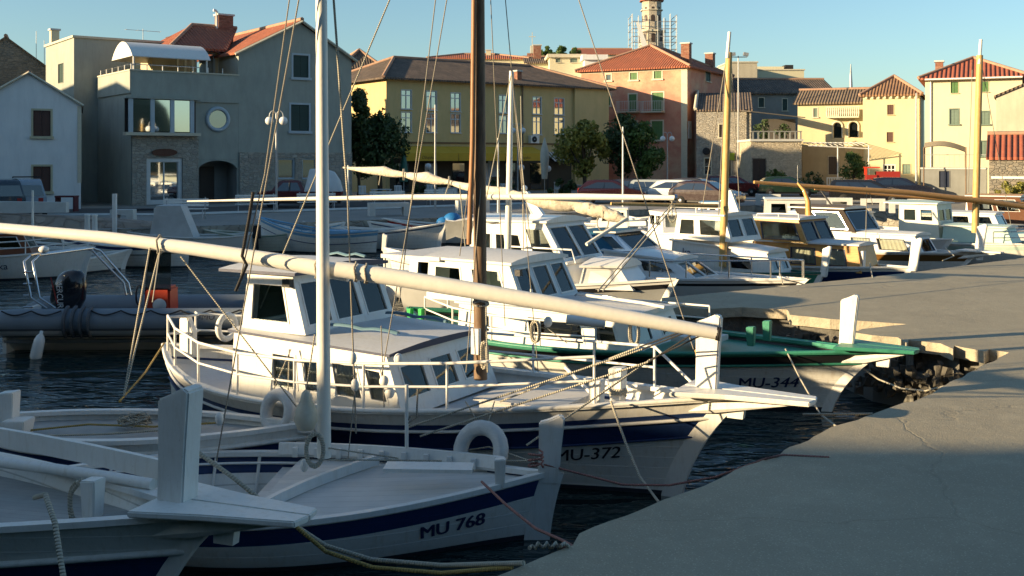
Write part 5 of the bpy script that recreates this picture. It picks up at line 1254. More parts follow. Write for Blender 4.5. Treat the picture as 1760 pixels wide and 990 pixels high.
cabin(b4, h4-6.2, h4-4.25, .98, .93, 1.28, 1.96, sa=.02, sf=.3, side=[(.08, .15, .40, .85), (.52, .15, .86, .85)], front=[(.05, .1, .3, .9), (.36, .1, .64, .9), (.70, .1, .95, .9)], aft=[(.3, .1, .7, .9)], camber=.09, name='wheelhouse', m=mat('pale_blue_grey_paint', (.55, .62, .66), .45, .08, 4, .1), z1f=1.93)
MB().bb(h4-7.2, h4-5.9, -1.0, 1.0, 1.93, 2.0).build('canopy', ROOFG, b4)
for x in (h4-7.15,): 
    for y in (-.95, .95): MB().cyl((x, y, .8), (x, y, 1.93), .025, n=7).build('canopy_post', WP, b4)
MB().bb(h4-4.35, h4-4.25, -1.02, -.94, 1.78, 1.88).build('navigation_light', BLACKP, b4)
for y, zz in ((-.35, 0), (-.2, 0)): bitt(b4, h4-1.15, y*1.4, .86, .36, .1, GREEN)
bitt(b4, h4-.55, .25, .9, .3, .1, GREEN); bitt(b4, h4-.6, -.32, .9, .28, .1, GREEN)
MB().bb(h4-1.9, h4-1.2, -.32, .3, .85, .93).build('hatch', GREYW, b4)
rail(b4, [H4.p(t, 1, -1, -.06) for t in (.1, .22, .34, .46, .58)], None, .42, .018); rail(b4, [H4.p(t, 1, 1, -.06) for t in (.1, .25, .4, .55, .68)], None, .42, .018)
MB().tube([(h4-4.0, .35, 1.33), (h4-3.9, .35, 1.4), (h4-3.2, .35, 1.36), (h4-3.1, .35, 1.3)], .015, 6).build('roof_rail', STEEL, b4)
for px_ in (705, 724): bitt(b4, *local(b4, at(px_, 550, 18.6)), .2, .08, mat('bright_green_plastic', (.03, .45, .10), .4))
MB().tube([(h4-3.8, .1, 1.4), (h4-2.6, .12, 1.34), (h4-2.2, .1, 1.3)], .03, 6).build('boat_hook', WP, b4)
fender(b4, (h4-4.2, -.75, 1.2), .6, .07).rotation_euler = (0, 0, 0)
MB().tube([at(972, 536, 15.4), at(1088, 545, 15.2)], .075, 10).build('rolled_fender', GEL, b4, world=True) if False else None
MB().tube([at(974, 549, 15.2), at(1040, 556, 15.1)], .07, 10).build('long_fender', GEL, b4, world=True)

# --- small wooden boat with chair-like bits behind mast
H5 = Hull(5.5, 1.9, .75, bow=.3, stern=.15, rake=.2, draft=.3)
b5 = boat('wooden_boat', 'small worn white wooden boat with a rising stem behind the brown mast', H5, (-3.65, 31.2), 168, [(.05, WP), (.28, W), (.02, BLACKP)], mdeck=GREYD, post=(.5, .15, .08, -.05, WP), bul=.1, deck=(.8, 1))
# --- B11 cruiser behind 344 with raised wheelhouse + grey tarp
H6 = Hull(6.4, 2.7, .95, bow=.25, stern=.05, rake=.5, draft=.4, tw=.7)
b6 = boat('cabin_cruiser', 'white cabin cruiser with a raised glazed wheelhouse, grey tarpaulin and forward leaning light mast', H6, (3.1, 22.0), -34, [(.10, GEL), (.10, BLACKP)], WP, hullm=mat('grey_hull_paint', (.35, .36, .36), .5), bul=.06, gun=GEL)
h6 = H6.L/2
cabin(b6, h6-5.9, h6-1.5, 1.1, .9, .85, 1.45, sf=.3, side=[(.05, .3, .2, .8)], m=GEL, roofm=GEL, name='lower_cabin', glass=SMOKE)
cabin(b6, h6-4.3, h6-1.8, .95, .85, 1.47, 2.3, sa=.15, sf=.55, side=[(.08, .2, .25, .7), (.30, .2, .42, .7), (.47, .2, .60, .7), (.70, .14, .94, .86)], front=[(.05, .1, .48, .9), (.52, .1, .95, .9)], m=GEL, roofm=GEL, name='wheelhouse', camber=.1)
cabin(b6, h6-1.5, h6-.4, .85, .45, .95, 1.4, sf=.35, sa=.1, m=GEL, roofm=GEL, name='fore_cabin', camber=.14)
q = MB(); rows = [[Vector((h6-4.9+u*1.35, y, 2.3+.16*sin(pi*u)*(1-(y/1.0)**2)+.03*sin(9*u+3*y))) for y in (-1.0, -.6, -.2, .2, .6, 1.0)] for u in [k/6 for k in range(7)]]
rows.insert(0, [Vector((h6-4.95, y*.9, 1.85+.05*sin(9*y))) for y in (-1.0, -.6, -.2, .2, .6, 1.0)]); q.grid(rows, flip=True); q.build('tarpaulin', GREYC, b6)
q = MB(); q.prism([(h6-3.1, -.06, 2.3), (h6-2.75, -.06, 2.3), (h6-3.3, -.06, 2.95), (h6-3.47, -.06, 2.95)], (0, .12, 0)); q.ball((h6-3.4, 0, 3.02), .07); q.build('light_mast', GEL, b6)
MB().tube([(h6-3.2, -1.0, 1.5), (h6-3.2, -1.0, 1.78), (h6-1.6, -.93, 1.78), (h6-1.5, -.93, 1.5)], .02, 6).build('hand_rail', GEL, b6)
# white mast 875 + horizontal yard + furled sail
m8 = mastfn(b6, at(872, 470, 22.5), at(879, 122, 22.5), .075, .045, WM)
MB().tube([at(322, 346, 24.8), at(480, 342.5, 24), at(700, 339, 22.9), at(1000, 338, 21.4), at(1160, 340, 20.6)], [.018, .04, .062, .066, .052], 10).build('yard', WM, b6, world=True)
MB().tube([at(1158, 340, 20.6), at(1163, 341, 20.6)], .075, 10).build('yard_collar', STEEL, b6, world=True)
def furl(root, pts, rads, name='furled_sail', m=SAIL):
    P = [Vector(p) for p in pts]; out = []; rr = []
    for i in range(len(P)-1):
        for k in range(6):
            u = k/6; p_ = P[i].lerp(P[i+1], u); r_ = rads[i]*(1-u)+rads[i+1]*u
            out.append(p_+Vector((0, 0, -.2*r_*sin(pi*u)))); rr.append(r_*(1+.03*sin(i*5+k*2.2)))
    out.append(P[-1]); rr.append(rads[-1])
    return MB().tube(out, rr, 12).build(name, m, root, world=True)
furl(b6, [at(590, 288, 25), at(660, 294, 24.4), at(694, 300, 24.1), at(735, 305, 23.7), at(772, 313, 23.4), at(815, 323, 23.0), at(870, 330, 22.6), at(905, 337, 22.3)], [.02, .12, .06, .13, .05, .1, .11, .06])
furl(b6, [at(905, 341, 21.9), at(950, 349, 21.8), at(990, 352, 21.7), at(1012, 358, 21.6), at(1036, 363, 21.5), at(1060, 372, 21.4), at(1078, 378, 21.3)], [.07, .15, .12, .14, .13, .12, .04])
for px, py, Y_ in ((694, 300, 24.1), (772, 313, 23.4), (1012, 358, 21.6), (1036, 365, 21.5)):
    c_ = at(px, py, Y_); MB().tube([c_+Vector((.01*sin(k), .13*cos(2*pi*k/10), .13*sin(2*pi*k/10))) for k in range(30)], .012, 5).build('sail_tie', ROPE, b6, world=True)
rig(b6, at(1078, 375, 21.2), at(1008, 420, 20.5), .04, WM); 
for a, b in (((1155, 350, 20.6), (1028, 500, 17.5)), ((1160, 352, 20.6), (1036, 500, 17.5)), ((878, 130, 22.4), (830, 370, 22)), ((880, 130, 22.4), (912, 420, 22)), ((895, 165, 22.2), (900, 440, 22.2)), ((772, 315, 23.3), (762, 345, 23.0)), ((790, 318, 21.6), (801, 440, 21)), ((654, 300, 24.4), (651, 318, 24.4)), ((1155, 345, 20.6), (1155, 372, 20.6))): rig(b6, at(*a), at(*b), .012, ROPE)
MB().tube([Vector(at(1155, 368, 20.6))+Vector((.08*cos(k*.7), 0, .16*sin(k*.7))) for k in range(30)], .012, 5).build('rope_coil', ROPE, b6, world=True)
MB().tube([Vector(at(1036, 382, 21.5))+Vector((.12*cos(k*.7), 0, .18*sin(k*.7))) for k in range(40)], .012, 5).build('rope_coil', ROPE, b6, world=True)
# --- B4 motor cruiser with blue canopy
H8 = Hull(6.9, 2.5, .85, bow=.15, stern=0, rake=.7, draft=.4, tw=.8, e0=.25)
b8 = boat('motor_cruiser', 'white motor cruiser with blue folding canopy, dark side windows and steel bow rail', H8, (6.2, 23.9), -38, [(.10, GEL), (.06, BLACKP)], GEL, gun=GEL, hullm=mat('warm_white_gelcoat', (.72, .71, .66), .3), bul=.04, wm=.1)
h8 = H8.L/2
cabin(b8, h8-4.4, h8-1.9, .95, .6, .84, 1.42, sa=.1, sf=.7, side=[(.06, .3, .40, .86), (.48, .3, .86, .86)], front=[(.05, .1, .48, .9), (.52, .1, .95, .9)], m=GEL, roofm=GEL, glass=SMOKE, z1f=1.25, camber=.08)
q = MB(); rows = []
for u, zz, ww in ((0, .95, .95), (.4, 1.5, .92), (1.1, 1.85, .9), (1.7, 1.83, .88), (2.2, 1.45, .85)): rows.append([Vector((h8-6.3+u, ww*cos(pi*k/10), (zz-.0)-(.0 if 0 < k < 10 else .3)+.06*sin(pi*k/10))) for k in range(11)])
q.grid(rows); q.build('folding_canopy', DBLUEC, b8)
cabin(b8, h8-4.6, h8-3.6, .88, .7, 1.44, 1.85, sa=.0, sf=.6, side=[(.1, .1, .85, .85)], front=[(.04, .1, .96, .9)], m=STEEL, roofm=DBLUEC, glass=CLEAR, name='windscreen', camber=.02, ov=0, frame=STEEL)
rail(b8, [H8.p(t, 1, -1, -.08) for t in (.45, .58, .7, .82, .92, .99)], None, .42, .02, STEEL, mids=()); rail(b8, [H8.p(t, 1, 1, -.08) for t in (.45, .58, .7, .82, .92, .99)], None, .42, .02, STEEL, mids=(), name='guard_rail')
# --- B5 green hulled wheelhouse with pale mast
H9 = Hull(6.6, 2.3, .72, bow=.15, stern=.1, rake=.35, draft=.35)
b9 = boat('wheelhouse_boat', 'white wheelhouse boat with a green hull and the nearer pale wooden mast', H9, (7.5, 26.2), -44, [(.05, WP), (.40, GREEN)], mdeck=GREEN, hullm=DGREEN, gun=DGREEN, post=(.75, .2, .1, .1, WP), bul=.08)
h9 = H9.L/2
cabin(b9, h9-3.7, h9-.8, .88, .5, .66, 1.5, sf=.25, side=[(.60, .28, .82, .72)], front=[(.1, .3, .4, .8), (.6, .3, .9, .8)], m=WP, roofm=WP, glass=SMOKE, name='trunk_cabin', z1f=1.3)
cabin(b9, h9-3.6, h9-1.9, .86, .74, 1.55, 2.2, sa=.08, sf=.25, side=[(.08, .2, .38, .85), (.46, .2, .92, .85)], front=[(.05, .15, .46, .88), (.54, .15, .95, .88)], ov=.1, ova=.5, m=WP, roofm=WP, name='wheelhouse')
rail(b9, [(h9-3.8, -.7, 2.26), (h9-3.0, -.7, 2.26), (h9-2.2, -.62, 2.26)], None, .14, .018, mids=()); 
MB().prism([(h9-2.4, -.05, 2.26), (h9-2.1, -.05, 2.26), (h9-2.35, -.05, 2.85), (h9-2.47, -.05, 2.85)], (0, .1, 0)).build('light_mast', WP, b9)
fn = lambda x, y: Vector((h9-2.75+x, -.865+.075*0+.03*(x)-.01, 1.1+y))
text('ka', .3, lambda x, y: Vector((h9-3.35+x, -.89+.07*(x+.95)/1.0*1.0-.03+(.05)*(y+.3), 1.12+y)), 'name_lettering', LETN, b9)
mastfn(b9, at(1242, 458, 27.2), at(1253, 90, 27.2), .10, .085, PALEW); mastfn(b9, at(1250, 100, 27.15), at(1254, 55, 27.2), .05, .045, WM, name='topmast')
MB().tube([at(1050, 350, 26), at(1233, 354, 27)], [.04, .055], 8).build('yard', PALEW, b9, world=True)
for a, b in (((1250, 90, 27.2), (1197, 420, 28)), ((1256, 90, 27.2), (1275, 420, 28.5)), ((1247, 120, 27.2), (1235, 370, 26.5))): rig(b9, at(*a), at(*b), .012, ROPED)
# --- B6 varnished cabin
H10 = Hull(6.9, 2.4, .72, bow=.15, stern=.1, rake=.4, draft=.35)
b10 = boat('wooden_cabin_boat', 'boat with varnished wooden cabin sides and navy hull band beside the pier', H10, (10.2, 27.6), -46, [(.12, WP), (.28, NAVY)], mdeck=GREYW, post=(.85, .26, .1, .12, WP), bul=.14)
h10 = H10.L/2
cabin(b10, h10-3.9, h10-.85, .95, .5, .65, 1.36, sf=.15, side=[(.36, .2, .60, .85), (.66, .2, .88, .85)], m=VARN, roofm=ROOFG, glass=CLEAR, frame=SEAM, curtains=True, name='trunk_cabin')
cabin(b10, h10-3.9, h10-2.3, .92, .78, 1.38, 2.0, sa=-.1, sf=.3, side=[(.18, .1, .9, .86)], front=[(.04, .1, .47, .9), (.53, .1, .96, .9)], m=VARN, roofm=ROOFG, frame=SEAM, name='wheelhouse', ova=.25)
q = MB(); rows = [[Vector((h10-3.95-u*1.35, s_*.9, z_)) for s_, z_ in ((-1, .75), (-1, 2.0-u*1.1), (0, 2.1-u*1.1), (1, 2.0-u*1.1), (1, .75))] for u in (0, .5, 1)]; q.grid(rows); q.build('canvas_hood', CREAMC, b10)
MB().tube([(h10-2.7, 0, 2.1), (h10-2.72, 0, 2.5), (h10-2.85, 0, 2.8), (h10-3.05, 0, 3.0)], [.1, .075, .05, .03], 7).build('curved_horn_post', VARN, b10)
MB().cyl((h10-3.05, 0, 3.0), (h10-3.05, 0, 3.5), .01).build('aerial', STEEL, b10)
rail(b10, [(h10-3.9, -.75, 2.03), (h10-3.2, -.75, 2.06), (h10-2.6, -.7, 2.06)], None, .1, .018, mids=(), name='roof_rail')
hulltext(b10, H10, 'HR-28', .2, .80, .5, -1, LETK)
bitt(b10, h10-.95, -.3, .8, .42, .14)
# --- B7 brown windscreen boat
H11 = Hull(7.2, 2.5, .75, bow=.12, stern=.1, rake=.7, draft=.35)
b11 = boat('motor_boat', 'white boat with dark brown canopy, raked windscreen and brown band along the pier edge', H11, (13.6, 31.9), -47, [(.08, WP), (.2, mat('brown_band_paint', (.16, .08, .02), .5))], mdeck=GREYW, post=(.95, .28, .1, .1, WP), platform=(.7, .4, WP), bul=.1)
h11 = H11.L/2
cabin(b11, h11-4.3, h11-.9, .98, .5, .7, 1.3, sf=.35, side=[(.34, .2, .54, .8), (.60, .2, .88, .8)], front=[(.1, .2, .9, .8)], m=WP, roofm=WP, glass=CLEAR, frame=SEAM, curtains=True, name='trunk_cabin')
cabin(b11, h11-4.7, h11-3.0, .95, .8, 1.32, 2.05, sa=-.5, sf=.5, side=[(.35, .12, .88, .88)], front=[(.04, .1, .96, .9)], m=mat('dark_brown_paint', (.045, .035, .03), .85), roofm=BROWNC, frame=STEEL, name='wheelhouse', ova=.2)
MB().tube([(h11-4.2, -.2, 2.12), (h11-4.6, -.2, 2.6), (h11-4.7, -.2, 2.75)], .03).build('light_mast', BLACKP, b11)
mm_ = mastfn(b11, at(1676, 400, 34), at(1684, 95, 34), .11, .10, PALEW); mastfn(b11, at(1683, 110, 33.95), at(1686, 68, 34), .055, .05, WM, name='topmast')
MB().tube([at(1296, 313, 32), at(1400, 321, 32.5), at(1560, 331, 33.2), at(1700, 347, 34), at(1790, 360, 34.5)], [.05, .07, .09, .095, .09], 10).build('yard', ORW, b11, world=True)
MB().tube([at(1400, 325, 33), at(1640, 345, 34), at(1790, 350, 34.6)], [.03, .045, .04], 8).build('lower_spar', ORW, b11, world=True)
for a, b in (((1490, 320, 33), (1488, 408, 33)), ((1492, 322, 33), (1500, 352, 33)), ((1671, 120, 34), (1664, 330, 35)), ((1689, 120, 34), (1740, 400, 36))): rig(b11, at(*a), at(*b), .012, ROPED)
# --- B8 pale teal
H12 = Hull(7.0, 2.5, .8, bow=.15, stern=.1, rake=.5, draft=.35)
b12 = boat('fishing_boat', 'pale teal and white boat with a small square wheelhouse and low bow rail', H12, (18.2, 34.4), -42, [(.1, WP), (.12, TEAL)], mdeck=TEAL, post=None, bul=.12, gun=WP)
h12 = H12.L/2
cabin(b12, h12-5.3, h12-3.9, .85, .75, .9, 2.1, sa=.0, sf=.12, side=[(.12, .5, .45, .85), (.55, .5, .88, .85)], front=[(.08, .5, .46, .85), (.54, .5, .92, .85)], m=mat('pale_cream_paint', (.70, .72, .62), .5), roofm=TEAL, name='wheelhouse', ov=.15, ova=.5)
cabin(b12, h12-3.8, h12-1.6, .8, .5, .85, 1.35, sf=.2, m=TEAL, roofm=TEAL, name='trunk_cabin')
rail(b12, [H12.p(t, 1, -1, -.08) for t in (.7, .82, .92, .99)], None, .4, .018, STEEL)
# --- B10 white cabin behind B6
H13 = Hull(6.5, 2.4, .85, bow=.15, stern=0, rake=.5, draft=.35, tw=.8)
b13 = boat('cabin_boat', 'white cabin boat with two rounded dark windows behind the varnished cabin boat', H13, (14.4, 35.4), -40, [(.1, GEL)], GEL, gun=GEL, hullm=GEL, bul=.05)
h13 = H13.L/2
cabin(b13, h13-5.0, h13-2.2, .98, .8, .9, 1.75, sf=.4, side=[(.1, .4, .3, .85), (.38, .4, .80, .85)], front=[(.1, .2, .9, .85)], m=GEL, roofm=GEL, glass=SMOKE, frame=BLACKP)
# --- B9 varnished wood-glass cabin + far right group
H14 = Hull(7.0, 2.4, .8, bow=.15, stern=0, rake=.5, draft=.35, tw=.8)
b14 = boat('wooden_cabin_boat', 'dark wood and glass cabin boat at the far right edge', H14, (24.2, 42), -35, [(.1, WP), (.15, NAVY)], GEL, bul=.05)
h14 = H14.L/2
cabin(b14, h14-5.4, h14-3.0, .98, .85, 1.0, 2.1, sf=.5, sa=-.1, side=[(.1, .45, .45, .9), (.52, .45, .9, .9)], front=[(.05, .3, .48, .9), (.52, .3, .95, .9)], m=mat('dark_varnish', (.14, .06, .03), .35), roofm=VARN)
cabin(b14, h14-2.9, h14-1.2, .8, .5, .95, 1.35, sf=.3, m=GEL, roofm=LBLUE)
H15 = Hull(6.0, 2.3, .8, bow=.15, stern=0, rake=.5, draft=.35, tw=.8)
def simpleboat(name, label, px, Y, deg, L=4.6, B=1.7, fb=.55, bands=((.06, W),), hullm=W, gun=WP, tw=0.0, deck=(.8, 1), cab=None, mdeck=GREYW, post=None, group=None, bow=.2, cat='boat', glass=SMOKE, strakes=(), stern=.1, mot=False):
    H = Hull(L, B, fb, bow=bow, stern=stern, rake=.3, draft=.3, tw=tw)
    a = radians(deg); cx = (px-CXP)/F*Y; b = boat(name, label, H, (cx+cos(a)*L/2, Y+sin(a)*L/2), deg, list(bands), mdeck, gun=gun, hullm=hullm, deck=deck, post=post, group=group, cat=cat, strakes=strakes)
    if cab:
        x0, x1, h_, m, rm = cab; cabin(b, x0, x1, B*.38, B*.3, fb-.05, fb+h_, sa=.05, sf=.35, side=[(.1, .4, .45, .88), (.52, .4, .9, .88)], front=[(.08, .35, .92, .9)], aft=[], m=m, roofm=rm, glass=glass)
    if mot:
        q = MB(); q.bb(-L/2-.3, -L/2-.02, -.14, .14, fb-.1, fb+.4); q.bb(-L/2-.22, -L/2-.1, -.06, .06, -.5, fb-.1); q.build('outboard_motor', BLACKP, b)
    return b, H
simpleboat('cabin_boat', 'white cabin boat with a glazed wheelhouse moored below the orange yard', 1378, 46, -10, 5.5, 2.0, .75, tw=.8, cab=(-1.6, .6, 1.15, GEL, GEL), hullm=GEL, deck=(.0, 1))
simpleboat('cabin_boat', 'small white boat with a flat cream top at the far right waterline', 1742, 50, 5, 5, 2.0, .8, tw=.8, cab=(-2.0, 1.6, 1.0, GEL, WM), hullm=GEL, deck=(0, 1))
simpleboat('motor_boat', 'small white boat with low windscreen in front of the black car', 1590, 44, -30, 5, 1.9, .7, tw=.8, cab=(-.8, .8, .7, GEL, LBLUE), hullm=GEL, deck=(0, 1))
simpleboat('motor_boat', 'white boat with blue cover between the teal boat and the right edge', 1690, 42, -40, 5.4, 2.0, .8, tw=.8, cab=(-1.2, .9, .7, GEL, ROOFG), hullm=GEL, deck=(0, 1), bands=((.1, LBLUE),))
# back row along the far quay
b, H = simpleboat('cabin_boat', 'white boat with a brown wooden cabin and blue script name at the left edge', 12, 32.5, 12, 4.6, 1.9, .75, tw=.8, cab=(-1.3, .9, .65, mat('reddish_cabin_wood', (.22, .08, .04), .4), WP), hullm=WP, deck=(0, 1), mdeck=WP)
hulltext(b, H, 'Aska', .30, .42, .42, -1, LETN, name='name_lettering'); rail(b, [H.p(t, 1, -1, -.08) for t in (.45, .65, .85, .97)], None, .4, .02, WP)
simpleboat('rowing_boat', 'small grey white rowing boat stern on beside the boat with script name', 118, 34.0, 40, 3.6, 1.5, .45, tw=.7)
simpleboat('wooden_boat', 'white wooden boat with a navy gunwale behind the inflatable boat', 218, 36.3, 165, 4.8, 1.8, .75, bands=((.04, WP), (.10, NAVY)), deck=(.55, 1), strakes=((.3, .012, BLACKP),))
b, H = simpleboat('speedboat', 'grey white speedboat with black outboard motor and tall pale windscreen cover', 330, 40.6, 185, 4.6, 1.9, .7, tw=.85, hullm=GEL, gun=GEL, deck=(.55, 1), mot=True)
MB().prism([(-.2, -.6, .6), (1.5, -.55, .6), (1.2, -.45, 1.9), (.3, -.5, 1.9)], (0, 1.1, 0)).build('windscreen_cover', GREYC, b)
fender(b, (1.9, .85, .5), .4, .1)
simpleboat('rowing_boat', 'cream and green plastic rowing boat beside the speedboat', 430, 41.8, 172, 3.7, 1.5, .68, bands=((.06, GREEN),), hullm=CREAMP, gun=CREAMP)
b, H = simpleboat('wooden_boat', 'long white wooden boat with high bow and blue inside seen left of the tall yard', 548, 41.6, 162, 5.0, 1.9, .8, bands=((.08, W), (.10, LBLUE)), gun=LBLUE, strakes=((.42, .015, NAVY),), bow=.55, deck=(.8, 1), post=(.35, .14, .08, 0, WP)); q = MB().bb(-1.6, -.3, -.5, .4, .7, .87); q.build('folded_cover', LBLUE, b)
simpleboat('wooden_boat', 'white wooden boat with pointed bow overlapping the boat with blue inside', 668, 43.0, -12, 4.4, 1.7, .75, bands=((.07, W), (.04, NAVY)), deck=(.6, 1), bow=.35)
b, H = simpleboat('wooden_boat', 'white boat with red gunwale line and a bright blue tarpaulin heap', 768, 46.0, 168, 5.4, 1.8, .75, bands=((.07, W), (.09, RED)), deck=(.6, 1), bow=.3)
q = MB(); q.ball((-.25, 0, 1.0), .42, n=12, sz=.8); q.ball((.1, .1, .9), .36, n=12, sz=.7); q.build('blue_tarpaulin', BLUET, b)
for i, (px, Y, dg_, m, cab, lab) in enumerate(((905, 45, 160, W, None, 'white open boat left of the furled sail tip'), (968, 46.5, 150, W, None, 'white open boat with raised bow under the furled sail'), (1040, 44, 170, GEL, (-1.0, .4, .8, GEL, GEL), 'small grey white cuddy boat under the end of the furled sail'), (1085, 49, 100, W, None, 'white open boat end on behind the blue canopy'), (1215, 50, 150, GEL, (-.8, .5, .8, GEL, LBLUE), 'small white cuddy boat right of the pointed bow boat'), (1290, 52, 160, W, None, 'white open boat behind the green hulled boat'))):
    simpleboat('small_boat', lab, px, Y+.8, dg_, 4.6, 1.7, .75, hullm=m, cab=cab, deck=(.55, 1), tw=.7 if cab else 0)
b, H = simpleboat('speedboat', 'small white speedboat pointing its sharp bow at the camera under the yard tip', 1158, 41.5, -82, 4.6, 1.9, .75, tw=.85, hullm=GEL, gun=GEL, deck=(.45, 1), cab=(-1.2, .5, .8, GEL, GEL), glass=CLEAR)
simpleboat('wooden_boat', 'low pale wooden boat with brown side behind the blue canopy', 1175, 32.5, 12, 4.6, 1.6, .65, bands=((.12, PALEW), (.10, MASTW)), deck=(.6, 1), gun=PALEW, hullm=MASTW)
for px, Y, dg_, L_, m_, lab, mh in ((500, 44.0, 15, 4.0, LBLUE, 'short white boat with a blue line tucked behind the boat with blue inside', 0), (610, 44.6, 170, 4.2, NAVY, 'white boat with a thin navy line right behind the tall white mast', 3.4), (722, 45.6, -170, 4.0, NAVY, 'white double ended boat left of the red lined boat', 0), (845, 47.2, 15, 4.4, GREEN, 'white boat with a green line right of the brown mast', 4.6), (1060, 50.2, 8, 4.4, NAVY, 'white boat with a bare thin mast behind the end of the furled sail', 5.2), (70, 36.2, 172, 3.8, NAVY, 'small white boat between the embankment and the boat with script name', 2.6)):
    b_, H_ = simpleboat('small_boat', lab, px, Y, dg_, L_, 1.6, .7, bands=((.07, W), (.05, m_)), deck=(.6, 1), bow=.3)
    q = MB(); q.cyl((-.9, -.5, .5), (1.1, .2, .66), .03); q.bb(-1.3, -.9, -.2, .2, .3, .62); q.build('oar', PALEW, b_)
    if mh: MB().tube([(.3, 0, .2), (.3, 0, mh)], [.05, .035], 8).build('mast', WM, b_)
for px, Y, dg_, lab in ((880, 47.5, 172, 'white open boat close under the quay left of the bow of its neighbour'), (935, 48, 20, 'white open boat close under the quay in the middle of the back row'), (1000, 49, 165, 'white open boat close under the quay behind the grey cuddy boat'), (1120, 51, 175, 'white open boat close under the quay left of the sharp bowed speedboat')): simpleboat('small_boat', lab, px, Y, dg_, 4.2, 1.7, .75, bands=((.07, W), (.05, LBLUE)), deck=(.55, 1))
for i, (px, Y, lab) in enumerate(((1035, 30, 'half hidden white boat with a square bow post behind the blue canopy'), (790, 27, 'low white boat between the brown mast and the raised wheelhouse'))):
    simpleboat('wooden_boat', lab, px, Y, -30, 4.8, 1.8, .62, bands=((.06, W), (.06, NAVY)), deck=(.5, 1), post=(.6, .22, .1, 0, WP))
# --- RIB
rr_ = thing('inflatable_boat', 'grey rigid inflatable boat with black outboard motor, steel arch and red console', 'inflatable boat', (-6.05, 20.9, -1), radians(2))
hp = 3.6; tz = .62
def ribpath(y=1.0, n=40):
    P = [Vector((-hp-.35, -y, tz)), Vector((-hp, -y, tz))]; P += [Vector((-hp+(hp+1.6)*k/14, -y, tz)) for k in range(1, 15)]
    P += [Vector((1.6+1.9*sin(pi/2*k/10), -y*cos(pi/2*k/10), tz+.28*sin(pi/2*k/10)**2)) for k in range(1, 10)]
    P += [Vector((3.5, 0, tz+.28))]; return P+[Vector((p.x, -p.y, p.z)) for p in P[:-1]][::-1]
P = ribpath(); n_ = len(P); rad = [.05, .23]+[.25]*(n_-4)+[.23, .05]
MB().tube(P, rad, 20).build('inflatable_tube', RIBG, rr_)
q = MB(); q.tube([p+Vector((0, 0, 0)) for p in P[1:-1]], .01, 4)
st = MB()
def side_strip(z_, h_, m, x0, x1, off=.012):
    s_ = MB(); rows = []
    for k in range(24):
        x = x0+(x1-x0)*k/23; row = []
        for j in range(4):
            zz = z_+h_*j/3; a = math.asin(max(-1, min(1, (zz)/.27))); row.append(Vector((x, -1.0-(.27+off)*cos(a), tz+(.27+off)*sin(a))))
        rows.append(row)
    s_.grid(rows, flip=True); return s_.build('side_strip', m, rr_)
side_strip(-.12, .04, RIBD, -hp, 1.6, .02); side_strip(-.22, .10, RIBL, -hp, -2.35); side_strip(-.22, .10, RIBL, -1.85, 1.6); side_strip(-.25, .03, RIBD, -hp, 1.6, .02)
q = MB()
for k in range(4):
    x = -2.33+k*.15; q.tube([Vector((x, -1.0-.285*cos(a), tz+.285*sin(a))) for a in [-1.1+2.6*j/12 for j in range(13)]], .035, 5)
q.build('chafe_patch', RIBD, rr_)
q = MB(); 
for k in range(9):
    if 2 <= k <= 2: continue
    xa, xb = -3.5+k*.55, -2.95+k*.55
    q.tube([Vector((xa+(xb-xa)*j/8, -1.0-.285*cos(.95-.35*sin(pi*j/8)), tz+.285*sin(.95-.35*sin(pi*j/8)))) for j in range(9)], .014, 5)
q.build('grab_line', ROPEK, rr_)
text('PA-MU', .17, lambda x, y: Vector((-.05+x, -1.0-.28*cos(.25+y*3.2), tz+.28*sin(.25+y*3.2))), 'registration_lettering', LETK, rr_)
q = MB(); rows = []
for x, w_, kz in ((-hp, .9, -.3), (-1.5, .9, -.35), (1.2, .8, -.3), (2.4, .5, -.1), (3.3, .05, .5)): rows.append([Vector((x, -w_, tz-.15)), Vector((x, -w_*.8, .15)), Vector((x, 0, kz)), Vector((x, w_*.8, .15)), Vector((x, w_, tz-.15))])
q.grid(rows); q.build('rigid_hull', GEL, rr_); MB().bb(-hp, 2.2, -.85, .85, .2, .26).build('floor', RIBG, rr_); MB().bb(-hp-.02, -hp+.05, -.85, .85, .0, tz+.1).build('transom', GEL, rr_)
q = MB(); 
for y in (-.95, .95):
    sg = 1 if y > 0 else -1
    for dx in (0, .16): q.tube([Vector((-2.75+dx, y, tz+.25)), Vector((-3.05+dx, y, tz+.45)), Vector((-3.2+dx, y*.95, 1.75)), Vector((-3.13+dx, y*.8, 1.85))] if y < 0 else [Vector((-1.9+dx*.6, y, tz+.25)), Vector((-1.95+dx*.6, y, tz+.5)), Vector((-2.55+dx, y*.9, 1.8)), Vector((-2.65+dx, y*.8, 1.85))], .024, 8)
q.tube([Vector((-3.1, -.78, 1.86)), Vector((-2.65, .78, 1.86))], .024, 8); q.tube([Vector((-2.95, -.78, 1.86)), Vector((-2.5, .78, 1.86))], .024, 8)
for k in range(4): z_ = 1.55-k*.22; q.tube([Vector((-3.2, -.93, z_)), Vector((-3.03, -.93, z_))], .02, 6)
q.build('steel_arch', STEEL, rr_); MB().ball((-2.95, -.6, 1.95), .1, n=12, sz=.7).build('antenna_dome', GEL, rr_)
mo = MB(); sec = [(-.02, .10, .6), (.1, .2, .86), (.16, .23, 1.1), (.14, .22, 1.35), (.06, .17, 1.5), (.0, .06, 1.56)]
mx = -2.65; rows = []
for zz, rx, ry, ox in ((.55, .16, .12, -.05), (.75, .26, .18, 0), (.95, .34, .22, .02), (1.2, .33, .22, .05), (1.42, .26, .19, .1), (1.5, .16, .12, .12), (1.52, .02, .02, .12)):
    rows.append([Vector((mx+ox+rx*cos(2*pi*k/18), -.25+ry*sin(2*pi*k/18), zz)) for k in range(18)])
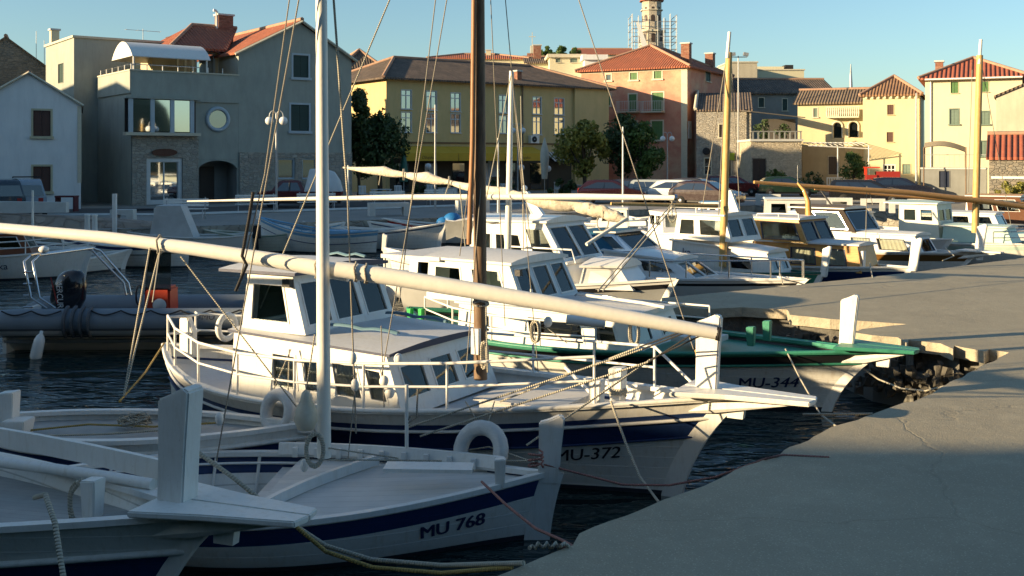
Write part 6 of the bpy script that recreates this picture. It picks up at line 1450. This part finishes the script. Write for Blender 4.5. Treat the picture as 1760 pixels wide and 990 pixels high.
mo.grid(rows, closed=True); mo.bb(mx-.1, mx+.1, -.32, -.18, -.3, .56); om = mo.build('outboard_motor', mat('black_cowling', (.012, .015, .022), .18, .03, 2, 0, coat=.5), rr_)
text('MERCURY', .15, lambda x, y: Vector((mx-.06+y*1.1-.06+x*.06, -.25-.232+.0*x, 1.36-x*.95)), 'motor_lettering', LETW, om, shear=0)
MB().tube([Vector((mx-.22+.04*k, -.25-.225, 1.4-.17*k)) for k in range(4)], .012, 4).build('red_stripe', RED, om)
cs_ = MB(); cs_.hexa([(-1.12, -.45, .26), (-.6, -.45, .26), (-.6, .2, .26), (-1.12, .2, .26), (-1.1, -.42, 1.18), (-.62, -.42, 1.18), (-.62, .18, 1.18), (-1.1, .18, 1.18)]); co = cs_.build('console', ORANGEP, rr_, bevel=.04)
MB().lathe((-.8, -.452, .85), [(.13, 0), (.13, -.012), (.001, -.012)], 20, axis='Y').build('round_hatch', RIBL, co)
MB().hexa([(-1.1, -.40, 1.12), (-1.07, -.40, 1.12), (-1.07, .30, 1.12), (-1.1, .30, 1.12), (-1.0, -.38, 1.95), (-.98, -.38, 1.95), (-.98, .28, 1.95), (-1.0, .28, 1.95)]).build('windscreen', TINT, co)
MB().hexa([(-1.1, -.405, 1.12), (-.6, -.405, 1.12), (-.6, -.395, 1.12), (-1.1, -.395, 1.12), (-1.0, -.385, 1.95), (-.6, -.385, 1.9), (-.6, -.375, 1.9), (-1.0, -.375, 1.95)]).build('windscreen', TINT, co)
MB().tube([Vector((-1.32, -.05+.19*cos(2*pi*k/18), 1.0+.19*sin(2*pi*k/18))) for k in range(18)], .018, 6, closed=True).build('steering_wheel', BLACKP, co)
f_ = MB().lathe((0, 0, 0), [(.001, -.27), (.08, -.25), (.11, -.18), (.10, .12), (.07, .2), (.03, .25), (.03, .3), (.001, .3)], 12).build('fender', GEL, rr_); f_.location = (-2.75, -1.36, .22); f_.rotation_euler = (0, .22, 0)
# --- mooring ropes (things of their own)
mooring([at(60, 855, 8.05), at(78, 850, 7.6), at(95, 900, 7.4), at(112, 1010, 7.2)], 'thick pale rope hanging over the side of the bottom left boat', .02)
MB_ = None
mooring([at(330, 770, 8.4), at(400, 820, 8.3), at(480, 885, 8.2), at(560, 938, 8.0), at(640, 962, 7.9), at(760, 972, 7.6), at(900, 968, 6.9)], 'thick pale rope sagging across the navy striped hull, upper of the pair', .018, group='doubled bow ropes')
mooring([at(500, 898, 8.1), at(560, 948, 7.9), at(640, 975, 7.8), at(760, 985, 7.5), at(880, 975, 7.0)], 'thick pale rope sagging across the navy striped hull, lower of the pair', .016, m=ROPEY, group='doubled bow ropes')
mooring([at(828, 828, 9.55), at(870, 868, 9.0), at(920, 908, 8.0), at(965, 928, 7.6), at(983, 938, 7.35), at(960, 941, 7.3)], 'pink rope running from the low bow down to the pier corner', .012, m=ROPER)
mooring([at(935, 798, 10.2), at(1000, 815, 10.2), at(1070, 833, 10.1), at(1150, 834, 10.1), at(1230, 820, 10.1), at(1318, 788, 9.4), at(1345, 782, 9.57), at(1425, 786, 9.5)], 'pink rope looping from the foreground bow across to the pier edge', .011, m=ROPER)
mooring([at(1050, 690, 11.2), at(1075, 760, 10.8), at(1100, 820, 10.4), at(1132, 863, 9.9)], 'white twisted rope hanging from the bow of the wheelhouse boat with the brown mast', .013)
mooring([at(1350, 600, 15.3), at(1375, 650, 14.6), at(1410, 712, 13.6), at(1500, 750, 12.5), at(1560, 690, 12)][:3]+[at(1440, 735, 11.0)], 'thin rope from the green bow down to the pier', .012)
mooring([at(1470, 625, 15.6), at(1510, 652, 14.8), at(1550, 668, 14), at(1590, 672, 13.2), at(1640, 660, 12.9)], 'thin slack rope between the green boat and the gap wall', .012)
mooring([at(1380, 712, 11.4), at(1440, 712, 11.2), at(1500, 711, 11.1)], 'pale rope stretched taut above the water at the pier edge', .012)
mooring([at(282, 590, 14.8), at(250, 640, 13.5), at(205, 690, 12.2)], 'yellow rope from the stern of the wheelhouse boat to the small boat', .012, m=ROPEY)
mooring([at(910, 942, 7.25)]+[at(915+k*5, 938+5*sin(k*2.2), 7.28+.03*cos(k*2.2)) for k in range(12)]+[at(978, 940, 7.3)], 'knotted pale rope lying on the pier corner', .014)
mooring([at(1620, 448, 28.8), at(1640, 440, 29.6), at(1624, 425, 31)], 'short rope from the brown banded boat to the pier', .015)
mooring([at(1500, 478, 23.8), at(1495, 452, 25.8)], 'short rope from the navy banded boat to the pier', .015)
mooring([at(1345, 488, 22.8), at(1341, 468, 24.8)], 'short rope from the green hulled boat to the pier', .015)
# ---------------------------------------------------------------- street furniture
def lamp(px, pyb, pyg, label, arms=2):
    Y = F*CZ/(pyb-HY); x = (px-CXP)/F*Y; h = CZ-(pyg-HY)*Y/F
    r = thing('street_lamp', label, 'street lamp', (x, Y, 0), 0, 'street lamps with white globes')
    MB().tube([(0, 0, 0), (0, 0, .8), (0, 0, h+.35)], [.09, .06, .045], 8).build('post', GALV, r)
    for sx in ((-1, 1) if arms == 2 else (0,)):
        g = .36*sx
        if sx: MB().tube([(0, 0, h+.2)]+[(g*(1-cos(pi*k/6))/2*1.0, 0, h+.2+.3*sin(pi*k/6)) for k in range(1, 7)], .025, 6).build('arm', GALV, r)
        MB().ball((g, 0, h-.02), .22, n=14).build('globe', GLOBE, r)
lamp(1147, 331, 238, 'double globe street lamp standing in front of the pink house')
lamp(475, 362, 207, 'double globe street lamp in front of the grey house')
lamp(890, 336, 224, 'double globe street lamp in front of the yellow building')
def pole(px, pyb, pyt, label, head=True, r_=.08):
    Y = F*CZ/(pyb-HY); x = (px-CXP)/F*Y; h = CZ-(pyt-HY)*Y/F
    r = thing('floodlight_pole' if head else 'lamp_pole', label, 'pole', (x, Y, 0))
    MB().tube([(0, 0, 0), (0, 0, h)], [r_, r_*.6], 8).build('post', GALV, r)
    if head:
        MB().tube([(-.6, 0, h-.1), (.75, 0, h-.1)], .04, 6).build('cross_bar', GALV, r)
        for s_ in (-.5, .6): MB().box((s_, -.15, h+.12), (.42, .3, .28), ty=.3*s_).build('floodlight', GALV, r)
    return r
pole(1269, 327, 96, 'tall grey floodlight pole beside the nearer pale wooden mast')
pole(748, 360, 180, 'thin grey pole in front of the yellow building', False, .06)
pole(1575, 340, 160, 'pale wooden pole in front of the tower house', False, .09)
def bench(px, py, rz, label):
    p = onz(px, py); r = thing('bench', label, 'bench', p, rz, 'white waterfront benches')
    q = MB()
    for k in range(4): q.bb(-1.0, 1.0, -.22+.12*k, -.13+.12*k, .43, .46)
    q.build('seat', WP, r); q = MB()
    for k in range(3): q.bb(-1.0, 1.0, .25, .28, .56+.12*k, .65+.12*k)
    q.build('backrest', WP, r)
    for x in (-.85, .85): MB().tube([(x, -.22, 0), (x, -.2, .42), (x, .2, .42), (x, .3, .95)], .025, 5).tube([(x, .2, .42), (x, .3, 0)], .025, 5).build('leg', GALV, r)
bench(317, 376, .05, 'white slatted bench facing the grey house door'); bench(440, 366, .25, 'white bench beside the globe lamp of the grey house'); bench(545, 362, .35, 'white bench right behind the tall white mast')
bench(668, 357, .4, 'white bench between the mast and the concrete seat'); bench(760, 352, .5, 'white bench nearest the cafe tables')
def cseat(px, py, label, w_=.9, hole=True, rz=.1):
    p = onz(px, py); r = MB(); 
    r.bb(-w_/2, w_/2, -.3, .3, .42, .62); r.bb(-w_/2, -w_/2+.28, -.3, .3, 0, .42); r.bb(w_/2-.28, w_/2, -.3, .3, 0, .42)
    o = r.build('concrete_seat', CONC); o.location = p; o.rotation_euler = (0, 0, rz); tag(o, label, 'concrete seat', 'white concrete seats on the quay')
cseat(212, 386, 'white concrete seat at the left end of the iron rail'); cseat(282, 383, 'white concrete seat at the right end of the iron rail', .7); cseat(668, 371, 'long white concrete seat behind the boats left of the brown mast', 1.9, rz=.3); cseat(812, 366, 'white concrete seat directly behind the brown mast', 1.6, rz=.3)
cseat(1443, 360, 'white concrete block nearest the orange yard', 1.3, rz=-.3); cseat(1500, 362, 'white concrete block in front of the black car', 1.2, rz=-.3); cseat(1552, 366, 'white concrete block right of the black car', 1.3, rz=-.3)
cseat(1320, 352, 'white concrete block left of the cabin boat', 1.4, rz=-.2)
q = MB().tube([onz(222, 381)+Vector((0, 0, .5)), onz(280, 380)+Vector((0, 0, .5))], .04, 6); q.build('iron_rail', BLACKP); tag(C.objects['iron_rail'], 'dark iron rail spanning the two leftmost concrete seats', 'rail')
p = at(115, 0, 53.5); p.z = 0; r = thing('table_frame', 'red brown wooden table frame beside the white gabled house', 'table', p)
MB().bb(-.5, .5, -.3, .3, .72, .8).build('table_top', mat('red_brown_paint', (.10, .02, .025), .6), r)
for x in (-.45, .45): MB().bb(x-.04, x+.04, -.26, .26, 0, .72).build('leg', MATS['red_brown_paint'], r)
# iron bollards on the far quay
for k, (px, py) in enumerate(((150, 397), (163, 398))):
    p = onz(px, py); o = MB().lathe((0, 0, 0), [(.12, 0), (.1, .1), (.09, .55), (.12, .62), (.001, .64)], 10).build('mooring_post', WP); o.location = p; tag(o, ('white mooring post at the edge of the left quay, left of its twin', 'white mooring post at the edge of the left quay, right of its twin')[k], 'post', 'white mooring posts on the left quay')
for (px, pyb, pyt, m_, lab) in ((197, 404, 333, WP, 'tall thin white post rising from the quay edge at the left'), (25, 470, 350, None, 'slender pale mast of the boat with script name')):
    if m_ is None: continue
    p = onz(px, 394); o = MB().bb(-.07, .07, -.07, .07, -.6, 1.35).build('quay_post', WP); o.location = p; tag(o, lab, 'post')
# stone embankment at left
q = MB(); rows = []
for k in range(25):
    u = k/24; x = -30+u*16.2; zt = 1.05*(1-u)**.6 if u < .98 else .02
    y = 37.0+u*4.3; rows.append([Vector((x+.0, y-.3, -.02)), Vector((x, y-.1+.5*zt, zt)), Vector((x, y+1.4, zt)), Vector((x, y+1.6, 0))])
q.grid(rows, smooth=False, flip=True); tag(q.build('stone_embankment', mat('pinkish_rubble_stone', (.36, .30, .25), .9, .3, 2, 1, kind='stone', p=(1.5, 1.8, 1), col2=(.2, .16, .13))), 'low sloping wall of pinkish rubble stone at the left quay', 'wall')
tag(MB().hexa([(-30, 38.9, .6), (-17.2, 40.6, .6), (-17.2, 40.9, .6), (-30, 39.2, .6), (-30, 38.9, 1.25), (-17.2, 40.6, 1.0), (-17.2, 40.9, 1.0), (-30, 39.2, 1.25)]).build('parapet_wall', CONC), 'low white parapet on top of the rubble embankment', 'wall')
# ---------------------------------------------------------------- vehicles
def car(px, pyb, rz, label, col, kind='hatch', L=4.0, Wd=1.66, Hh=1.42, rough=.25, name='parked_car', cat='car', group='cars parked along the waterfront', z=0, Y=None):
    p = onz(px, pyb, z) if Y is None else Vector(((px-CXP)/F*Y, Y, z))
    r = thing(name, label, cat, p, rz, group); m = mat('car_paint_%s' % label.split()[0], col, rough, .03, 2, 0, coat=.6)
    prof = {'hatch': [(-2, .35), (-2.0, .8), (-1.93, .95), (-1.45, 1.36), (-1.0, Hh), (.05, Hh), (.35, 1.36), (1.0, .96), (1.75, .82), (1.97, .66), (2.0, .35)],
            'wagon': [(-2, .35), (-2.02, .85), (-1.9, 1.3), (-1.75, Hh-.02), (-1.2, Hh), (.15, Hh), (.4, 1.36), (1.0, .98), (1.75, .84), (1.97, .66), (2.0, .35)],
            'van': [(-2, .35), (-2.03, .95), (-1.93, 1.55), (-1.8, Hh-.03), (-1.2, Hh), (.55, Hh), (.85, Hh-.12), (1.35, 1.08), (1.85, .92), (2.0, .7), (2.0, .35)],
            'pickup': [(-2, .45), (-2, .85), (-.35, .86), (-.3, .9), (-.1, Hh-.05), (.1, Hh), (.75, Hh), (.9, Hh-.06), (1.25, .95), (1.85, .86), (2, .7), (2, .45)]}[kind]
    s = L/4; prof = [(x*s, z_) for x, z_ in prof]; belt = .93 if kind != 'van' else 1.02
    mb = MB(); rows = []
    def hw(z_): return Wd/2 if z_ <= belt else Wd/2-(z_-belt)*.32
    ys = (-1, -.93, -.5, 0, .5, .93, 1)
    for x, z_ in prof:
        rows.append([Vector((x, hw(z_)*y, z_-(.05 if abs(y) == 1 and z_ > .4 else 0))) for y in ys])
    mb.grid(rows, flip=True)
    for k, fl in ((0, 0), (-1, 1)):
        f_ = [row[k] for row in rows]; mb.face(f_ if fl else f_[::-1])
    mb.bb(-1.95*s, 1.95*s, -Wd/2+.1, Wd/2-.1, .22, .36, BLACKP); bo = mb.build('body', m, r)
    # greenhouse glass panels set just outside the body
    gl = [(x, z_) for x, z_ in prof if z_ > belt]
    xa = min(x for x, z_ in gl)+.15*s; xb = max(x for x, z_ in gl)-.12*s
    tops = [x for x, z_ in prof if z_ >= Hh-.03]; ta, tb = min(tops)+.12, max(tops)+.0
    if kind == 'pickup': xa, ta = -.18*s, .02
    for sd in (-1, 1):
        zt = Hh-.1
        segs = [(0, .48), (.5, .97)] if kind != 'pickup' else [(0.05, .95)]
        if kind in ('van', 'wagon'): segs = [(0, .32), (.34, .64), (.66, .97)]
        for u0, u1 in segs:
            P = []
            for u, zz in ((u0, belt+.03), (u1, belt+.03), (u1, zt), (u0, zt)):
                x = (xa+(xb-xa)*u) if zz < belt+.1 else (ta+(tb-ta)*u); P.append(Vector((x, sd*(hw(zz)+.012), zz-.03)))
            MB().face(P if sd < 0 else P[::-1]).build('side_window', CARGL, bo)
    def panel(i0, i1, nm, inset_=.14):
        (xa_, za_), (xb_, zb_) = prof[i0], prof[i1]; d = Vector((xb_-xa_, 0, zb_-za_)); nn = Vector((-d.z, 0, d.x)).normalized(); nn = nn if nn.z > 0 else -nn
        a = Vector((xa_, 0, za_))+d*.1+nn*.015; b = Vector((xb_, 0, zb_))-d*.1+nn*.015
        MB().face([a+Vector((0, -hw(a.z)*.86, 0)), b+Vector((0, -hw(b.z)*.86, 0)), b+Vector((0, hw(b.z)*.86, 0)), a+Vector((0, hw(a.z)*.86, 0))]).build(nm, CARGL, bo)
    if kind == 'hatch': panel(6, 7, 'windscreen'); panel(2, 3, 'rear_window')
    elif kind == 'wagon': panel(6, 7, 'windscreen'); panel(1, 2, 'rear_window')
    elif kind == 'van': panel(6, 7, 'windscreen'); panel(1, 2, 'rear_window')
    else: panel(7, 8, 'windscreen')
    for y in (-.58, .58):
        MB().bb(1.9*s, 1.99*s, y-.14, y+.14, .6, .74).build('headlight', HEADL, bo); MB().bb(-2.03*s, -1.95*s, y-.1, y+.1, .68, .92).build('tail_light', RED, bo)
    for x in (-1.25*s, 1.25*s):
        for y in (-Wd/2+.08, Wd/2-.08):
            sg = -1 if y < 0 else 1
            wv = MB().lathe((x, y, .3), [(.001, -.1), (.27, -.1), (.3, -.06), (.3, .06), (.27, .1), (.001, .1)], 18, axis='Y').build('wheel', TYRE, r)
            MB().lathe((x, y+sg*.102, .3), [(.001, 0), (.19, -.004*sg), (.2, -.02*sg)], 14, axis='Y').build('rim', CHROME, wv)
    return r
car(1052, 350, -.10, 'maroon hatchback parked nearest the furled sail tip', (.03, .009, .012), 'hatch')
car(1098, 346, -.35, 'black hatchback half hidden behind the maroon hatchback', (.015, .015, .02))
car(1142, 349, -.45, 'silver hatchback parked right of the globe lamp', (.28, .32, .34), 'wagon')
car(1176, 350, -.55, 'white small hatchback with round headlights in the waterfront row', (.55, .6, .62))
car(1215, 354, -.60, 'darkred hatchback left of the nearer pale wooden mast', (.025, .01, .012))
car(1198, 343, -.5, 'charcoal saloon behind the dark red hatchback', (.03, .03, .035))
car(1262, 336, -.25, 'red estate car in front of the stone house', (.13, .012, .012), 'wagon')
car(1352, 338, -.1, 'green dark car low behind the white cabin boat', (.012, .03, .02))
car(1492, 350, -.30, 'blackest long saloon parked below the red tractor', (.01, .01, .012), 'wagon', L=4.4)
car(1545, 341, -.25, 'navy saloon just behind the black long saloon', (.012, .015, .03), L=4.3)
r = car(46, 352, 2.0, 'bluegrey van with roof rack on the left embankment', (.26, .32, .38), 'van', Hh=1.75, L=4.3, Y=49)
MB().bb(-1.4, .4, -.6, -.56, 1.8, 1.84).bb(-1.4, .4, .56, .6, 1.8, 1.84).bb(-1.0, -.95, -.6, .6, 1.82, 1.86).bb(0, .05, -.6, .6, 1.82, 1.86).build('roof_rack', BLACKP, r)
car(6, 350, 2.05, 'darkblue van cut off by the left edge', (.04, .06, .08), 'van', Hh=1.75, L=4.3, Y=48.5)
r = car(515, 356, 3.25, 'wine coloured pickup with a white canopy over its bed', (.10, .015, .015), 'pickup', L=4.6, Hh=1.5, name='pickup_truck', cat='pickup')
q = MB(); rows = []
for x, h_ in ((-2.35, .9), (-2.2, 1.5), (-1.9, 1.95), (-1.4, 2.12), (-.6, 2.12), (-.45, 1.5), (-.3, .92)): rows.append([Vector((x, -.8, .88)), Vector((x, -.76, h_-.05)), Vector((x, 0, h_)), Vector((x, .76, h_-.05)), Vector((x, .8, .88))])
q.grid(rows, flip=True); q.build('bed_canopy', mat('white_canopy_shell', (.62, .66, .68), .5), r)
# red tractor-like machine by the tower house
p = Vector(((1518-CXP)/F*76, 76, 0)); r = thing('tractor', 'red tractor parked under the tower house window', 'tractor', p, -.2)
MB().bb(-.5, 1.1, -.45, .45, .9, 1.75).bb(-1.2, -.5, -.55, .55, .7, 1.5).build('body', RED, r); MB().bb(-1.3, -.3, -.6, .6, 2.0, 2.08).bb(-1.25, -1.18, -.55, .55, 1.5, 2.0).build('roll_cage', REDG, r)
for x, R in ((-.8, .62), (.85, .4)):
    for y in (-.7, .7): MB().lathe((x, y, R), [(.001, -.12), (R*.9, -.12), (R, -.06), (R, .06), (R*.9, .12), (.001, .12)], 18, axis='Y').build('wheel', TYRE, r)
# cafe furniture
for i, (px, py, lab) in enumerate(((655, 345, 'white plastic cafe set nearest the dark tree'), (770, 342, 'white plastic cafe set in front of the yellow awning'), (840, 340, 'white plastic cafe set right of the brown mast'), (985, 335, 'white covered cafe set by the striped awning'))):
    p = onz(px, py); r = thing('cafe_table', lab, 'cafe table', p, .4, 'white cafe tables')
    MB().bb(-.6, .6, -.4, .4, .7, .74).build('table_top', FRAMEW, r)
    for x in (-.5, .5): MB().bb(x-.04, x+.04, -.35, .35, 0, .7).build('leg', FRAMEW, r)
    for sx in (-1, 1):
        q = thing('plastic_chair', 'plastic chair at the %s end of the table %s' % (('left', 'right')[sx > 0], lab.split(' cafe set ')[1]), 'chair', p+Vector((sx*1.1, .3*sx, 0)), .4, 'white plastic chairs')
        MB().bb(-.24, .24, -.24, .24, .42, .46).build('seat', FRAMEW, q); bk = MB()
        for k in range(5): bk.bb(-.22+k*.1, -.16+k*.1, .22, .25, .46, .9)
        bk.bb(-.24, .24, .215, .255, .9, .96); bk.build('backrest', FRAMEW, q)
        for x in (-.2, .2):
            for y in (-.2, .2): MB().bb(x-.02, x+.02, y-.02, y+.02, 0, .42).build('leg', FRAMEW, q)
p = onz(694, 340); r = thing('parasol', 'folded dark green parasol by the cafe', 'parasol', p)
MB().cyl((0, 0, 0), (0, 0, 3.4), .03).build('pole', GALV, r); MB().lathe((0, 0, 0), [(.28, 1.1), (.3, 1.5), (.2, 2.5), (.03, 3.4)], 10).build('canopy', DGREEN, r)
p = onz(936, 336); r = thing('parasol', 'folded cream parasol left of the striped awning', 'parasol', p)
MB().cyl((0, 0, 0), (0, 0, 4.2), .03).build('pole', GALV, r); MB().lathe((0, 0, 0), [(.2, 1.2), (.32, 2.6), (.3, 3.2), (.03, 4.2)], 10).build('canopy', CREAMC, r)
for px, py, lab in ((736, 318, 'low globe lamp under the yellow awning, leftmost'), (896, 320, 'low globe lamp under the yellow awning, rightmost'), (942, 322, 'low globe lamp beside the cream parasol'), (1004, 322, 'low globe lamp among the plants right of the striped awning')):
    Y = 78; x = (px-CXP)/F*Y; z = CZ-(py-32-HY)*Y/F; r = thing('globe_lamp', lab, 'lamp', (x, Y, 0), 0, 'low globe lamps of the cafe'); MB().cyl((0, 0, 0), (0, 0, z), .04).build('post', BLACKP, r); MB().ball((0, 0, z), .24, n=12).build('globe', GLOBE, r)
# ---------------------------------------------------------------- vegetation
def leafmat(name, a, b):
    m = bpy.data.materials.new(name); m.use_nodes = True; n = m.node_tree.nodes; l = m.node_tree.links; bs = n['Principled BSDF']
    tc = n.new('ShaderNodeTexCoord'); nz = n.new('ShaderNodeTexNoise'); nz.inputs['Scale'].default_value = 2.2; nz.inputs['Detail'].default_value = 4; l.new(tc.outputs['Object'], nz.inputs['Vector'])
    rp = n.new('ShaderNodeValToRGB'); l.new(nz.outputs['Fac'], rp.inputs[0]); rp.color_ramp.elements[0].position = .35; rp.color_ramp.elements[1].position = .65
    rp.color_ramp.elements[0].color = (*a, 1); rp.color_ramp.elements[1].color = (*b, 1); l.new(rp.outputs[0], bs.inputs['Base Color']); bs.inputs['Roughness'].default_value = .6
    tr = n.new('ShaderNodeBsdfTranslucent'); l.new(rp.outputs[0], tr.inputs['Color']); mx = n.new('ShaderNodeMixShader'); mx.inputs[0].default_value = .25
    l.new(bs.outputs[0], mx.inputs[1]); l.new(tr.outputs[0], mx.inputs[2]); l.new(mx.outputs[0], n['Material Output'].inputs['Surface']); return m
LF_D = leafmat('dark_leaves', (.03, .06, .02), (.085, .13, .04)); LF_Y = leafmat('yellow_green_leaves', (.13, .15, .03), (.34, .30, .05)); LF_M = leafmat('green_leaves', (.05, .10, .02), (.12, .19, .04))
def tree(name, label, px, Y, z0, zb, zt, wd, m, n=2600, ls=.16, seed=0, cat='tree', shape='round', trunk=True, group=None, dp=None, ncl=16):
    random.seed(seed); x = (px-CXP)/F*Y; r = thing(name, label, cat, (x, Y, z0), 0, group); h = zt-zb; dp = dp or wd
    cl = []
    for i in range(ncl):
        a = random.random()*2*pi; rr = random.random()**.5; zz = random.random()
        k = sin(pi*min(1, zz*.85+.12)) if shape == 'round' else (1-zz)**.6
        cl.append((Vector((cos(a)*rr*wd*.38*k, sin(a)*rr*dp*.38*k, zb-z0+h*(.12+.8*zz))), random.uniform(.10, .24)*min(wd, h)*(.6+.5*k)))
    if trunk:
        tb = MB(); tb.tube([(0, 0, 0), (.05, .02, (zb-z0)*.6), (0, 0, zb-z0+h*.2), (.05, 0, zb-z0+h*.6)], [.04*wd, .032*wd, .024*wd, .01*wd], 7)
        for c_, rr in cl[:9]: tb.tube([(0, 0, zb-z0+h*.12), c_*.6+Vector((0, 0, (zb-z0)*.4)), c_], [.018*wd, .012*wd, .005*wd], 5)
        tb.build('trunk', BARK, r)
    mb = MB()
    for i in range(n):
        c_, rr = random.choice(cl); d = Vector((random.gauss(0, 1), random.gauss(0, 1), random.gauss(0, 1))).normalized()
        p = c_+d*rr*random.random()**.33*(1+.35*(random.random()-.3)); 
        a = (d+Vector((random.gauss(0, .6), random.gauss(0, .6), random.gauss(0, .6)))).normalized(); u = a.orthogonal().normalized(); v = a.cross(u); s_ = ls*random.uniform(.6, 1.3); t = random.random()*6.3; u, v = u*cos(t)+v*sin(t), v*cos(t)-u*sin(t)
        mb.face([p-u*s_, p-v*s_*.5, p+u*s_, p+v*s_*.5])
    mb.build('foliage' if not trunk else 'crown', m, r); return r
ht = lambda py, Y: CZ-(py-HY)*Y/F
Y = 71; tree('conifer_tree', 'dark narrow conifer against the right wall of the grey house', 616, Y, 0, .8, ht(146, Y), 3.6, LF_D, 6000, .15, 1, shape='cone', ncl=26)
Y = 72; tree('broad_tree', 'dark rounded tree left of the yellow building', 652, Y, 0, 1.2, ht(192, Y), 5.4, LF_D, 6000, .16, 2, ncl=24)
Y = 73; tree('broad_tree', 'yellow green tree before the right end of the yellow building', 1004, Y, 0, 1.5, ht(208, Y), 4.8, LF_Y, 4200, .17, 3, ncl=20)
Y = 75; tree('broad_tree', 'taller dark green tree in front of the pink house', 1068, Y, 0, 1.4, ht(196, Y), 4.2, LF_D, 4200, .16, 4, ncl=20)
Y = 74; tree('broad_tree', 'green tree half in sun under the balconies of the pink house', 1107, Y, 0, 1.4, ht(212, Y), 3.4, LF_M, 3800, .16, 5, ncl=18)
Y = 80; tree('broad_tree', 'small round tree in front of the white balustrade', 1466, Y, 0, .9, ht(260, Y), 2.3, LF_M, 3000, .1, 6, ncl=16)
for px, Y, zt, wd, m, lab, s_ in ((1332, 81, 1.9, 2.8, LF_M, 'sprawling bush against the sunlit stone front', 7), (1352, 82, 1.4, 1.6, LF_M, 'lower bush at the right of the sunlit stone front', 17), (1395, 80, 1.7, 2.6, LF_D, 'dark oleander bush left of the white balustrade', 8), (1492, 79, 1.3, 2.2, LF_D, 'low dark bush next to the red tractor', 9), (1440, 81, 1.0, 1.5, LF_M, 'little bush at the foot of the small round tree', 18)):
    tree('bush', lab, px, Y, 0, .1, zt, wd, m, 1500, .1, s_, 'bush', trunk=False)
for px, lab, s_ in ((1728, 'clipped yellow green bush against the stone shed, left one', 21), (1755, 'clipped yellow green bush against the stone shed, right one', 22)): tree('bush', lab, px, 55.5, 0, .5, 1.45, 1.3, LF_Y, 900, .08, s_, 'bush', trunk=False)
for px, zt, wd, s_, lab in ((940, ht(79, 138), 3.0, 31, 'leftmost of the two rooftop trees left of the church roof'), (962, ht(80, 138), 3.4, 32, 'rightmost of the two rooftop trees left of the church roof'), (990, ht(82, 138), 2.0, 33, 'small tree in front of the church nave roof')): tree('broad_tree', lab, px, 138, ht(110, 138)-8, ht(104, 138), zt, wd, LF_M, 1500, .2, s_, ncl=10)
for px, zt, s_, lab in ((1312, 6.0, 41, 'potted shrub on the stone terrace, left one'), (1345, 5.6, 42, 'potted shrub on the stone terrace, right one')): tree('shrub', lab, px, 85.5, 4.1, 4.2, zt, 1.5, LF_D, 700, .1, s_, 'shrub', trunk=False)
for px, w_, lab, s_ in ((965, 3.0, 'low planter hedge in front of the striped awning', 51), (1030, 3.2, 'low planter hedge under the yellow green tree', 52), (735, 3.0, 'low planter hedge before the cafe', 53), (855, 3.0, 'low planter hedge right of the brown mast', 54)): tree('hedge', lab, px, 74, 0, .1, 1.2, w_, LF_D, 1200, .12, s_, 'hedge', trunk=False, dp=1)
q = MB(); x = at(1511, 0, 120).x; r = thing('radio_mast', 'thin lattice radio mast on the skyline beside the tower house', 'mast', (x, 130, 0)); h_ = ht(110, 130)
MB().tube([(0, 0, 0), (0, 0, ht(145, 130)), (0, 0, h_)], [.3, .22, .05], 4).build('mast_tube', GALV, r)
